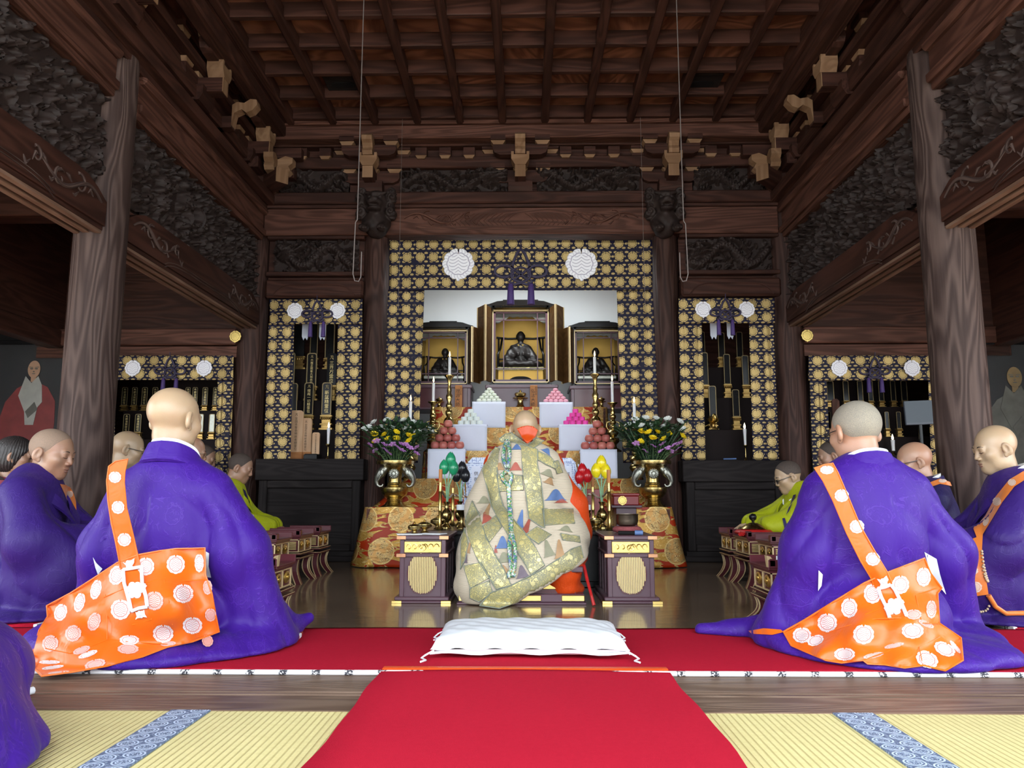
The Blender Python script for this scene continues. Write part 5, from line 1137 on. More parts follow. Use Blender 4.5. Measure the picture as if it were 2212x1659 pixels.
def tablet(label,xl,xr,yt,yb_,Y,txt=None,rim=True,base=0,z0=None,round_=True,mats=None,name='memorial_tablet',grp='black memorial tablets',ink=2,seal=True):
    a=atY(xl,yt,Y); b=atY(xr,yb_,Y); w=b.x-a.x; zb_=b.z; cx=(a.x+b.x)/2; z00=z0 if z0 is not None else zb_-(base and .10)
    r=thing(name,label,'memorial tablet',(cx,Y+.02,z00),group=grp); mats=mats or TM
    def outl(i): 
        W=w/2-i; c=min(W*.5,.03) if round_ else .004; zt=a.z-i; return [(cx-W,zb_+i),(cx+W,zb_+i)]+[(cx+W-c+c*cs(t),zt-c+c*sn(t)) for t in (0,.4,.8,1.2,PI/2)]+[(cx-W+c-c*sn(t),zt-c+c*cs(t)) for t in (0,.4,.8,1.2,PI/2)]
    mb=MB(); mb.prism(outl(0),'y',Y,Y+.022); mb.build('board',mats[0],r)
    if rim:
        o,i=outl(0),outl(w*.09); n=len(o); mb=MB(); vs=[(p[0],Y-.004,p[1]) for p in o]+[(p[0],Y-.004,p[1]) for p in i]+[(p[0],Y+.001,p[1]) for p in o]+[(p[0],Y+.001,p[1]) for p in i]
        fs=[]
        for k in range(n):
            j=(k+1)%n; fs+=[(k,j,n+j,n+k),(k,2*n+k,2*n+j,j),(n+k,n+j,3*n+j,3*n+k)]
        mb.add(vs,fs); mb.build('gold_rim',mats[1],r)
    if txt:
        mb=MB(); H=a.z-zb_; sz=min(w*.62,H*.86/(len(txt)+(1.3 if seal else 0))); top=a.z-H*.06-sz*.6
        if seal:
            for P in ([(-.3,.35),(.1,.42),(.35,.3)],[(-.1,.4),(-.15,0),(-.4,-.4)],[(-.1,.1),(.25,.15),(.3,-.15),(.0,-.2)],[(.2,-.1),(.35,-.45)]): mb.tube([(cx+p*sz,Y-.001,top+q*sz) for p,q in P],sz*.05,5)
            top-=sz*1.3
        write(mb,txt,(cx,Y,top),sz,1.02); mb.build('lettering',mats[ink],r)
    if base:
        m=M['gold_dull']; mb=MB(); zc=zb_; bw=w*.62; k=(zc-z00)/.10
        mb.box(cx-bw,cx+bw,Y-.012,Y+.04,zc-.012*k,zc,.003); 
        for q in range(6): mb.ball((cx-bw*.85+bw*1.7*q/5,Y-.014,zc-.022*k),(bw*.16,.012,.010*k),8,6)
        mb.box(cx-bw*.7,cx+bw*.7,Y-.004,Y+.035,zc-.055*k,zc-.012*k); mb.box(cx-bw*1.0,cx+bw*1.0,Y-.016,Y+.045,zc-.067*k,zc-.055*k,.003); mb.box(cx-bw*.75,cx+bw*.75,Y-.006,Y+.036,zc-.085*k,zc-.067*k); mb.box(cx-bw*1.12,cx+bw*1.12,Y-.02,Y+.05,z00,zc-.085*k,.003)
        mb.build('tiered_base',m,r)
    return r
def ihai_shelves(label,X0,X1,steps):
    r=thing('tablet_shelves',label,'shelf',((X0+X1)/2,steps[0][0]+.2,steps[0][2]),group='dark stepped tablet shelves')
    for y0,y1,zb_,zt in steps: mb=MB(); mb.box(X0,X1,y0,y1,zb_,zt,.004); mb.build('shelf_step',M['cabin'],r)
M['cabin']=plain('dark_red_brown_lacquer',(.011,.0065,.0065),.6,0,.15,5,spec=.1)
# left niche
qL=lambda x,y:(560+x/4.483,640+y/4.483)
sL=[(7.36,7.60,zL+.001,atY(700,928,7.36).z),(7.60,7.80,zL+.001,atY(700,865,7.6).z),(7.80,8.05,zL+.001,atY(700,797,7.8).z)]
X0,X1=atY(632,700,7.4).x,atY(730,700,7.4).x
ihai_shelves('dark stepped shelves behind the left tablets',-2.40,-1.58,sL)
def tL(lb,x0,x1,y0,y1,Y,txt,base,z0,**k): a=qL(x0,y0); b=qL(x1,y1); return tablet(lb,a[0],b[0],a[1],b[1],Y,txt,base=base,z0=z0,**k)
tL('black tablet with gold writing on the left niche\'s lowest shelf, beside the parishioners\' wooden tablets',440,520,835,1150,7.42,'檀越一切精霊位',1,sL[0][3]) ['label']='black gilt-lettered tablet on the lowest step of the left niche, left one'
tL('black gilt-lettered tablet on the lowest step of the left niche, right one',612,695,835,1150,7.42,'新盆精霊位',1,sL[0][3])
tL('black tablet with long gold inscription in the middle of the left niche',465,550,550,870,7.64,'大僧正照輪大和尚位' if 0 else '大権正照峯大和尚位',1,sL[1][3])
tL('black tablet with faint writing on the middle step of the left niche, right',660,740,550,860,7.66,'三界万霊位',1,sL[1][3],rim=False)
tL('black tablet half hidden by the brocade strip, lowest left in the left niche',300,362,842,1150,7.44,None,1,sL[0][3])
tL('black tablet behind the brocade strip on the middle step of the left niche',268,338,545,860,7.66,None,1,sL[1][3])
tL('tall black tablet on the top step of the left niche, middle',500,560,262,585,7.84,'開山権法院',1,sL[2][3],ink=2) if 0 else tL('tall black tablet on the top step of the left niche, middle',500,562,262,600,7.84,None,1,sL[2][3])
tL('tall black tablet on the top step of the left niche, right',645,725,262,600,7.84,None,1,sL[2][3]); tL('plain black tablet without rim on the top step of the left niche',350,432,280,580,7.84,None,1,sL[2][3],rim=False)
SM=[M['sotoba'],M['sotoba'],M['ink']]
for lb,x0,x1,y0,y1,Y,tx in (('tallest pale wooden tablet with black writing on the left cabinet',300,412,1105,1520,7.22,'全国本誓会物故者精霊位'),('middle pale wooden tablet with black writing on the left cabinet',402,498,1180,1520,7.25,'全国花芸物故者精霊位'),('smallest pale wooden tablet on the left cabinet',515,578,1318,1540,7.20,'当山佳花物故者精霊位')):
    r=tL(lb,x0,x1,y0,y1,Y,tx,0,zL+.001,rim=False,mats=SM,name='wooden_tablet',grp='pale wooden tablets'); a=qL(x0,y1); b=qL(x1,y1); A=atY(a[0],a[1],Y); B=atY(b[0],b[1],Y)
    mb=MB(); mb.box(A.x-.012,B.x+.012,Y-.03,Y+.06,zL+.001,A.z+.01,.004); mb.build('foot',M['name' if x0<500 else 'black'],r)
def thin_stick(label,px,Y,z0,py_c,py_t,py_f):
    p=atY(px,py_c,Y); r=thing('candlestick',label,'candlestick',(p.x,Y,z0),group='thin brass candlesticks'); H=p.z-z0
    mb=MB(); mb.lathe([(.028,0),(.022,.008),(.008,.022),(.005,.05),(.007,H*.4),(.004,H*.5),(.005,H*.8),(.008,H-.02),(.022,H-.008),(.022,H-.002),(.008,H)],(p.x,Y,z0),16); mb.build('stem',M['brass'],r,.9); return p
p=thin_stick('thin brass candlestick on the left cabinet',709,7.12,zL,959,0,0); candle('tapered white candle on the left cabinet',p.x,7.12,p.z+.001,atY(709,924,7.12).z,.012,.0165,True)
p=thin_stick('thin brass candlestick on the right cabinet',1610,7.12,zR,961,0,0); candle('tapered white candle on the right cabinet',p.x,7.12,p.z+.001,atY(1608,926,7.12).z,.011,.0165,True)
a=atY(658,982,7.1); b=atY(687,995,7.1); r=thing('small_black_box','small black box before the smallest wooden tablet','box',((a.x+b.x)/2,7.1,zL)); mb=MB(); mb.box(a.x,b.x,7.06,7.14,zL+.001,a.z,.004); mb.build('case',M['black'],r); mb=MB(); mb.box(a.x+.01,b.x-.01,7.07,7.13,a.z-.001,a.z+.006,.002); mb.build('lid',M['black'],r)
# paper streamers hanging in both niches
for s,pts in ((0,((660,702,735),(697,702,735))),(1,((1541,700,733),(1577,700,733)))):
    for k,(px,y0,y1) in enumerate(pts):
        a=atY(px,y0,7.3); b=atY(px,y1,7.3); w=.032; h=a.z-b.z; mb=MB(); P=[(-w,0),(w,0),(w,-h*.7),(w*.6,-h),(0,-h*.82),(-w*.5,-h),(-w,-h*.75)]; mb.prism([(a.x+p,a.z+.10*(q==0)+q) for p,q in P],'y',7.3,7.303)
        tag(mb.build('paper_streamer',M['paper'],solo=True),'white paper streamer behind the %s tassel of the %s niche'%(TAB[k],TAB[s]),'paper streamer',group='white paper streamers')
# right niche
qR=lambda x,y:(1450+x/4.484,640+y/4.484)
sR=[(7.30,7.55,zR+.001,atY(1570,928,7.30).z),(7.55,7.78,zR+.001,atY(1570,859,7.55).z),(7.78,8.05,zR+.001,atY(1570,793,7.78).z)]
ihai_shelves('dark stepped shelves behind the right tablets',1.52,2.30,sR)
RB=[('top step of the right niche, left',290,330,345,600,7.84,2),('top step of the right niche, middle',450,522,350,590,7.84,2),('top step of the right niche, right',625,697,345,590,7.84,2),('middle step of the right niche, left',288,362,545,858,7.62,1),('middle step of the right niche, with the brightest gold rim',503,577,560,850,7.62,1),('middle step of the right niche, right',680,757,572,858,7.62,1),('lowest step of the right niche, behind the gilt lotus',360,442,868,1180,7.40,0),('lowest step of the right niche, right of the gilt lotus',588,666,903,1165,7.40,0)]
for lb,x0,x1,y0,y1,Y,st in RB:
    a=qR(x0,y0); b=qR(x1,y1); tablet('black tablet on the '+lb,a[0],b[0],a[1],b[1],Y,None,base=1,z0=sR[st][3])
p=atY(1541,925,7.34); r=thing('gilt_lotus','gilt lotus ornament on the lowest step of the right niche','ornament',(p.x,7.34,sR[0][3])); mb=MB(); z0=sR[0][3]+.001; mb.lathe([(.05,0),(.045,.015),(.02,.03),(.018,.05),(.05,.06)],(p.x,7.34,z0),16); mb.build('foot',M['gold_dull'],r,.8)
mb=MB()
for k in range(12):
    a=k*2*PI/12; rr=.045 if k%2 else .062; d=Vector((cs(a),sn(a),0)); t=Vector((-sn(a),cs(a),0)); c=Vector((p.x,7.34,z0+.055)); top=.085 if k%2 else .06
    mb.add([c,c+d*rr*.7+t*.018+Vector((0,0,top*.4)),c+d*rr+Vector((0,0,top)),c+d*rr*.7-t*.018+Vector((0,0,top*.4)),c+d*rr*.55+Vector((0,0,top*.35))],[(0,1,4),(1,2,4),(2,3,4),(3,0,4)])
mb.ball((p.x+.01,7.33,z0+.12),(.022,.02,.035)); mb.tube([(p.x-.02,7.33,z0+.06),(p.x-.09,7.3,z0+.03)],.004,6); mb.build('petals',M['gold'],r)
p=atY(1576,992,7.1); r=thing('black_tray','small black tray of implements on the right cabinet','tray',(p.x,7.1,zR)); mb=MB(); mb.box(p.x-.075,p.x+.075,7.05,7.15,zR+.001,zR+.012,.004); mb.build('dish',M['black'],r); mb=MB(); mb.tube([(p.x-.06,7.08,zR+.018),(p.x+.06,7.10,zR+.022)],.007,8); mb.build('rod',M['mt_blue'],r)
# far bays: rows of small tablets
def far_row(side,q,rows,Xs,shelf):
    steps=[]
    for (Y,y0,y1,zbase,xs,nm,silver) in rows:
        zt=atY(q(0,0)[0],q(0,zbase)[1],Y).z; steps.append((Y-.05,Y+.24,.75 if not steps else steps[-1][3]-.03,zt))
        for j,(xa,xb_) in enumerate(xs):
            a=q(xa,y0); b=q(xb_,y1); sv=j in silver
            tablet(('silver-faced' if sv else 'small black')+' tablet on the %s shelf of the far %s bay, %s from the left'%(nm,side,pos_words(j,0)),a[0],b[0],a[1],b[1],Y,None if (sv or side=='right') else '先師清照院位',base=1,z0=zt,grp='small tablets in the far bays',mats=[M['pewter'] if sv else M['black'],M['rimgold'],M['goldink']],seal=False)
    r=thing('tablet_shelves',shelf,'shelf',((Xs[0]+Xs[1])/2,7.5,0),group='dark stepped tablet shelves'); mb=MB(); mb.box(Xs[0],Xs[1],7.2,7.5,0,.95,.004); mb.build('shelf_base',M['cabin'],r)
    for y0,y1,zb_,zt in steps: mb=MB(); mb.box(Xs[0],Xs[1],y0,y1,zb_-.1,zt,.004); mb.build('shelf_step',M['cabin'],r)
    mb=MB(); mb.box(Xs[0],Xs[1],7.95,8.0,0,2.2); mb.build('back_board',M['cabin'],r)
q=lambda x,y:(230+x/6.38,750+y/6.38)
far_row('left',q,[(7.42,920,1170,1275,[(240,310),(400,470),(1265,1330),(1420,1485)],'lower',(2,3)),(7.70,552,800,882,[(220,282),(360,415),(495,556),(640,700),(1095,1150),(1192,1250),(1330,1390),(1475,1528)],'upper',())],(-4.05,-2.78),'dark shelves of small tablets in the far left bay')
q=lambda x,y:(1730+x/6.38,750+y/6.38)
far_row('right',q,[(7.42,890,1120,1240,[(365,420),(1150,1222),(1310,1388)],'lower',()),(7.70,462,740,830,[(345,462),(572,668),(770,862),(915,1002),(1060,1150),(1225,1315),(1370,1475)],'upper',())],(2.62,3.95),'dark shelves of tablets in the far right bay')
a=atY(1795,862,7.35); b=atY(1815,930,7.35); r=thing('wooden_tablet','plain brown round-topped board standing in the far right bay','board',((a.x+b.x)/2,7.36,.95)); mb=MB(); c=.02; mb.prism([(a.x,.95),(b.x,.95),(b.x,a.z-c),(b.x-c,a.z),(a.x+c,a.z),(a.x,a.z-c)],'y',7.33,7.35); mb.build('board',M['wood_red'],r)
p=atY(1930,950,7.1); r=thing('candlestick','thin brass candlestick in the far right bay, behind the heads','candlestick',(p.x,7.28,.951)); mb=MB(); 
pz=atY(1930,974,7.28); mb.lathe([(.03,0),(.006,.03),(.005,max(.04,pz.z-.951-.01)),(.02,pz.z-.951)],(pz.x,7.28,.951),14); mb.build('stem',M['brass'],r,.9); candle('white candle burning in the far right bay',pz.x,7.28,pz.z+.001,atY(1930,950,7.28).z,.014,.018,True)
a=atY(1955,865,6.7); b=atY(2025,917,6.7); r=thing('grey_screen','grey-blue flat panel screen on a stand in the far right bay','screen',((a.x+b.x)/2,6.72,0)); mb=MB(); Mx=T(((a.x+b.x)/2,6.7,(a.z+b.z)/2),-.12,0,-.03); w=(b.x-a.x)/2; h=(a.z-b.z)/2
mb.box(-w,w,0,.03,-h,h,.004,Mx); mb.build('casing',M['screenrim'],r); mb=MB(); mb.box(-w+.008,w-.008,-.002,.001,-h+.02,h-.008,0,Mx); mb.build('display',M['screen'],r); mb=MB(); mb.tube([((a.x+b.x)/2,6.73,b.z+.05),((a.x+b.x)/2,6.73,.02)],.018,10); mb.box((a.x+b.x)/2-.18,(a.x+b.x)/2+.18,6.6,6.86,0,.025,.006); mb.build('stand',M['black'],r)
# portraits behind glass in the far aisles
def portrait(label,cx,py_top,py_bot,Y,face,fx,sc,robe,bald):
    zt=atY(cx,py_top,Y).z; zb_=atY(cx,py_bot,Y).z; X=atY(cx,900,Y).x; w=.72; r=thing('framed_portrait',label,'picture',(X,Y,zb_),group='framed monk portraits')
    mb=MB(); mb.box(X-w,X+w,Y,Y+.02,zb_,zt); mb.build('picture_ground',M['pic_bg'],r)
    mb=MB(); f=.04
    for q in ((X-w-f,X-w,zb_-f,zt+f),(X+w,X+w+f,zb_-f,zt+f),(X-w,X+w,zt,zt+f),(X-w,X+w,zb_-f,zb_)): mb.box(q[0],q[1],Y-.03,Y+.02,q[2],q[3],.005)
    mb.build('frame',M['black'],r)
    F=atY(fx,face,Y); x,z=F.x,F.z; s=sc
    def flat(nm,mat,polys,d):
        mb=MB()
        for P in polys:
            if callable(P): P=P()
            mb.prism([(x+a*s,z+b*s) for a,b in P],'y',Y-d,Y-d+.003)
        mb.build(nm,mat,r)
    def el(cx_,cz,a,b,n=24): return [(cx_+a*cs(2*PI*k/n),cz+b*sn(2*PI*k/n)) for k in range(n)]
    flat('painted_robe',robe,[[(-.62,-1.45),(-.60,-1.0),(-.5,-.62),(-.30,-.36),(-.10,-.25),(.10,-.25),(.28,-.34),(.44,-.6),(.46,-1.0),(.44,-1.45)]],.004)
    flat('painted_scarf',M['pic_gray'] if bald else M['pic_dim'],[[(-.15,-.13),(-.03,-.26),(.09,-.13),(.17,-.30),(.20,-.62),(.12,-.72),(.07,-1.05),(-.09,-1.05),(-.12,-.8),(-.26,-.5)]],.008)
    flat('painted_fan',M['pic_dim'],[[(-.10,-.80),(.06,-.62),(.13,-.76),(-.04,-.92)]],.012)
    flat('painted_head',M['pic_skin'] if bald else M['pic_ochre'],[el(0,0,.118,.165)],.010); flat('painted_neck',M['pic_skin'] if bald else M['pic_ochre'],[[(-.05,-.10),(.05,-.10),(.05,-.24),(-.05,-.24)]],.0065)
    flat('painted_features',M['pic_dim'],[el(-.045,.01,.030,.014,10),el(.045,.01,.030,.014,10),el(0,-.045,.016,.012,8),el(0,-.085,.034,.009,10),[(-.09,.035),(-.02,.032),(-.02,.042),(-.09,.048)],[(.09,.035),(.02,.032),(.02,.042),(.09,.048)]],.013)
    mb=MB(); mb.box(X-w,X+w,Y-.022,Y-.020,zb_,zt); mb.build('glass_pane',M['glass'],r)
portrait('large framed portrait of a bald monk in a red robe and grey scarf, far left',52,745,1065,7.08,798,75,.50,M['pic_red'],True)
portrait('dim framed portrait of a robed monk at the far right edge',2205,745,1065,7.08,815,2190,.58,M['pic_dim'],False)
# side tables with gilt slatted cartouches
def side_table(label,x0,x1,y0,y1,h,sx):
    r=thing('side_table',label,'table',((x0+x1)/2,(y0+y1)/2,0),group='plum side tables'); cx=(x0+x1)/2; w=(x1-x0)/2
    mb=MB(); mb.box(x0-.012,x1+.012,y0-.012,y1+.012,h-.022,h,.004); mb.build('tabletop',M['plum'],r)
    mb=MB(); mb.box(x0+.012,x1-.012,y0+.012,y1-.012,.03,h-.022); 
    for xx in (x0+.004,x1-.03):
        for yy in (y0+.004,y1-.03): mb.box(xx,xx+.026,yy,yy+.026,.03,h-.022,.003)
    mb.box(x0+.0,x1-.0,y0+.0,y1-.0,h-.118,h-.098,.003); mb.build('body',M['plum'],r)
    xe=(x1-.012) if sx<0 else (x0+.012); mb=MB()
    for k in range(4): yy=y0+.06+k*(y1-y0-.12)/3; mb.box(xe-.006,xe+.006,yy-.012,yy+.012,.03,h-.12)
    mb.box(xe-.006,xe+.006,y0,y1,h-.06,h-.045); mb.build('side_posts',M['plum'],r)
    mb=MB(); mb.box(x0-.03,x1+.03,y0-.03,y1+.03,0,.014,.004); mb.box(x0-.018,x1+.018,y0-.018,y1+.018,.014,.034,.004); mb.build('plinth',M['plum'],r)
    mb=MB(); mb.box(cx-w*.78,cx+w*.78,y0-.002,y0+.012,h-.094,h-.032,.002)
    for s in (-1,1):
        for k in range(3): P=[(cx+s*(.012+.032*k+.016*cs(t)*(1-t/9)),y0-.004,h-.063+.02*sn(t)*(1-t/9)) for t in [i*.5 for i in range(11)]]; mb.tube(P,.0028,5)
    P=[(cx+.018*cs(t),y0-.004,h-.066+.016*sn(t)) for t in [i*PI/8 for i in range(16)]]; mb.tube(P,.003,5,True); mb.build('gilt_plaque',M['gold'],r)
    def cart(s):
        P=[]
        for k in range(64):
            a=2*PI*k/64; q=1-.055*abs(sn(a*3+PI/2*0))**.6; P.append((cx+w*.63*q*s*(abs(cs(a))**.85)*(1 if cs(a)>0 else -1),.158+.115*q*s*(abs(sn(a))**.85)*(1 if sn(a)>0 else -1)))
        return P
    mb=MB(); o=cart(1.04); n=len(o); i_=cart(.97); mb.add([(p[0],y0+.004,p[1]) for p in o]+[(p[0],y0+.004,p[1]) for p in i_]+[(p[0],y0+.013,p[1]) for p in o],[q for k in range(n) for q in ((k,(k+1)%n,n+(k+1)%n,n+k),(k,2*n+k,2*n+(k+1)%n,(k+1)%n))]); mb.build('cartouche_rim',M['maroon'],r)
    mb=MB(); ns=17
    for k in range(ns):
        u=(k+.5)/ns*2-1; hh=.115*.97*math.sqrt(max(.02,1-abs(u)**2.4))*(1-.03*abs(sn(k*.9))); X=cx+u*w*.61; mb.box(X-w*.022,X+w*.022,y0+.002,y0+.012,.158-hh,.158+hh,.0015)
    mb.build('gilt_slats',M['slat'],r)
    mb=MB(); mb.prism(cart(.97),'y',y0+.0105,y0+.0125); mb.build('cartouche_ground',M['kesa'],r)
    for nm,zz,mt,wd in (('copper_corner',h-.011,'copper',.05),('copper_corner',h-.108,'copper',.05)):
        for s in (-1,1): mb=MB(); X=cx+s*(w+.012); mb.box(min(X,X-s*wd)-.001,max(X,X-s*wd)+.001,y0-.0145,y0+.004,zz-.010,zz+.010,.001); mb.build(nm,M[mt],r)
    for s in (-1,1): mb=MB(); X=cx+s*(w+.031); mb.box(min(X,X-s*.055),max(X,X-s*.055),y0-.032,y0+.03,.000,.0145,.001); mb.build('gilt_corner',M['gold'],r)
    return h
M['slat']=plain('pale_gilt_slats',(.72,.56,.26),.4,.45,.08,20); M['copper']=metal('copper',(.70,.36,.20),.3)
HL=side_table('plum side table with round gilt slatted panel left of the central priest',-.700,-.436,4.36,4.90,.365,-1); side_table('plum side table with round gilt slatted panel right of the central priest',.455,.722,4.36,4.90,.365,1)
def brass_pot(label,x,y,z,s,lid=True):
    r=thing('brass_pot',label,'pot',(x,y,z),group='small lidded brass pots'); mb=MB(); mb.lathe([(.6*s,0),(.55*s,.1*s),(.3*s,.25*s),(.3*s,.4*s),(.95*s,.75*s),(1.*s,1.0*s),(.9*s,1.05*s)],(x,y,z),20); mb.build('bowl',M['brass'],r,.7)
    mb=MB(); mb.lathe([(1.0*s,1.05*s),(.98*s,1.12*s),(.6*s,1.35*s),(.2*s,1.45*s),(.1*s,1.5*s),(.16*s,1.62*s),(.05*s,1.75*s),(0,1.76*s)],(x,y,z),20); mb.build('lid',M['brass'],r,.7)
brass_pot('small lidded brass pot at the front of the left side table',-.635,4.50,.366,.040); brass_pot('small lidded brass pot at the back of the left side table',-.60,4.68,.366,.044)
for k,(x,y,a,lb) in enumerate(((-.66,4.46,.2,'left'),(-.53,4.50,-.3,'right'))):
    mb=MB(); mb.box(-.07,.07,-.05,.05,0,.004,0,T((x,y,.366),a)); tag(mb.build('sutra_paper',M['white'],solo=True),'%s white folded paper lying on the left side table'%lb,'paper',group='papers on the left side table')
x,y=.605,4.62; r=thing('bowl_cushion','crimson padded cushion under the singing bowl','cushion',(x,y,.366)); mb=MB(); mb.lathe([(.055,.001),(.082,.010),(.088,.022),(.078,.036),(.062,.041),(.04,.036),(0,.034)],(x,y,.366),28); mb.build('ring_pad',M['yarn'],r,1)
r=thing('singing_bowl','dark bronze singing bowl on the right side table','bowl',(x,y,.402)); mb=MB(); mb.lathe([(.040,.0),(.060,.009),(.066,.03),(.065,.062),(.068,.068),(.062,.070),(.060,.062),(.061,.03),(.05,.012),(0,.008)],(x,y,.4075),32); mb.build('shell',M['bowl'],r,.8)
r=thing('bowl_mallet','dark mallet lying in front of the singing bowl','mallet',(.60,4.42,.366)); mb=MB(); mb.tube([(.53,4.43,.377),(.62,4.41,.377)],.011,10); mb.build('handle',M['blackm'],r,1); mb=MB(); mb.tube([(.62,4.41,.379),(.665,4.405,.379)],.0135,10); mb.build('wrapped_head',M['mt_blue'],r,1)
# priest's dais
r=thing('priest_dais','low plum dais with gilt fittings under the central priest','dais',(-.02,4.65,0)); mb=MB(); mb.box(-.37,.335,4.29,4.98,0,.012,.003); mb.box(-.36,.325,4.30,4.97,.012,.055,.004); mb.build('base',M['plum'],r)
mb=MB(); mb.box(-.31,.28,4.35,4.93,.055,.17); mb.build('waist',M['maroon'],r); mb=MB(); mb.box(-.35,.32,4.31,4.96,.17,.20,.004); mb.build('top',M['plum'],r)
for k,(a,b) in enumerate(((-.36,-.26),(-.05,.09),(.20,.325))): mb=MB(); mb.box(a,b,4.296,4.305,.018,.050,.003); mb.build('gilt_fitting',M['gold'],r)
for k,(a,b) in enumerate(((-.28,-.12),(.10,.26))): mb=MB(); mb.box(a,b,4.345,4.352,.075,.155,.003); mb.build('gilt_panel',M['gold'],r)
for k in range(2): mb=MB(); mb.box(.278,.284,4.42+.25*k,4.60+.25*k,.075,.155,.002); mb.build('gilt_panel',M['gold'],r)
# black altar table in front of the priest with implements
r=thing('altar_table','low black altar table before the central priest','table',(-.02,5.45,0)); TZ=.36; mb=MB(); mb.box(-.70,.66,5.05,5.85,TZ-.03,TZ,.005); mb.build('tabletop',M['black'],r); mb=MB(); mb.box(-.66,.62,5.09,5.81,.04,TZ-.03); mb.build('body',M['black'],r); mb=MB(); mb.box(-.70,.66,5.06,5.84,0,.04,.005); mb.build('plinth',M['black'],r)
q2=lambda x,y:(740+x/2.911,900+y/2.911)
def post(label,zx,ztop,Y):
    a=q2(zx,ztop); p=atY(a[0],a[1],Y); r=thing('corner_post',label,'post',(p.x,Y,TZ),group='gilt corner posts of the altar table'); H=p.z-TZ; mb=MB()
    mb.lathe([(.022,0),(.026,.01),(.012,.025),(.011,H*.3),(.014,H*.31),(.011,H*.33),(.011,H*.62),(.014,H*.63),(.011,H*.65),(.0105,H*.78)],(p.x,Y,TZ+.001),14); mb.build('shaft',M['gold'],r,.8); mb=MB(); mb.lathe([(.0115,H*.78),(.0125,H*.8),(.0125,H),(0,H)],(p.x,Y,TZ+.001),14); mb.build('painted_tip',M['name'],r,.8); return Vector((p.x,Y,p.z))
pa=post('front left gilt post with orange tip, under the green lotus',617,332,5.12); pb=post('rear left gilt post with orange tip, beside the black lotus',695,382,5.78); pc_=post('front right gilt post with orange tip, beside the yellow lotus',1672,335,5.12); pd=post('rear right gilt post with orange tip, behind the red lotus',1572,375,5.78)
def rope(label,a,b,f):
    mb=MB(); A=a+Vector((0,0,-f[0])); B=b+Vector((0,0,-f[0])); P=[A.lerp(B,t/14.)+Vector((0,0,-.05*sn(PI*t/14.))) for t in range(15)]; mb.tube(P,.0075,8); tag(mb.build('twisted_cord',M['rope'],None,1,solo=True),label,'cord',group='twisted cords between the posts')
rope('twisted cord strung between the two left posts',pa,pb,(.12,)); rope('twisted cord strung between the two right posts',pc_,pd,(.12,)); rope('twisted cord strung between the two rear posts',pb,pd,(.13,))
def lotus(color,mat,buds,vx,Y,cup_):
    a=q2(vx,690); zv=TZ+.001; X=atY(q2(vx,600)[0],q2(vx,600)[1],Y).x
    r=thing('lotus_vase','small brass vase holding the %s lotus buds'%color,'vase',(X,Y,zv),group='small brass lotus vases'); mb=MB(); mb.lathe([(.035,0),(.034,.012),(.015,.03),(.014,.04),(.034,.065),(.040,.09),(.030,.115),(.016,.13),(.014,.16),(.024,.18),(.022,.18),(.010,.16)],(X,Y,zv),20); mb.build('body',M['brass'],r,.8)
    for j,(bx,by) in enumerate(buds):
        p=q2(bx,by); P=atY(p[0],p[1],Y-.012*(j-1)); lab=('top','left','right')[j]; t=thing('lotus_bud','%s satin lotus bud, the %s one of three'%(color,lab),'lotus bud',(P.x,P.y,zv+.15),group='satin lotus buds')
        mb=MB(); dx=(P.x-X)*1.2
        for l in range(2):
            for k in range(5):
                a0=2*PI*(k+.5*l)/5; R=.036-.006*l
                def f(u,v,a0=a0,R=R,l=l):
                    ang=a0+(u-.5)*1.55*(1-v**3*.9); rad=R*sn(PI*min(1,.10+.9*v*.93))**.75*(1-.0*v); return (P.x+rad*cs(ang)+dx*.25*v*0,P.y+rad*sn(ang),P.z-.048+.098*v+.006*l*v)
                mb.grid(f,6,9)
        mb.build('bud',mat,t,1)
        mb=MB(); mb.tube([(X+(.004*(j-1)),Y,zv+.15),(X+(P.x-X)*.35,Y,zv+.15+(P.z-zv-.15)*.55),(P.x,P.y,P.z-.046)],.0042,7); mb.build('stem',M['jade'],t,1)
lotus('green',M['bud_g'],[(680,270),(640,318),(698,322)],655,5.35,0); lotus('black',M['bud_k'],[(752,325),(716,368),(772,370)],738,5.62,0); lotus('red',M['bud_r'],[(1507,338),(1490,380),(1540,372)],1528,5.62,0); lotus('yellow',M['bud_y'],[(1627,290),(1594,340),(1656,345)],1630,5.35,0)
for i,(zx,s) in enumerate(((750,'left'),(1527,'right'))):
    p=atY(*q2(zx,615),5.30); r=thing('offering_cup','brass footed cup with white filling on the %s of the altar table'%s,'cup',(p.x,5.3,TZ),group='white filled brass cups'); mb=MB(); mb.lathe([(.036,0),(.034,.008),(.014,.03),(.013,.08),(.034,.11),(.042,.125)],(p.x,5.3,TZ+.001),20); mb.build('foot',M['brass'],r,.8); mb=MB(); mb.lathe([(.036,.125),(.038,.16),(0,.162)],(p.x,5.3,TZ+.001),20); mb.build('filling',M['white'],r,.6)
for k,(zx,Y) in enumerate(((600,5.25),(1590,5.25))): p=atY(*q2(zx,650),Y); brass_pot('lidded brass pot on the altar table, %s'%('beside the front left post','beside the front right post')[k],p.x,Y,TZ+.001,.052)
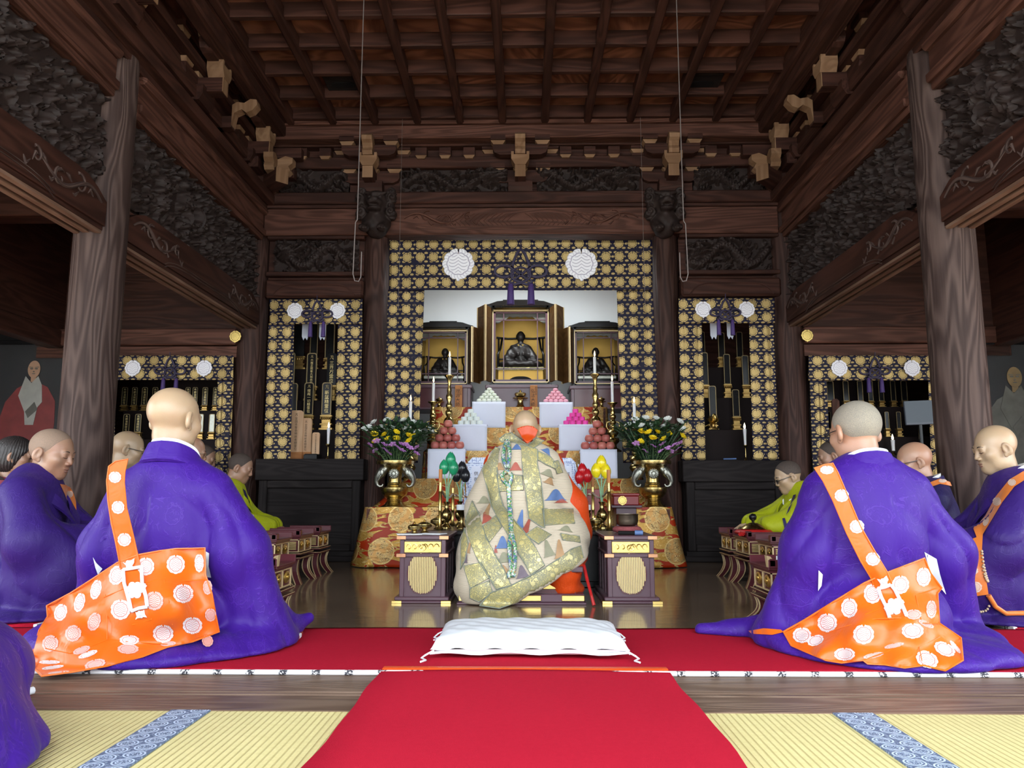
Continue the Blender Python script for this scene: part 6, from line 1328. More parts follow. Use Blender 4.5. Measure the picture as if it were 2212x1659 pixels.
# wrapped boxes, red boxes
for i,(xa,xb_,y0,y1,tx) in enumerate(((795,885,272,470,'供御'),(1372,1456,275,488,'御供'))):
    Y=6.10; a=atY(*q2(xa,y0),Y); b=atY(*q2(xb_,y1),Y); cx=(a.x+b.x)/2; s=(-1,1)[i]; r=thing('wrapped_box','tall box in blue and white paper with ribbons, %s of the central priest'%TAB[i],'box',(cx,Y+.1,TZ),group='blue wrapped boxes'); w=.10
    mb=MB(); mb.box(cx-w-s*.03,cx+w-s*.03,Y,Y+.18,TZ-.1,a.z-.02,.01); mb.prism([(cx-w-s*.03,a.z-.02),(cx+w-s*.03,a.z-.02),(cx+w*.6-s*.03,a.z+.02),(cx-w*.6-s*.03,a.z+.02)],'y',Y+.01,Y+.17); mb.build('wrapping',M['bluepaper'],r)
    mb=MB(); mb.box(cx-.035,cx+.035,Y-.006,Y-.001,b.z,a.z-.05); mb.build('paper_label',M['paper'],r); mb=MB(); write(mb,tx,(cx,Y-.006,a.z-.11),.035,1.3); mb.build('lettering',M['ink'],r)
    mb=MB()
    for k in range(4): X=cx+s*(.055+.014*k); mb.grid(lambda u,v,X=X:(X+.010*(u-.5)+s*.02*v+.008*sn(v*8+X*90),Y-.012-.01*sn(v*6+X*50),a.z-.03-.40*v),2,12)
    mb.build('ribbons',M['bluepaper'],r,1)
    mb=MB(); mb.box(cx-w-.02-s*.03,cx+w+.02-s*.03,Y-.01,Y+.2,.0,TZ-.1,.005); mb.build('stand',M['black'],r)
a=atY(*q2(1697,482),6.2); b=atY(*q2(1858,572),6.2); r=thing('red_box','dark red lacquer box with a gilt crest, right of the altar table','box',((a.x+b.x)/2,6.3,0)); mb=MB(); h=.09
mb.box(a.x,b.x,6.14,6.34,b.z+.02,a.z-.02,.006); mb.build('box',M['redbox'],r); mb=MB(); mb.box(a.x-.006,b.x+.006,6.134,6.346,a.z-.02,a.z,.005); mb.build('lid',M['redbox'],r); mb=MB(); crest_mesh(mb,(a.x+b.x)/2-.03,(a.z+b.z)/2,6.138,.036,5,.003); mb.build('crest',M['crest_gold'],r)
mb=MB(); mb.box(a.x-.02,b.x+.02,6.11,6.36,b.z,b.z+.02,.004); mb.box(a.x+.02,b.x-.02,6.15,6.33,0,b.z,.004); mb.build('stand',M['plum'],r)
a=atY(*q2(1540,455),6.0); b=atY(*q2(1600,580),6.0); mb=MB(); mb.box(-.06,.06,-.006,.006,0,a.z-.0,.004,T(((a.x+b.x)/2,6.0,0.0),0,-.0)); tag(mb.build('red_board',M['redbox'],solo=True),'upright crimson lacquer board behind the red lotus','board')
# sutra desks
def desk(label,x0,x1,y0,y1,h,face,grp='low sutra desks',big=False):
    "face: +1 the hall side is +x, -1 it is -x"
    cx,cy=(x0+x1)/2,(y0+y1)/2; r=thing('sutra_desk',label,'desk',(cx,cy,0),group=grp); X=x1 if face>0 else x0; s=face
    mb=MB(); mb.box(x0,x1,y0,y1,h-.022,h-.006,.004); mb.box(x0+.012,x1-.012,y0+.012,y1-.012,h-.034,h-.022); mb.build('tabletop',M['maroon'],r)
    mb=MB()
    for yy in (y0,y1): mb=MB(); mb.box(x0,x1,yy-.006,yy+.006,h-.012,h+.026,.003); mb.build('raised_end',M['maroon'],r)
    mb=MB(); xe=X-s*.004; mb.box(xe-.03 if s>0 else xe,xe if s>0 else xe+.03,y0-.006,y0+.05,h-.006,h+.03,.004); mb.build('corner_block',M['maroon'],r)
    mb=MB(); z0=h-.115
    mb.box(x0+.02,x1-.02,y0+.02,y1-.02,z0,h-.034); mb.build('frieze',M['maroon'],r)
    mb=MB(); 
    for zz in (z0-.004,h-.040): mb.box(X-s*.017-.003,X-s*.017+.003,y0+.015,y1-.015,zz,zz+.006); mb.box(x0+.015,x1-.015,y0+.014,y0+.02,zz,zz+.006)
    for yy in (y0+.018,cy,y1-.018): mb.box(X-s*.017-.003,X-s*.017+.003,yy-.003,yy+.003,z0,h-.034)
    for k in range(3): xx=X-s*(.018+.105*k); mb.box(xx-.003,xx+.003,y0+.014,y0+.02,z0,h-.034)
    mb.build('gold_lines',M['goldline'],r)
    for k in range(2):
        yy=y0+(y1-y0)*(.27+.46*k); mb=MB(); mb.ball((X-s*.019,yy,z0+.04),(.009,(y1-y0)*.16,.030),14,8); mb.ball((X-s*.012,yy,z0+.04),(.008,(y1-y0)*.07,.016),10,6); mb.build('gilt_relief',M['gold'],r,1)
    for k in range(2):
        xx=X-s*(.07+.105*k); mb=MB()
        if k==0:
            for q in range(6): mb.box(xx-.036+.0*q,xx+.036,y0+.010,y0+.022,z0+.012+.0095*q,z0+.0185+.0095*q,.002)
            mb.build('gilt_shell',M['slat'],r)
        else: mb.ball((xx,y0+.019,z0+.04),(.036,.008,.028),14,8); mb.build('gilt_relief',M['gold'],r,1)
    mb=MB()
    for zz in (z0-.022,z0-.05): mb.box(x0+.0,x1-.0,y0+.0,y1-.0,zz,zz+.011,.003)
    mb.build('moulding',M['maroon'],r)
    mb=MB(); 
    for zz in (z0-.0125,z0-.0405): mb.box(X-s*.0,X+s*.002,y0,y1,zz,zz+.0025); mb.box(x0,x1,y0-.002,y0,zz,zz+.0025)
    mb.build('moulding_gold',M['goldline'],r)
    zt=z0-.05
    for ix,xx in enumerate((x0+.03,x1-.03)):
        for iy,yy in enumerate((y0+.03,y1-.03)):
            ox=-1 if ix==0 else 1; oy=-1 if iy==0 else 1; m2=MB(); prof=[]
            for k in range(9):
                t=k/8.; o=.016*sn(t*PI)*-1+.032*t**2.2; prof.append((o,zt*(1-t)))
            w=.019
            for k in range(8):
                a,b=prof[k],prof[k+1]; c=[]
                for (o,z) in (a,b):
                    ax,ay=xx+ox*o,yy+oy*o; c+=[(ax-w,ay-w,z),(ax+w,ay-w,z),(ax+w,ay+w,z),(ax-w,ay+w,z)]
                m2.mi=0; m2.add(c,[(0,1,5,4)[::-1],(1,2,6,5)[::-1],(2,3,7,6)[::-1],(3,0,4,7)[::-1]]+([(4,5,6,7)] if k==7 else []))
                m2.mi=1
                for cxn,cyn in ((ox,-1),(-ox,-1),(s,oy)):
                    c=[]
                    for (o,z) in (a,b):
                        ax,ay=xx+ox*o+cxn*w,yy+oy*o+cyn*w; e=.0032; c+=[(ax-e,ay-e,z),(ax+e,ay-e,z),(ax+e,ay+e,z),(ax-e,ay+e,z)]
                    m2.add(c,[(0,4,5,1),(1,5,6,2),(2,6,7,3),(3,7,4,0)])
            m2.build('leg',[M['maroon'],M['goldline']],r)
    if big:
        for yy in (y0,):
            m2=MB(); m2.prism([(X-s*.0,h-.008),(X-s*.10,h-.008),(X-s*.085,h+.004),(X-s*.03,h+.012),(X-s*.012,h+.040),(X+s*.006,h+.045)],'y',y0-.002,y0+.03); m2.build('scroll_end',M['goldline'],r)
    return r
for i,(s,X,ys) in enumerate(((1,-1.50,((5.72,6.03),(5.22,5.55),(4.72,5.03))),(-1,1.43,((5.50,5.78),(5.06,5.40),(4.58,4.88))))):
    for k,(a,b) in enumerate(ys): desk('maroon sutra desk with gilt panels in the %s row, %s'%(TAB[i],('farthest back','middle one','nearest of the three')[k]),X-.32 if s>0 else X,X if s>0 else X+.32,a,b,.325,s)
desk('lower maroon sutra desk in front of the left purple priest',-1.95,-1.13,3.57,3.86,.275,1,big=True); desk('lower maroon sutra desk in front of the right purple priest',1.10,1.92,3.57,3.86,.275,-1,big=True)
def book(label,x,y,z,rz,w=.10,d=.22,h=.014):
    r=thing('sutra_book',label,'book',(x,y,z),group='sutra books on the desks'); Mx=T((x,y,z),rz); mb=MB(); mb.box(-w/2,w/2,-d/2,d/2,.002,h,0,Mx); mb.build('pages',M['white'],r); mb=MB(); mb.box(-w/2-.003,w/2+.003,-d/2-.003,d/2+.003,0,.002,0,Mx); mb.build('cover',M['mt_blue'],r)
book('white sutra book on the nearest left row desk',-1.64,4.86,.321,.1); book('white sutra book on the middle left row desk',-1.66,5.38,.321,-.1); book('white sutra book on the middle right row desk',1.58,5.22,.321,.1); book('white sutra book on the nearest right row desk',1.56,4.72,.321,-.1); book('white sutra book on the farthest right row desk',1.56,5.62,.321,.05); book('white sutra book on the low desk before the right purple priest',1.30,3.72,.270,.2,.14,.2,.03)
# white cushion
r=thing('white_cushion','flat white cushion with corner cords on the red carpet','cushion',(.02,3.15,.013)); cxc,cyc=.018,3.04
def cush(u,v,top):
    a=u*2-1;b=v*2-1; ex=max(0,1-abs(a)**7); ey=max(0,1-abs(b)**7); e=(ex*ey)**.45; hw,hd=.355*(1-.03*b*0),.205
    px=1-.045*(1-b*b)*0; x=a*hw*(1-.035*(1-abs(b)**2)); y=b*hd*(1-.04*(1-abs(a)**2)); z=.045+(.058 if top else -.028)*e
    wr=.004*sn(a*17+b*5)*sn(b*11)*(1-e*.4)+.003*sn(a*31+b*7)*max(0,abs(a)-.4); crease=-.012*math.exp(-((a-.05*b)/.5)**2)*top*0
    return (cxc+x,cyc+y,.016+max(.001,z+(wr if top else 0)-.012))
mb=MB(); mb.grid(lambda u,v:cush(u,v,1),56,48); mb.grid(lambda u,v:cush(1-u,v,0),40,30); mb.build('pad',M['white'],r,1)
for sx in (-1,1):
    for sy in (-1,1):
        mb=MB(); x,y=cxc+sx*.352,cyc+sy*.200; mb.tube([(x-sx*.01,y,.045),(x+sx*.02,y+sy*.012,.03),(x+sx*.035,y-sy*.004,.018),(x+sx*.015,y-.03,.017),(x+sx*.03,y-.055,.017)],.0035,7); mb.build('corner_tie',M['white'],r,1)
mb=MB(); mb.tube([(cxc-.355,cyc-.205,.036)]+[(cxc-.35+.7*k/20.,cyc-.200+.012*(1-(k/10.-1)**2),.035+.004*sn(k)) for k in range(21)]+[(cxc+.355,cyc-.205,.036)],.005,7); mb.build('front_piping',M['white'],r,1)
# small things in the foreground
r=thing('wrapped_case','small red and white case under the sleeve on the carpet','case',(-.925,3.235,.013)); mb=MB(); Mx=T((-.925,3.235,.014),.12); mb.box(-.011,.011,-.06,.06,0,.017,.003,Mx); mb.build('case',M['redbox'],r); mb=MB(); mb.box(-.0115,.0115,-.03,.02,0,.0178,.003,Mx); mb.build('white_band',M['white'],r)
r=thing('red_cloth','folded red cloth with white piping on the tatami edge','cloth',(-1.55,2.26,0)); mb=MB(); mb.box(-1.95,-1.50,2.16,2.40,.0,.016,.004,T((0,0,0))); mb.build('cloth',M['redcloth'],r); mb=MB(); mb.tube([(-1.60,2.12,.012),(-1.52,2.26,.014),(-1.47,2.38,.016)],.011,8); mb.build('piping',M['white'],r,1)
# ---- people: one continuous body each, robes and sashes as clothing
from mathutils.geometry import delaunay_2d_cdt
def head_sdf(p,o):
    "head with the face towards +y; origin between the ears"
    w=o.get('w',1.); d=smin(ell(p,(0,-.012,.030),(.077*w,.097,.088)),ell(p,(0,.028,-.038),(.060*w,.062,.080)),.035)
    d=smin(d,ell(p,(0,.058,-.094),(.030*w,.027,.024)),.03)
    for q in (-1,1):
        d=smin(d,ell(p,(q*.046*w,.052,-.022),(.022,.026,.024)),.025); d=smin(d,ell(p,(q*.048*w,.016,-.068),(.016,.034,.026)),.03)
        d=smax(d,-ell(p,(q*.031,.094,.004),(.019,.014,.011)),.012); d=smin(d,ell(p,(q*.031,.075,.001),(.0165,.014,.0115)),.006)
    d=smin(d,cap(p,(-.034,.079,.020),(.034,.079,.020),.010),.016)
    d=smin(d,cap(p,(0,.088,.008),(0,.0995,-.027),.0075,.0105),.012)
    for q in (-1,1): d=smin(d,ell(p,(q*.0125,.094,-.033),(.0085,.010,.008)),.006)
    d=smin(d,ell(p,(0,.083,-.058),(.022,.011,.006)),.007); d=smin(d,ell(p,(0,.082,-.0695),(.018,.011,.007)),.007); d=smax(d,-ell(p,(0,.099,-.0635),(.024,.008,.0016)),.003)
    d=smax(d,-cap(p,(0,.100,-.044),(0,.098,-.052),.0025),.004)
    for q in (-1,1):
        R=rot(0,0,q*.5)@rot(-.22,0,0); e=ell(p,(q*.0885*w,-.010,-.006),(.0115,.021,.034),R); e=smax(e,-ell(p,(q*.097*w,-.001,-.002),(.0085,.010,.020),R),.006); e=smin(e,ell(p,(q*.083*w,.000,-.035),(.008,.010,.011)),.008); d=smin(d,e,.007)
    return d
def hand_sdf(p,wr,dirv,pal,side,curl=.5,spread=.05):
    "palm and five fingers: wr wrist, dirv along the hand, pal the way the palm faces"
    y=np.array(dirv,float); y/=np.linalg.norm(y); z=-np.array(pal,float); z-=y*(z@y); z/=np.linalg.norm(z); x=np.cross(y,z)*side; wr=np.array(wr,float)
    W=lambda a,b,c: wr+x*a+y*b+z*c
    R=np.stack([x,y,z],1).astype(F4); d=rbox(p,W(0,.045,0),(.040,.046,.013),.012,R); d=smin(d,cap(p,W(0,-.04,0),W(0,.01,0),.027,.024),.02)
    for k,(a,L) in enumerate(((-.031,.066),(-.011,.076),(.010,.071),(.029,.055))):
        b0=W(a,.086,.002); an=(k-1.5)*spread; c1=curl*.55;c2=curl*1.15;c3=curl*1.7
        def st(q,l,c): return q+(x*sn(an)*cs(c)+y*cs(an)*cs(c)-z*sn(c))*l
        b1=st(b0,L*.46,c1); b2=st(b1,L*.30,c2); b3=st(b2,L*.24,c3)
        f=np.minimum(np.minimum(cap(p,b0,b1,.0092,.0085),cap(p,b1,b2,.0085,.0078)),cap(p,b2,b3,.0078,.0065)); d=smin(d,f,.006)
    t0=W(-.030,.018,-.006); t1=W(-.058,.046,-.014); t2=W(-.064,.074,-.020); t3=W(-.058,.096,-.026); d=smin(d,np.minimum(np.minimum(cap(p,t0,t1,.015,.011),cap(p,t1,t2,.011,.0095)),cap(p,t2,t3,.0095,.0075)),.010)
    return d
def robe_sdf(p,o):
    E=o.get('elb',.26); E=E if hasattr(E,'__len__') else (E,E); Wr=o.get('wrist',((-.08,.34,.33),(.08,.34,.33))); wd=o.get('wide',1.); ln=o.get('lean',0)
    if ln: p=p.copy(); p[:,1]=p[:,1]-ln*np.clip(p[:,2]-.25,0,1)
    d=smin(ell(p,(0,-.015,.44),(.205*wd,.158,.27)),cap(p,(-.125*wd,-.012,.600),(.125*wd,-.012,.600),.080),.09); d=smin(d,ell(p,(0,-.018,.650),(.122,.098,.092)),.05)
    l=smin(ell(p,(0,.12-(.40-o.get('kn',.40))*.4,.15),(.28*wd,o.get('kn',.40),.18)),ell(p,(0,.06-(.40-o.get('kn',.40))*.5,.018),(.38*wd,.04+o.get('kn',.40),.06)),.06); d=smin(d,l,.08)
    x,y,z=p[:,0],p[:,1],p[:,2]; sd=o.get('seed',0.)
    for q,w,e_ in ((-1,Wr[0],E[0]),(1,Wr[1],E[1])):
        e=(q*e_,o.get('elby',.10),o.get('elbz',.36)); s=smin(cap(p,(q*.155*wd,-.012,.585),e,.090,.108),cap(p,e,w,.108,.080),.05)
        bag=o.get('bag',1)
        if bag==1: s=smin(s,ell(p,(q*(e_-.02),.20,.20),(.095,.19,.20)),.06)
        elif bag==2: s=smin(s,cap(p,e,(q*(e_+.075),.10,.09),.108,.105),.05); s=smin(s,ell(p,(q*(e_+.05),.10,.04),(.145,.24,.06)),.05)
        elif bag==3: s=smin(s,ell(p,tuple(np.array(w)*.75+np.array(e)*.25+np.array((0,0,-.10))),(.07,.16,.13)),.05)
        # folds fanning down from the shoulder
        ps=np.arctan2(q*x-.10,.74-z)+.35*y; fo=np.abs(np.sin(ps*11+sd+1.3*np.sin(z*7+sd)))**.6; s=s-.019*np.clip((.62-z)/.2,0,1)*(fo-.6)
        d=smin(d,s,.016)
    for f in o.get('extra',()): d=smin(d,f(p),.035)
    if o.get('cut',True): d=smax(d,-ell(p,(0,.02,.78),(.062,.070,.10)),.008)
    an=np.arctan2(x,y-.05)
    f=.010*np.clip((.30-z)/.28,0,1)*(np.abs(np.sin(an*8+2.2*np.sin(z*9+sd)+sd))**.6-.5)
    f+=.010*np.clip((z-.22)/.15,0,1)*np.clip((.66-z)/.1,0,1)*(np.abs(np.sin(x*(11+2*np.sin(sd))+(z-.62)*np.where(x>.01,9,-8)+1.2*np.sin(z*8+sd)))**.7-.5)
    d=d-f; return np.maximum(d,.014-z) if o.get('floor',True) else d
def band(mb,P,N,W,th=.012):
    "strip of cloth: path P, outward normals N, width vectors W"
    n=len(P); vs=[];fs=[];pcs=[];L=0
    for i in range(n):
        if i: L+=(P[i]-P[i-1]).length
        p,nn,w=P[i],N[i].normalized(),W[i]
        for a,b in ((0,0),(1,0),(1,1),(0,1)): vs.append(p+w*a+nn*th*b); pcs.append((L,w.length*a,b*.01))
    for i in range(n-1):
        for k in range(4): j=(k+1)%4; fs.append((i*4+k,(i+1)*4+k,(i+1)*4+j,i*4+j))
    fs+= [(0,1,2,3),tuple((n-1)*4+k for k in (3,2,1,0))]; mb.add(vs,fs,pcs)
def spline(pts,n):
    pts=[Vector(p) for p in pts]; out=[]; m=len(pts)-1
    for i in range(n+1):
        t=i/n*m; k=min(int(t),m-1); f=t-k; p0=pts[max(0,k-1)];p1=pts[k];p2=pts[k+1];p3=pts[min(m,k+2)]
        out.append(.5*((2*p1)+(p2-p0)*f+(2*p0-5*p1+4*p2-p3)*f*f+(3*p1-p0-3*p2+p3)*f**3))
    return out
def person(label,loc,rz,s=1.05,robe='purple',skin='skin',head=(0,0,0),opt=None,res=.0045,rres=.012,hair=None,glasses=None,brows=True,collar=True,hc=(0,.035,.868),white=True,hands=None,group=None,robe2=None):
    o=dict(opt or {}); r=thing('person',label,'person',(loc[0],loc[1],loc[2] if len(loc)>2 else 0),group=group)
    z0=loc[2] if len(loc)>2 else 0; Mw=Matrix.Translation((loc[0],loc[1],z0))@Matrix.Rotation(rz,4,'Z')@Matrix.Scale(s,4)
    ln=o.get('lean',0); hc=(hc[0],hc[1]+ln*(hc[2]-.25),hc[2]); Rh=rot(head[0],head[1],head[2]); hcA=np.array(hc,F4); hk=o.get('hs',1.0); X_=0
    Wr=o.get('wrist',((-.08,.34,.33),(.08,.34,.33))); E=o.get('elb',.26); E=E if hasattr(E,'__len__') else (E,E)
    def body(P):
        d=np.full(len(P),1.,F4); hi=P[:,2]>.54
        ph=((P[hi]-hcA)@Rh)/hk; dh=head_sdf(ph,o)*hk
        nb=hcA+np.array((0,-.03,-.07),F4)@Rh.T; dh=smin(dh,cap(P[hi],nb,(0,-.012+ln*.42,.62),.049,.058),.03); q=P
        t=smin(ell(q,(0,-.01+ln*.25,.44),(.15,.095,.21)),cap(q,(-.135,-.012+ln*.38,.58),(.135,-.012+ln*.38,.58),.045),.06); t=smin(t,ell(q,(0,-.02,.20),(.17,.13,.13)),.06)
        for k,w,E_ in ((-1,Wr[0],E[0]),(1,Wr[1],E[1])):
            e=(k*E_,o.get('elby',.10)+ln*.13,o.get('elbz',.36)); t=smin(t,cap(q,(k*.15,-.012+ln*.38,.575),e,.042,.036),.03); t=smin(t,cap(q,e,w,.036,.025),.02)
            t=smin(t,cap(q,(k*.09,.0,.16),(k*.14,.38-(.40-o.get('kn',.40))*1.2,.12),.075,.055),.04); t=smin(t,cap(q,(k*.14,.38-(.40-o.get('kn',.40))*1.2,.10),(k*.09,-.14,.065),.048,.035),.03)
            if hands is None: t=smin(t,rbox(q,(w[0]-k*.02,w[1]+.05,w[2]-.01),(.04,.05,.018),.016),.02)
        if hands:
            for h in hands: t=smin(t,hand_sdf(q,*h),.012)
        d=t; d[hi]=smin(t[hi],dh,.015); return d
    hx,hy,hz=hc; hr=res
    if hands: xs=ar(-.5,.5,.0065); ys=arf([(-.3,.2,.0065),(.2,.85,.0055)]); zs=ar(.02,1.02,.0062)
    else: xs=arf([(-.40,hx-.125,.016),(hx-.125,hx+.125,hr),(hx+.125,.40,.016)]); ys=arf([(-.24,hy-.15,.016),(hy-.15,hy+.15,hr),(hy+.15,.56,.016)]); zs=arf([(.02,.70,.017),(.70,1.03,hr)])
    mb=MB(); sdf_mesh(mb,body,xs,ys,zs,Mw); bo=mb.build('body',M[skin],r,PI)
    if robe:
        mb=MB(); hw=.62; sdf_mesh(mb,lambda P:robe_sdf(P,o),ar(-o.get('bx',.62),o.get('bx2',.62),rres),ar(-.50,o.get('by',.66),rres),ar(o.get('zlo',.002),.80,rres),Mw); ro=mb.build('robe',M[robe],r,PI)
    else: ro=None
    Mn=Mw@Matrix.Translation((0,ln*.5,0))
    if collar:
        dzc=.75*(hc[2]-.868)
        c=[(0,-.092,.768),(.056,-.076,.760),(.088,-.018,.728),(.082,.055,.665),(.050,.125,.56),(-.02,.158,.44)]
        for nm,mat,dz,inn,w,cc in (('white_collar','collar',.011,.012,.04,c[:4]+[(.068,.088,.62)]),('robe_collar',robe2 or robe,0,0,.068,c)):
            if nm=='white_collar' and not white: continue
            mb=MB()
            for q in (-1,1):
                P=spline([Vector((q*x*(1-inn*6),y+(inn if y<0 else -inn*.6),z+dz+dzc*min(1,max(0,(z-.5)/.2)))) for x,y,z in cc],22); N=[];W=[]
                for p in P: N.append((Mw.to_3x3()@Vector((p.x*1.1,p.y,.10)))); W.append(Mw.to_3x3()@(Vector((p.x*.30,(p.y-.0)*.28,-w)) if nm!='white_collar' else Vector((0,0,-.03))))
                band(mb,[Mn@p for p in P],N,W,.013*s)
            mb.build(nm,M[mat],r,.9)
    Mh=Mw@Matrix.Translation(hc)@Matrix([list(map(float,x)) for x in Rh]).to_4x4()@Matrix.Scale(hk,4)
    if brows:
        for q in (-1,1):
            mb=MB(); P=spline([(q*.014,.0905,.021),(q*.030,.0905,.027),(q*.048,.078,.021)],8); mb.tube([Mh@p for p in P],[.0016,.003,.0035,.0036,.0036,.0034,.003,.0022,.001],6,flat=.6); mb.build('eyebrow',M['brow'],r,1)
            mb=MB(); P=spline([(q*.0165,.0893,-.0015),(q*.030,.0920,-.0062),(q*.0455,.0835,-.0035)],8); mb.tube([Mh@p for p in P],[.0006,.0011,.0014,.0015,.0015,.0014,.0012,.001,.0005],6); mb.build('closed_eye',M['lash'],r,1)
        mb=MB(); mb.ball((0,0,0),(.021,.004,.0045),12,6,Mh@T((0,.0915,-.0585))); mb.ball((0,0,0),(.017,.004,.0052),12,6,Mh@T((0,.0900,-.0695))); mb.build('lips',M['lip'],r,1)
    if hair:
        mat,kind=hair; w=o.get('w',1.)
        def hs(p):
            d=ell(p,(0,-.014,.031),(.0785*w,.0985,.0895)); x,y,z=p[:,0],p[:,1],p[:,2]
            if kind=='crop': d=smax(d,(y-.052-.0*z)-(z-.06)*.55,.006); d=smax(d,-.068-z+ (y+.02)*.6*(y>-.02),.006)
            elif kind=='top': d=smax(d,(y-.050)-(z-.06)*.6,.006); d=smax(d,.012-z+ (y*.2),.012)
            elif kind=='bob':
                d=ell(p,(0,-.018,.028),(.095,.112,.104)); d=smin(d,ell(p,(0,-.035,-.045),(.090,.085,.075)),.04); d=smax(d,-ell(p,(0,.105,-.05),(.062,.075,.085)),.015); d=smax(d,(y-.075)-(z-.05)*.5,.02); d=d+.003*np.sin(np.arctan2(x,y)*34+z*30)
            return d
        mb=MB(); st=.0042; sdf_mesh(mb,lambda P:hs(P)*1.,ar(-.12,.12,st),ar(-.15,.12,st),ar(-.14,.14,st),Mh); mb.build('hair',M[mat],r,PI)
    if glasses:
        mb=MB(); g=M[glasses]; rr=.0019
        for q in (-1,1):
            P=[(q*.032+.0205*cs(a)*(1 if abs(cs(a))<.99 else 1),.103-.004*abs(cs(a)),-.004+.0150*sn(a)) for a in [2*PI*k/22 for k in range(22)]]; mb.tube([Mh@Vector(p) for p in P],rr,6,True)
            mb.tube([Mh@Vector(p) for p in ((q*.052,.099,.003),(q*.076*o.get('w',1),.080,.005),(q*.086*o.get('w',1),.01,.006),(q*.088*o.get('w',1),-.012,.0),(q*.086*o.get('w',1),-.022,-.012))],rr*1.1,6)
        mb.tube([Mh@Vector(p) for p in ((-.012,.103,.001),(0,.107,.004),(.012,.103,.001))],rr,6); gl=mb.build('spectacles',g,r,1)
        mb=MB()
        for q in (-1,1): P=[(q*.032+.0195*cs(a),.102-.004*abs(cs(a)),-.004+.0142*sn(a)) for a in [2*PI*k/16 for k in range(16)]]; mb.add([Mh@Vector(p) for p in P],[tuple(range(16))])
        mb.build('spectacle_lenses',M['lens'],gl)
    return r,ro,Mw,Mh
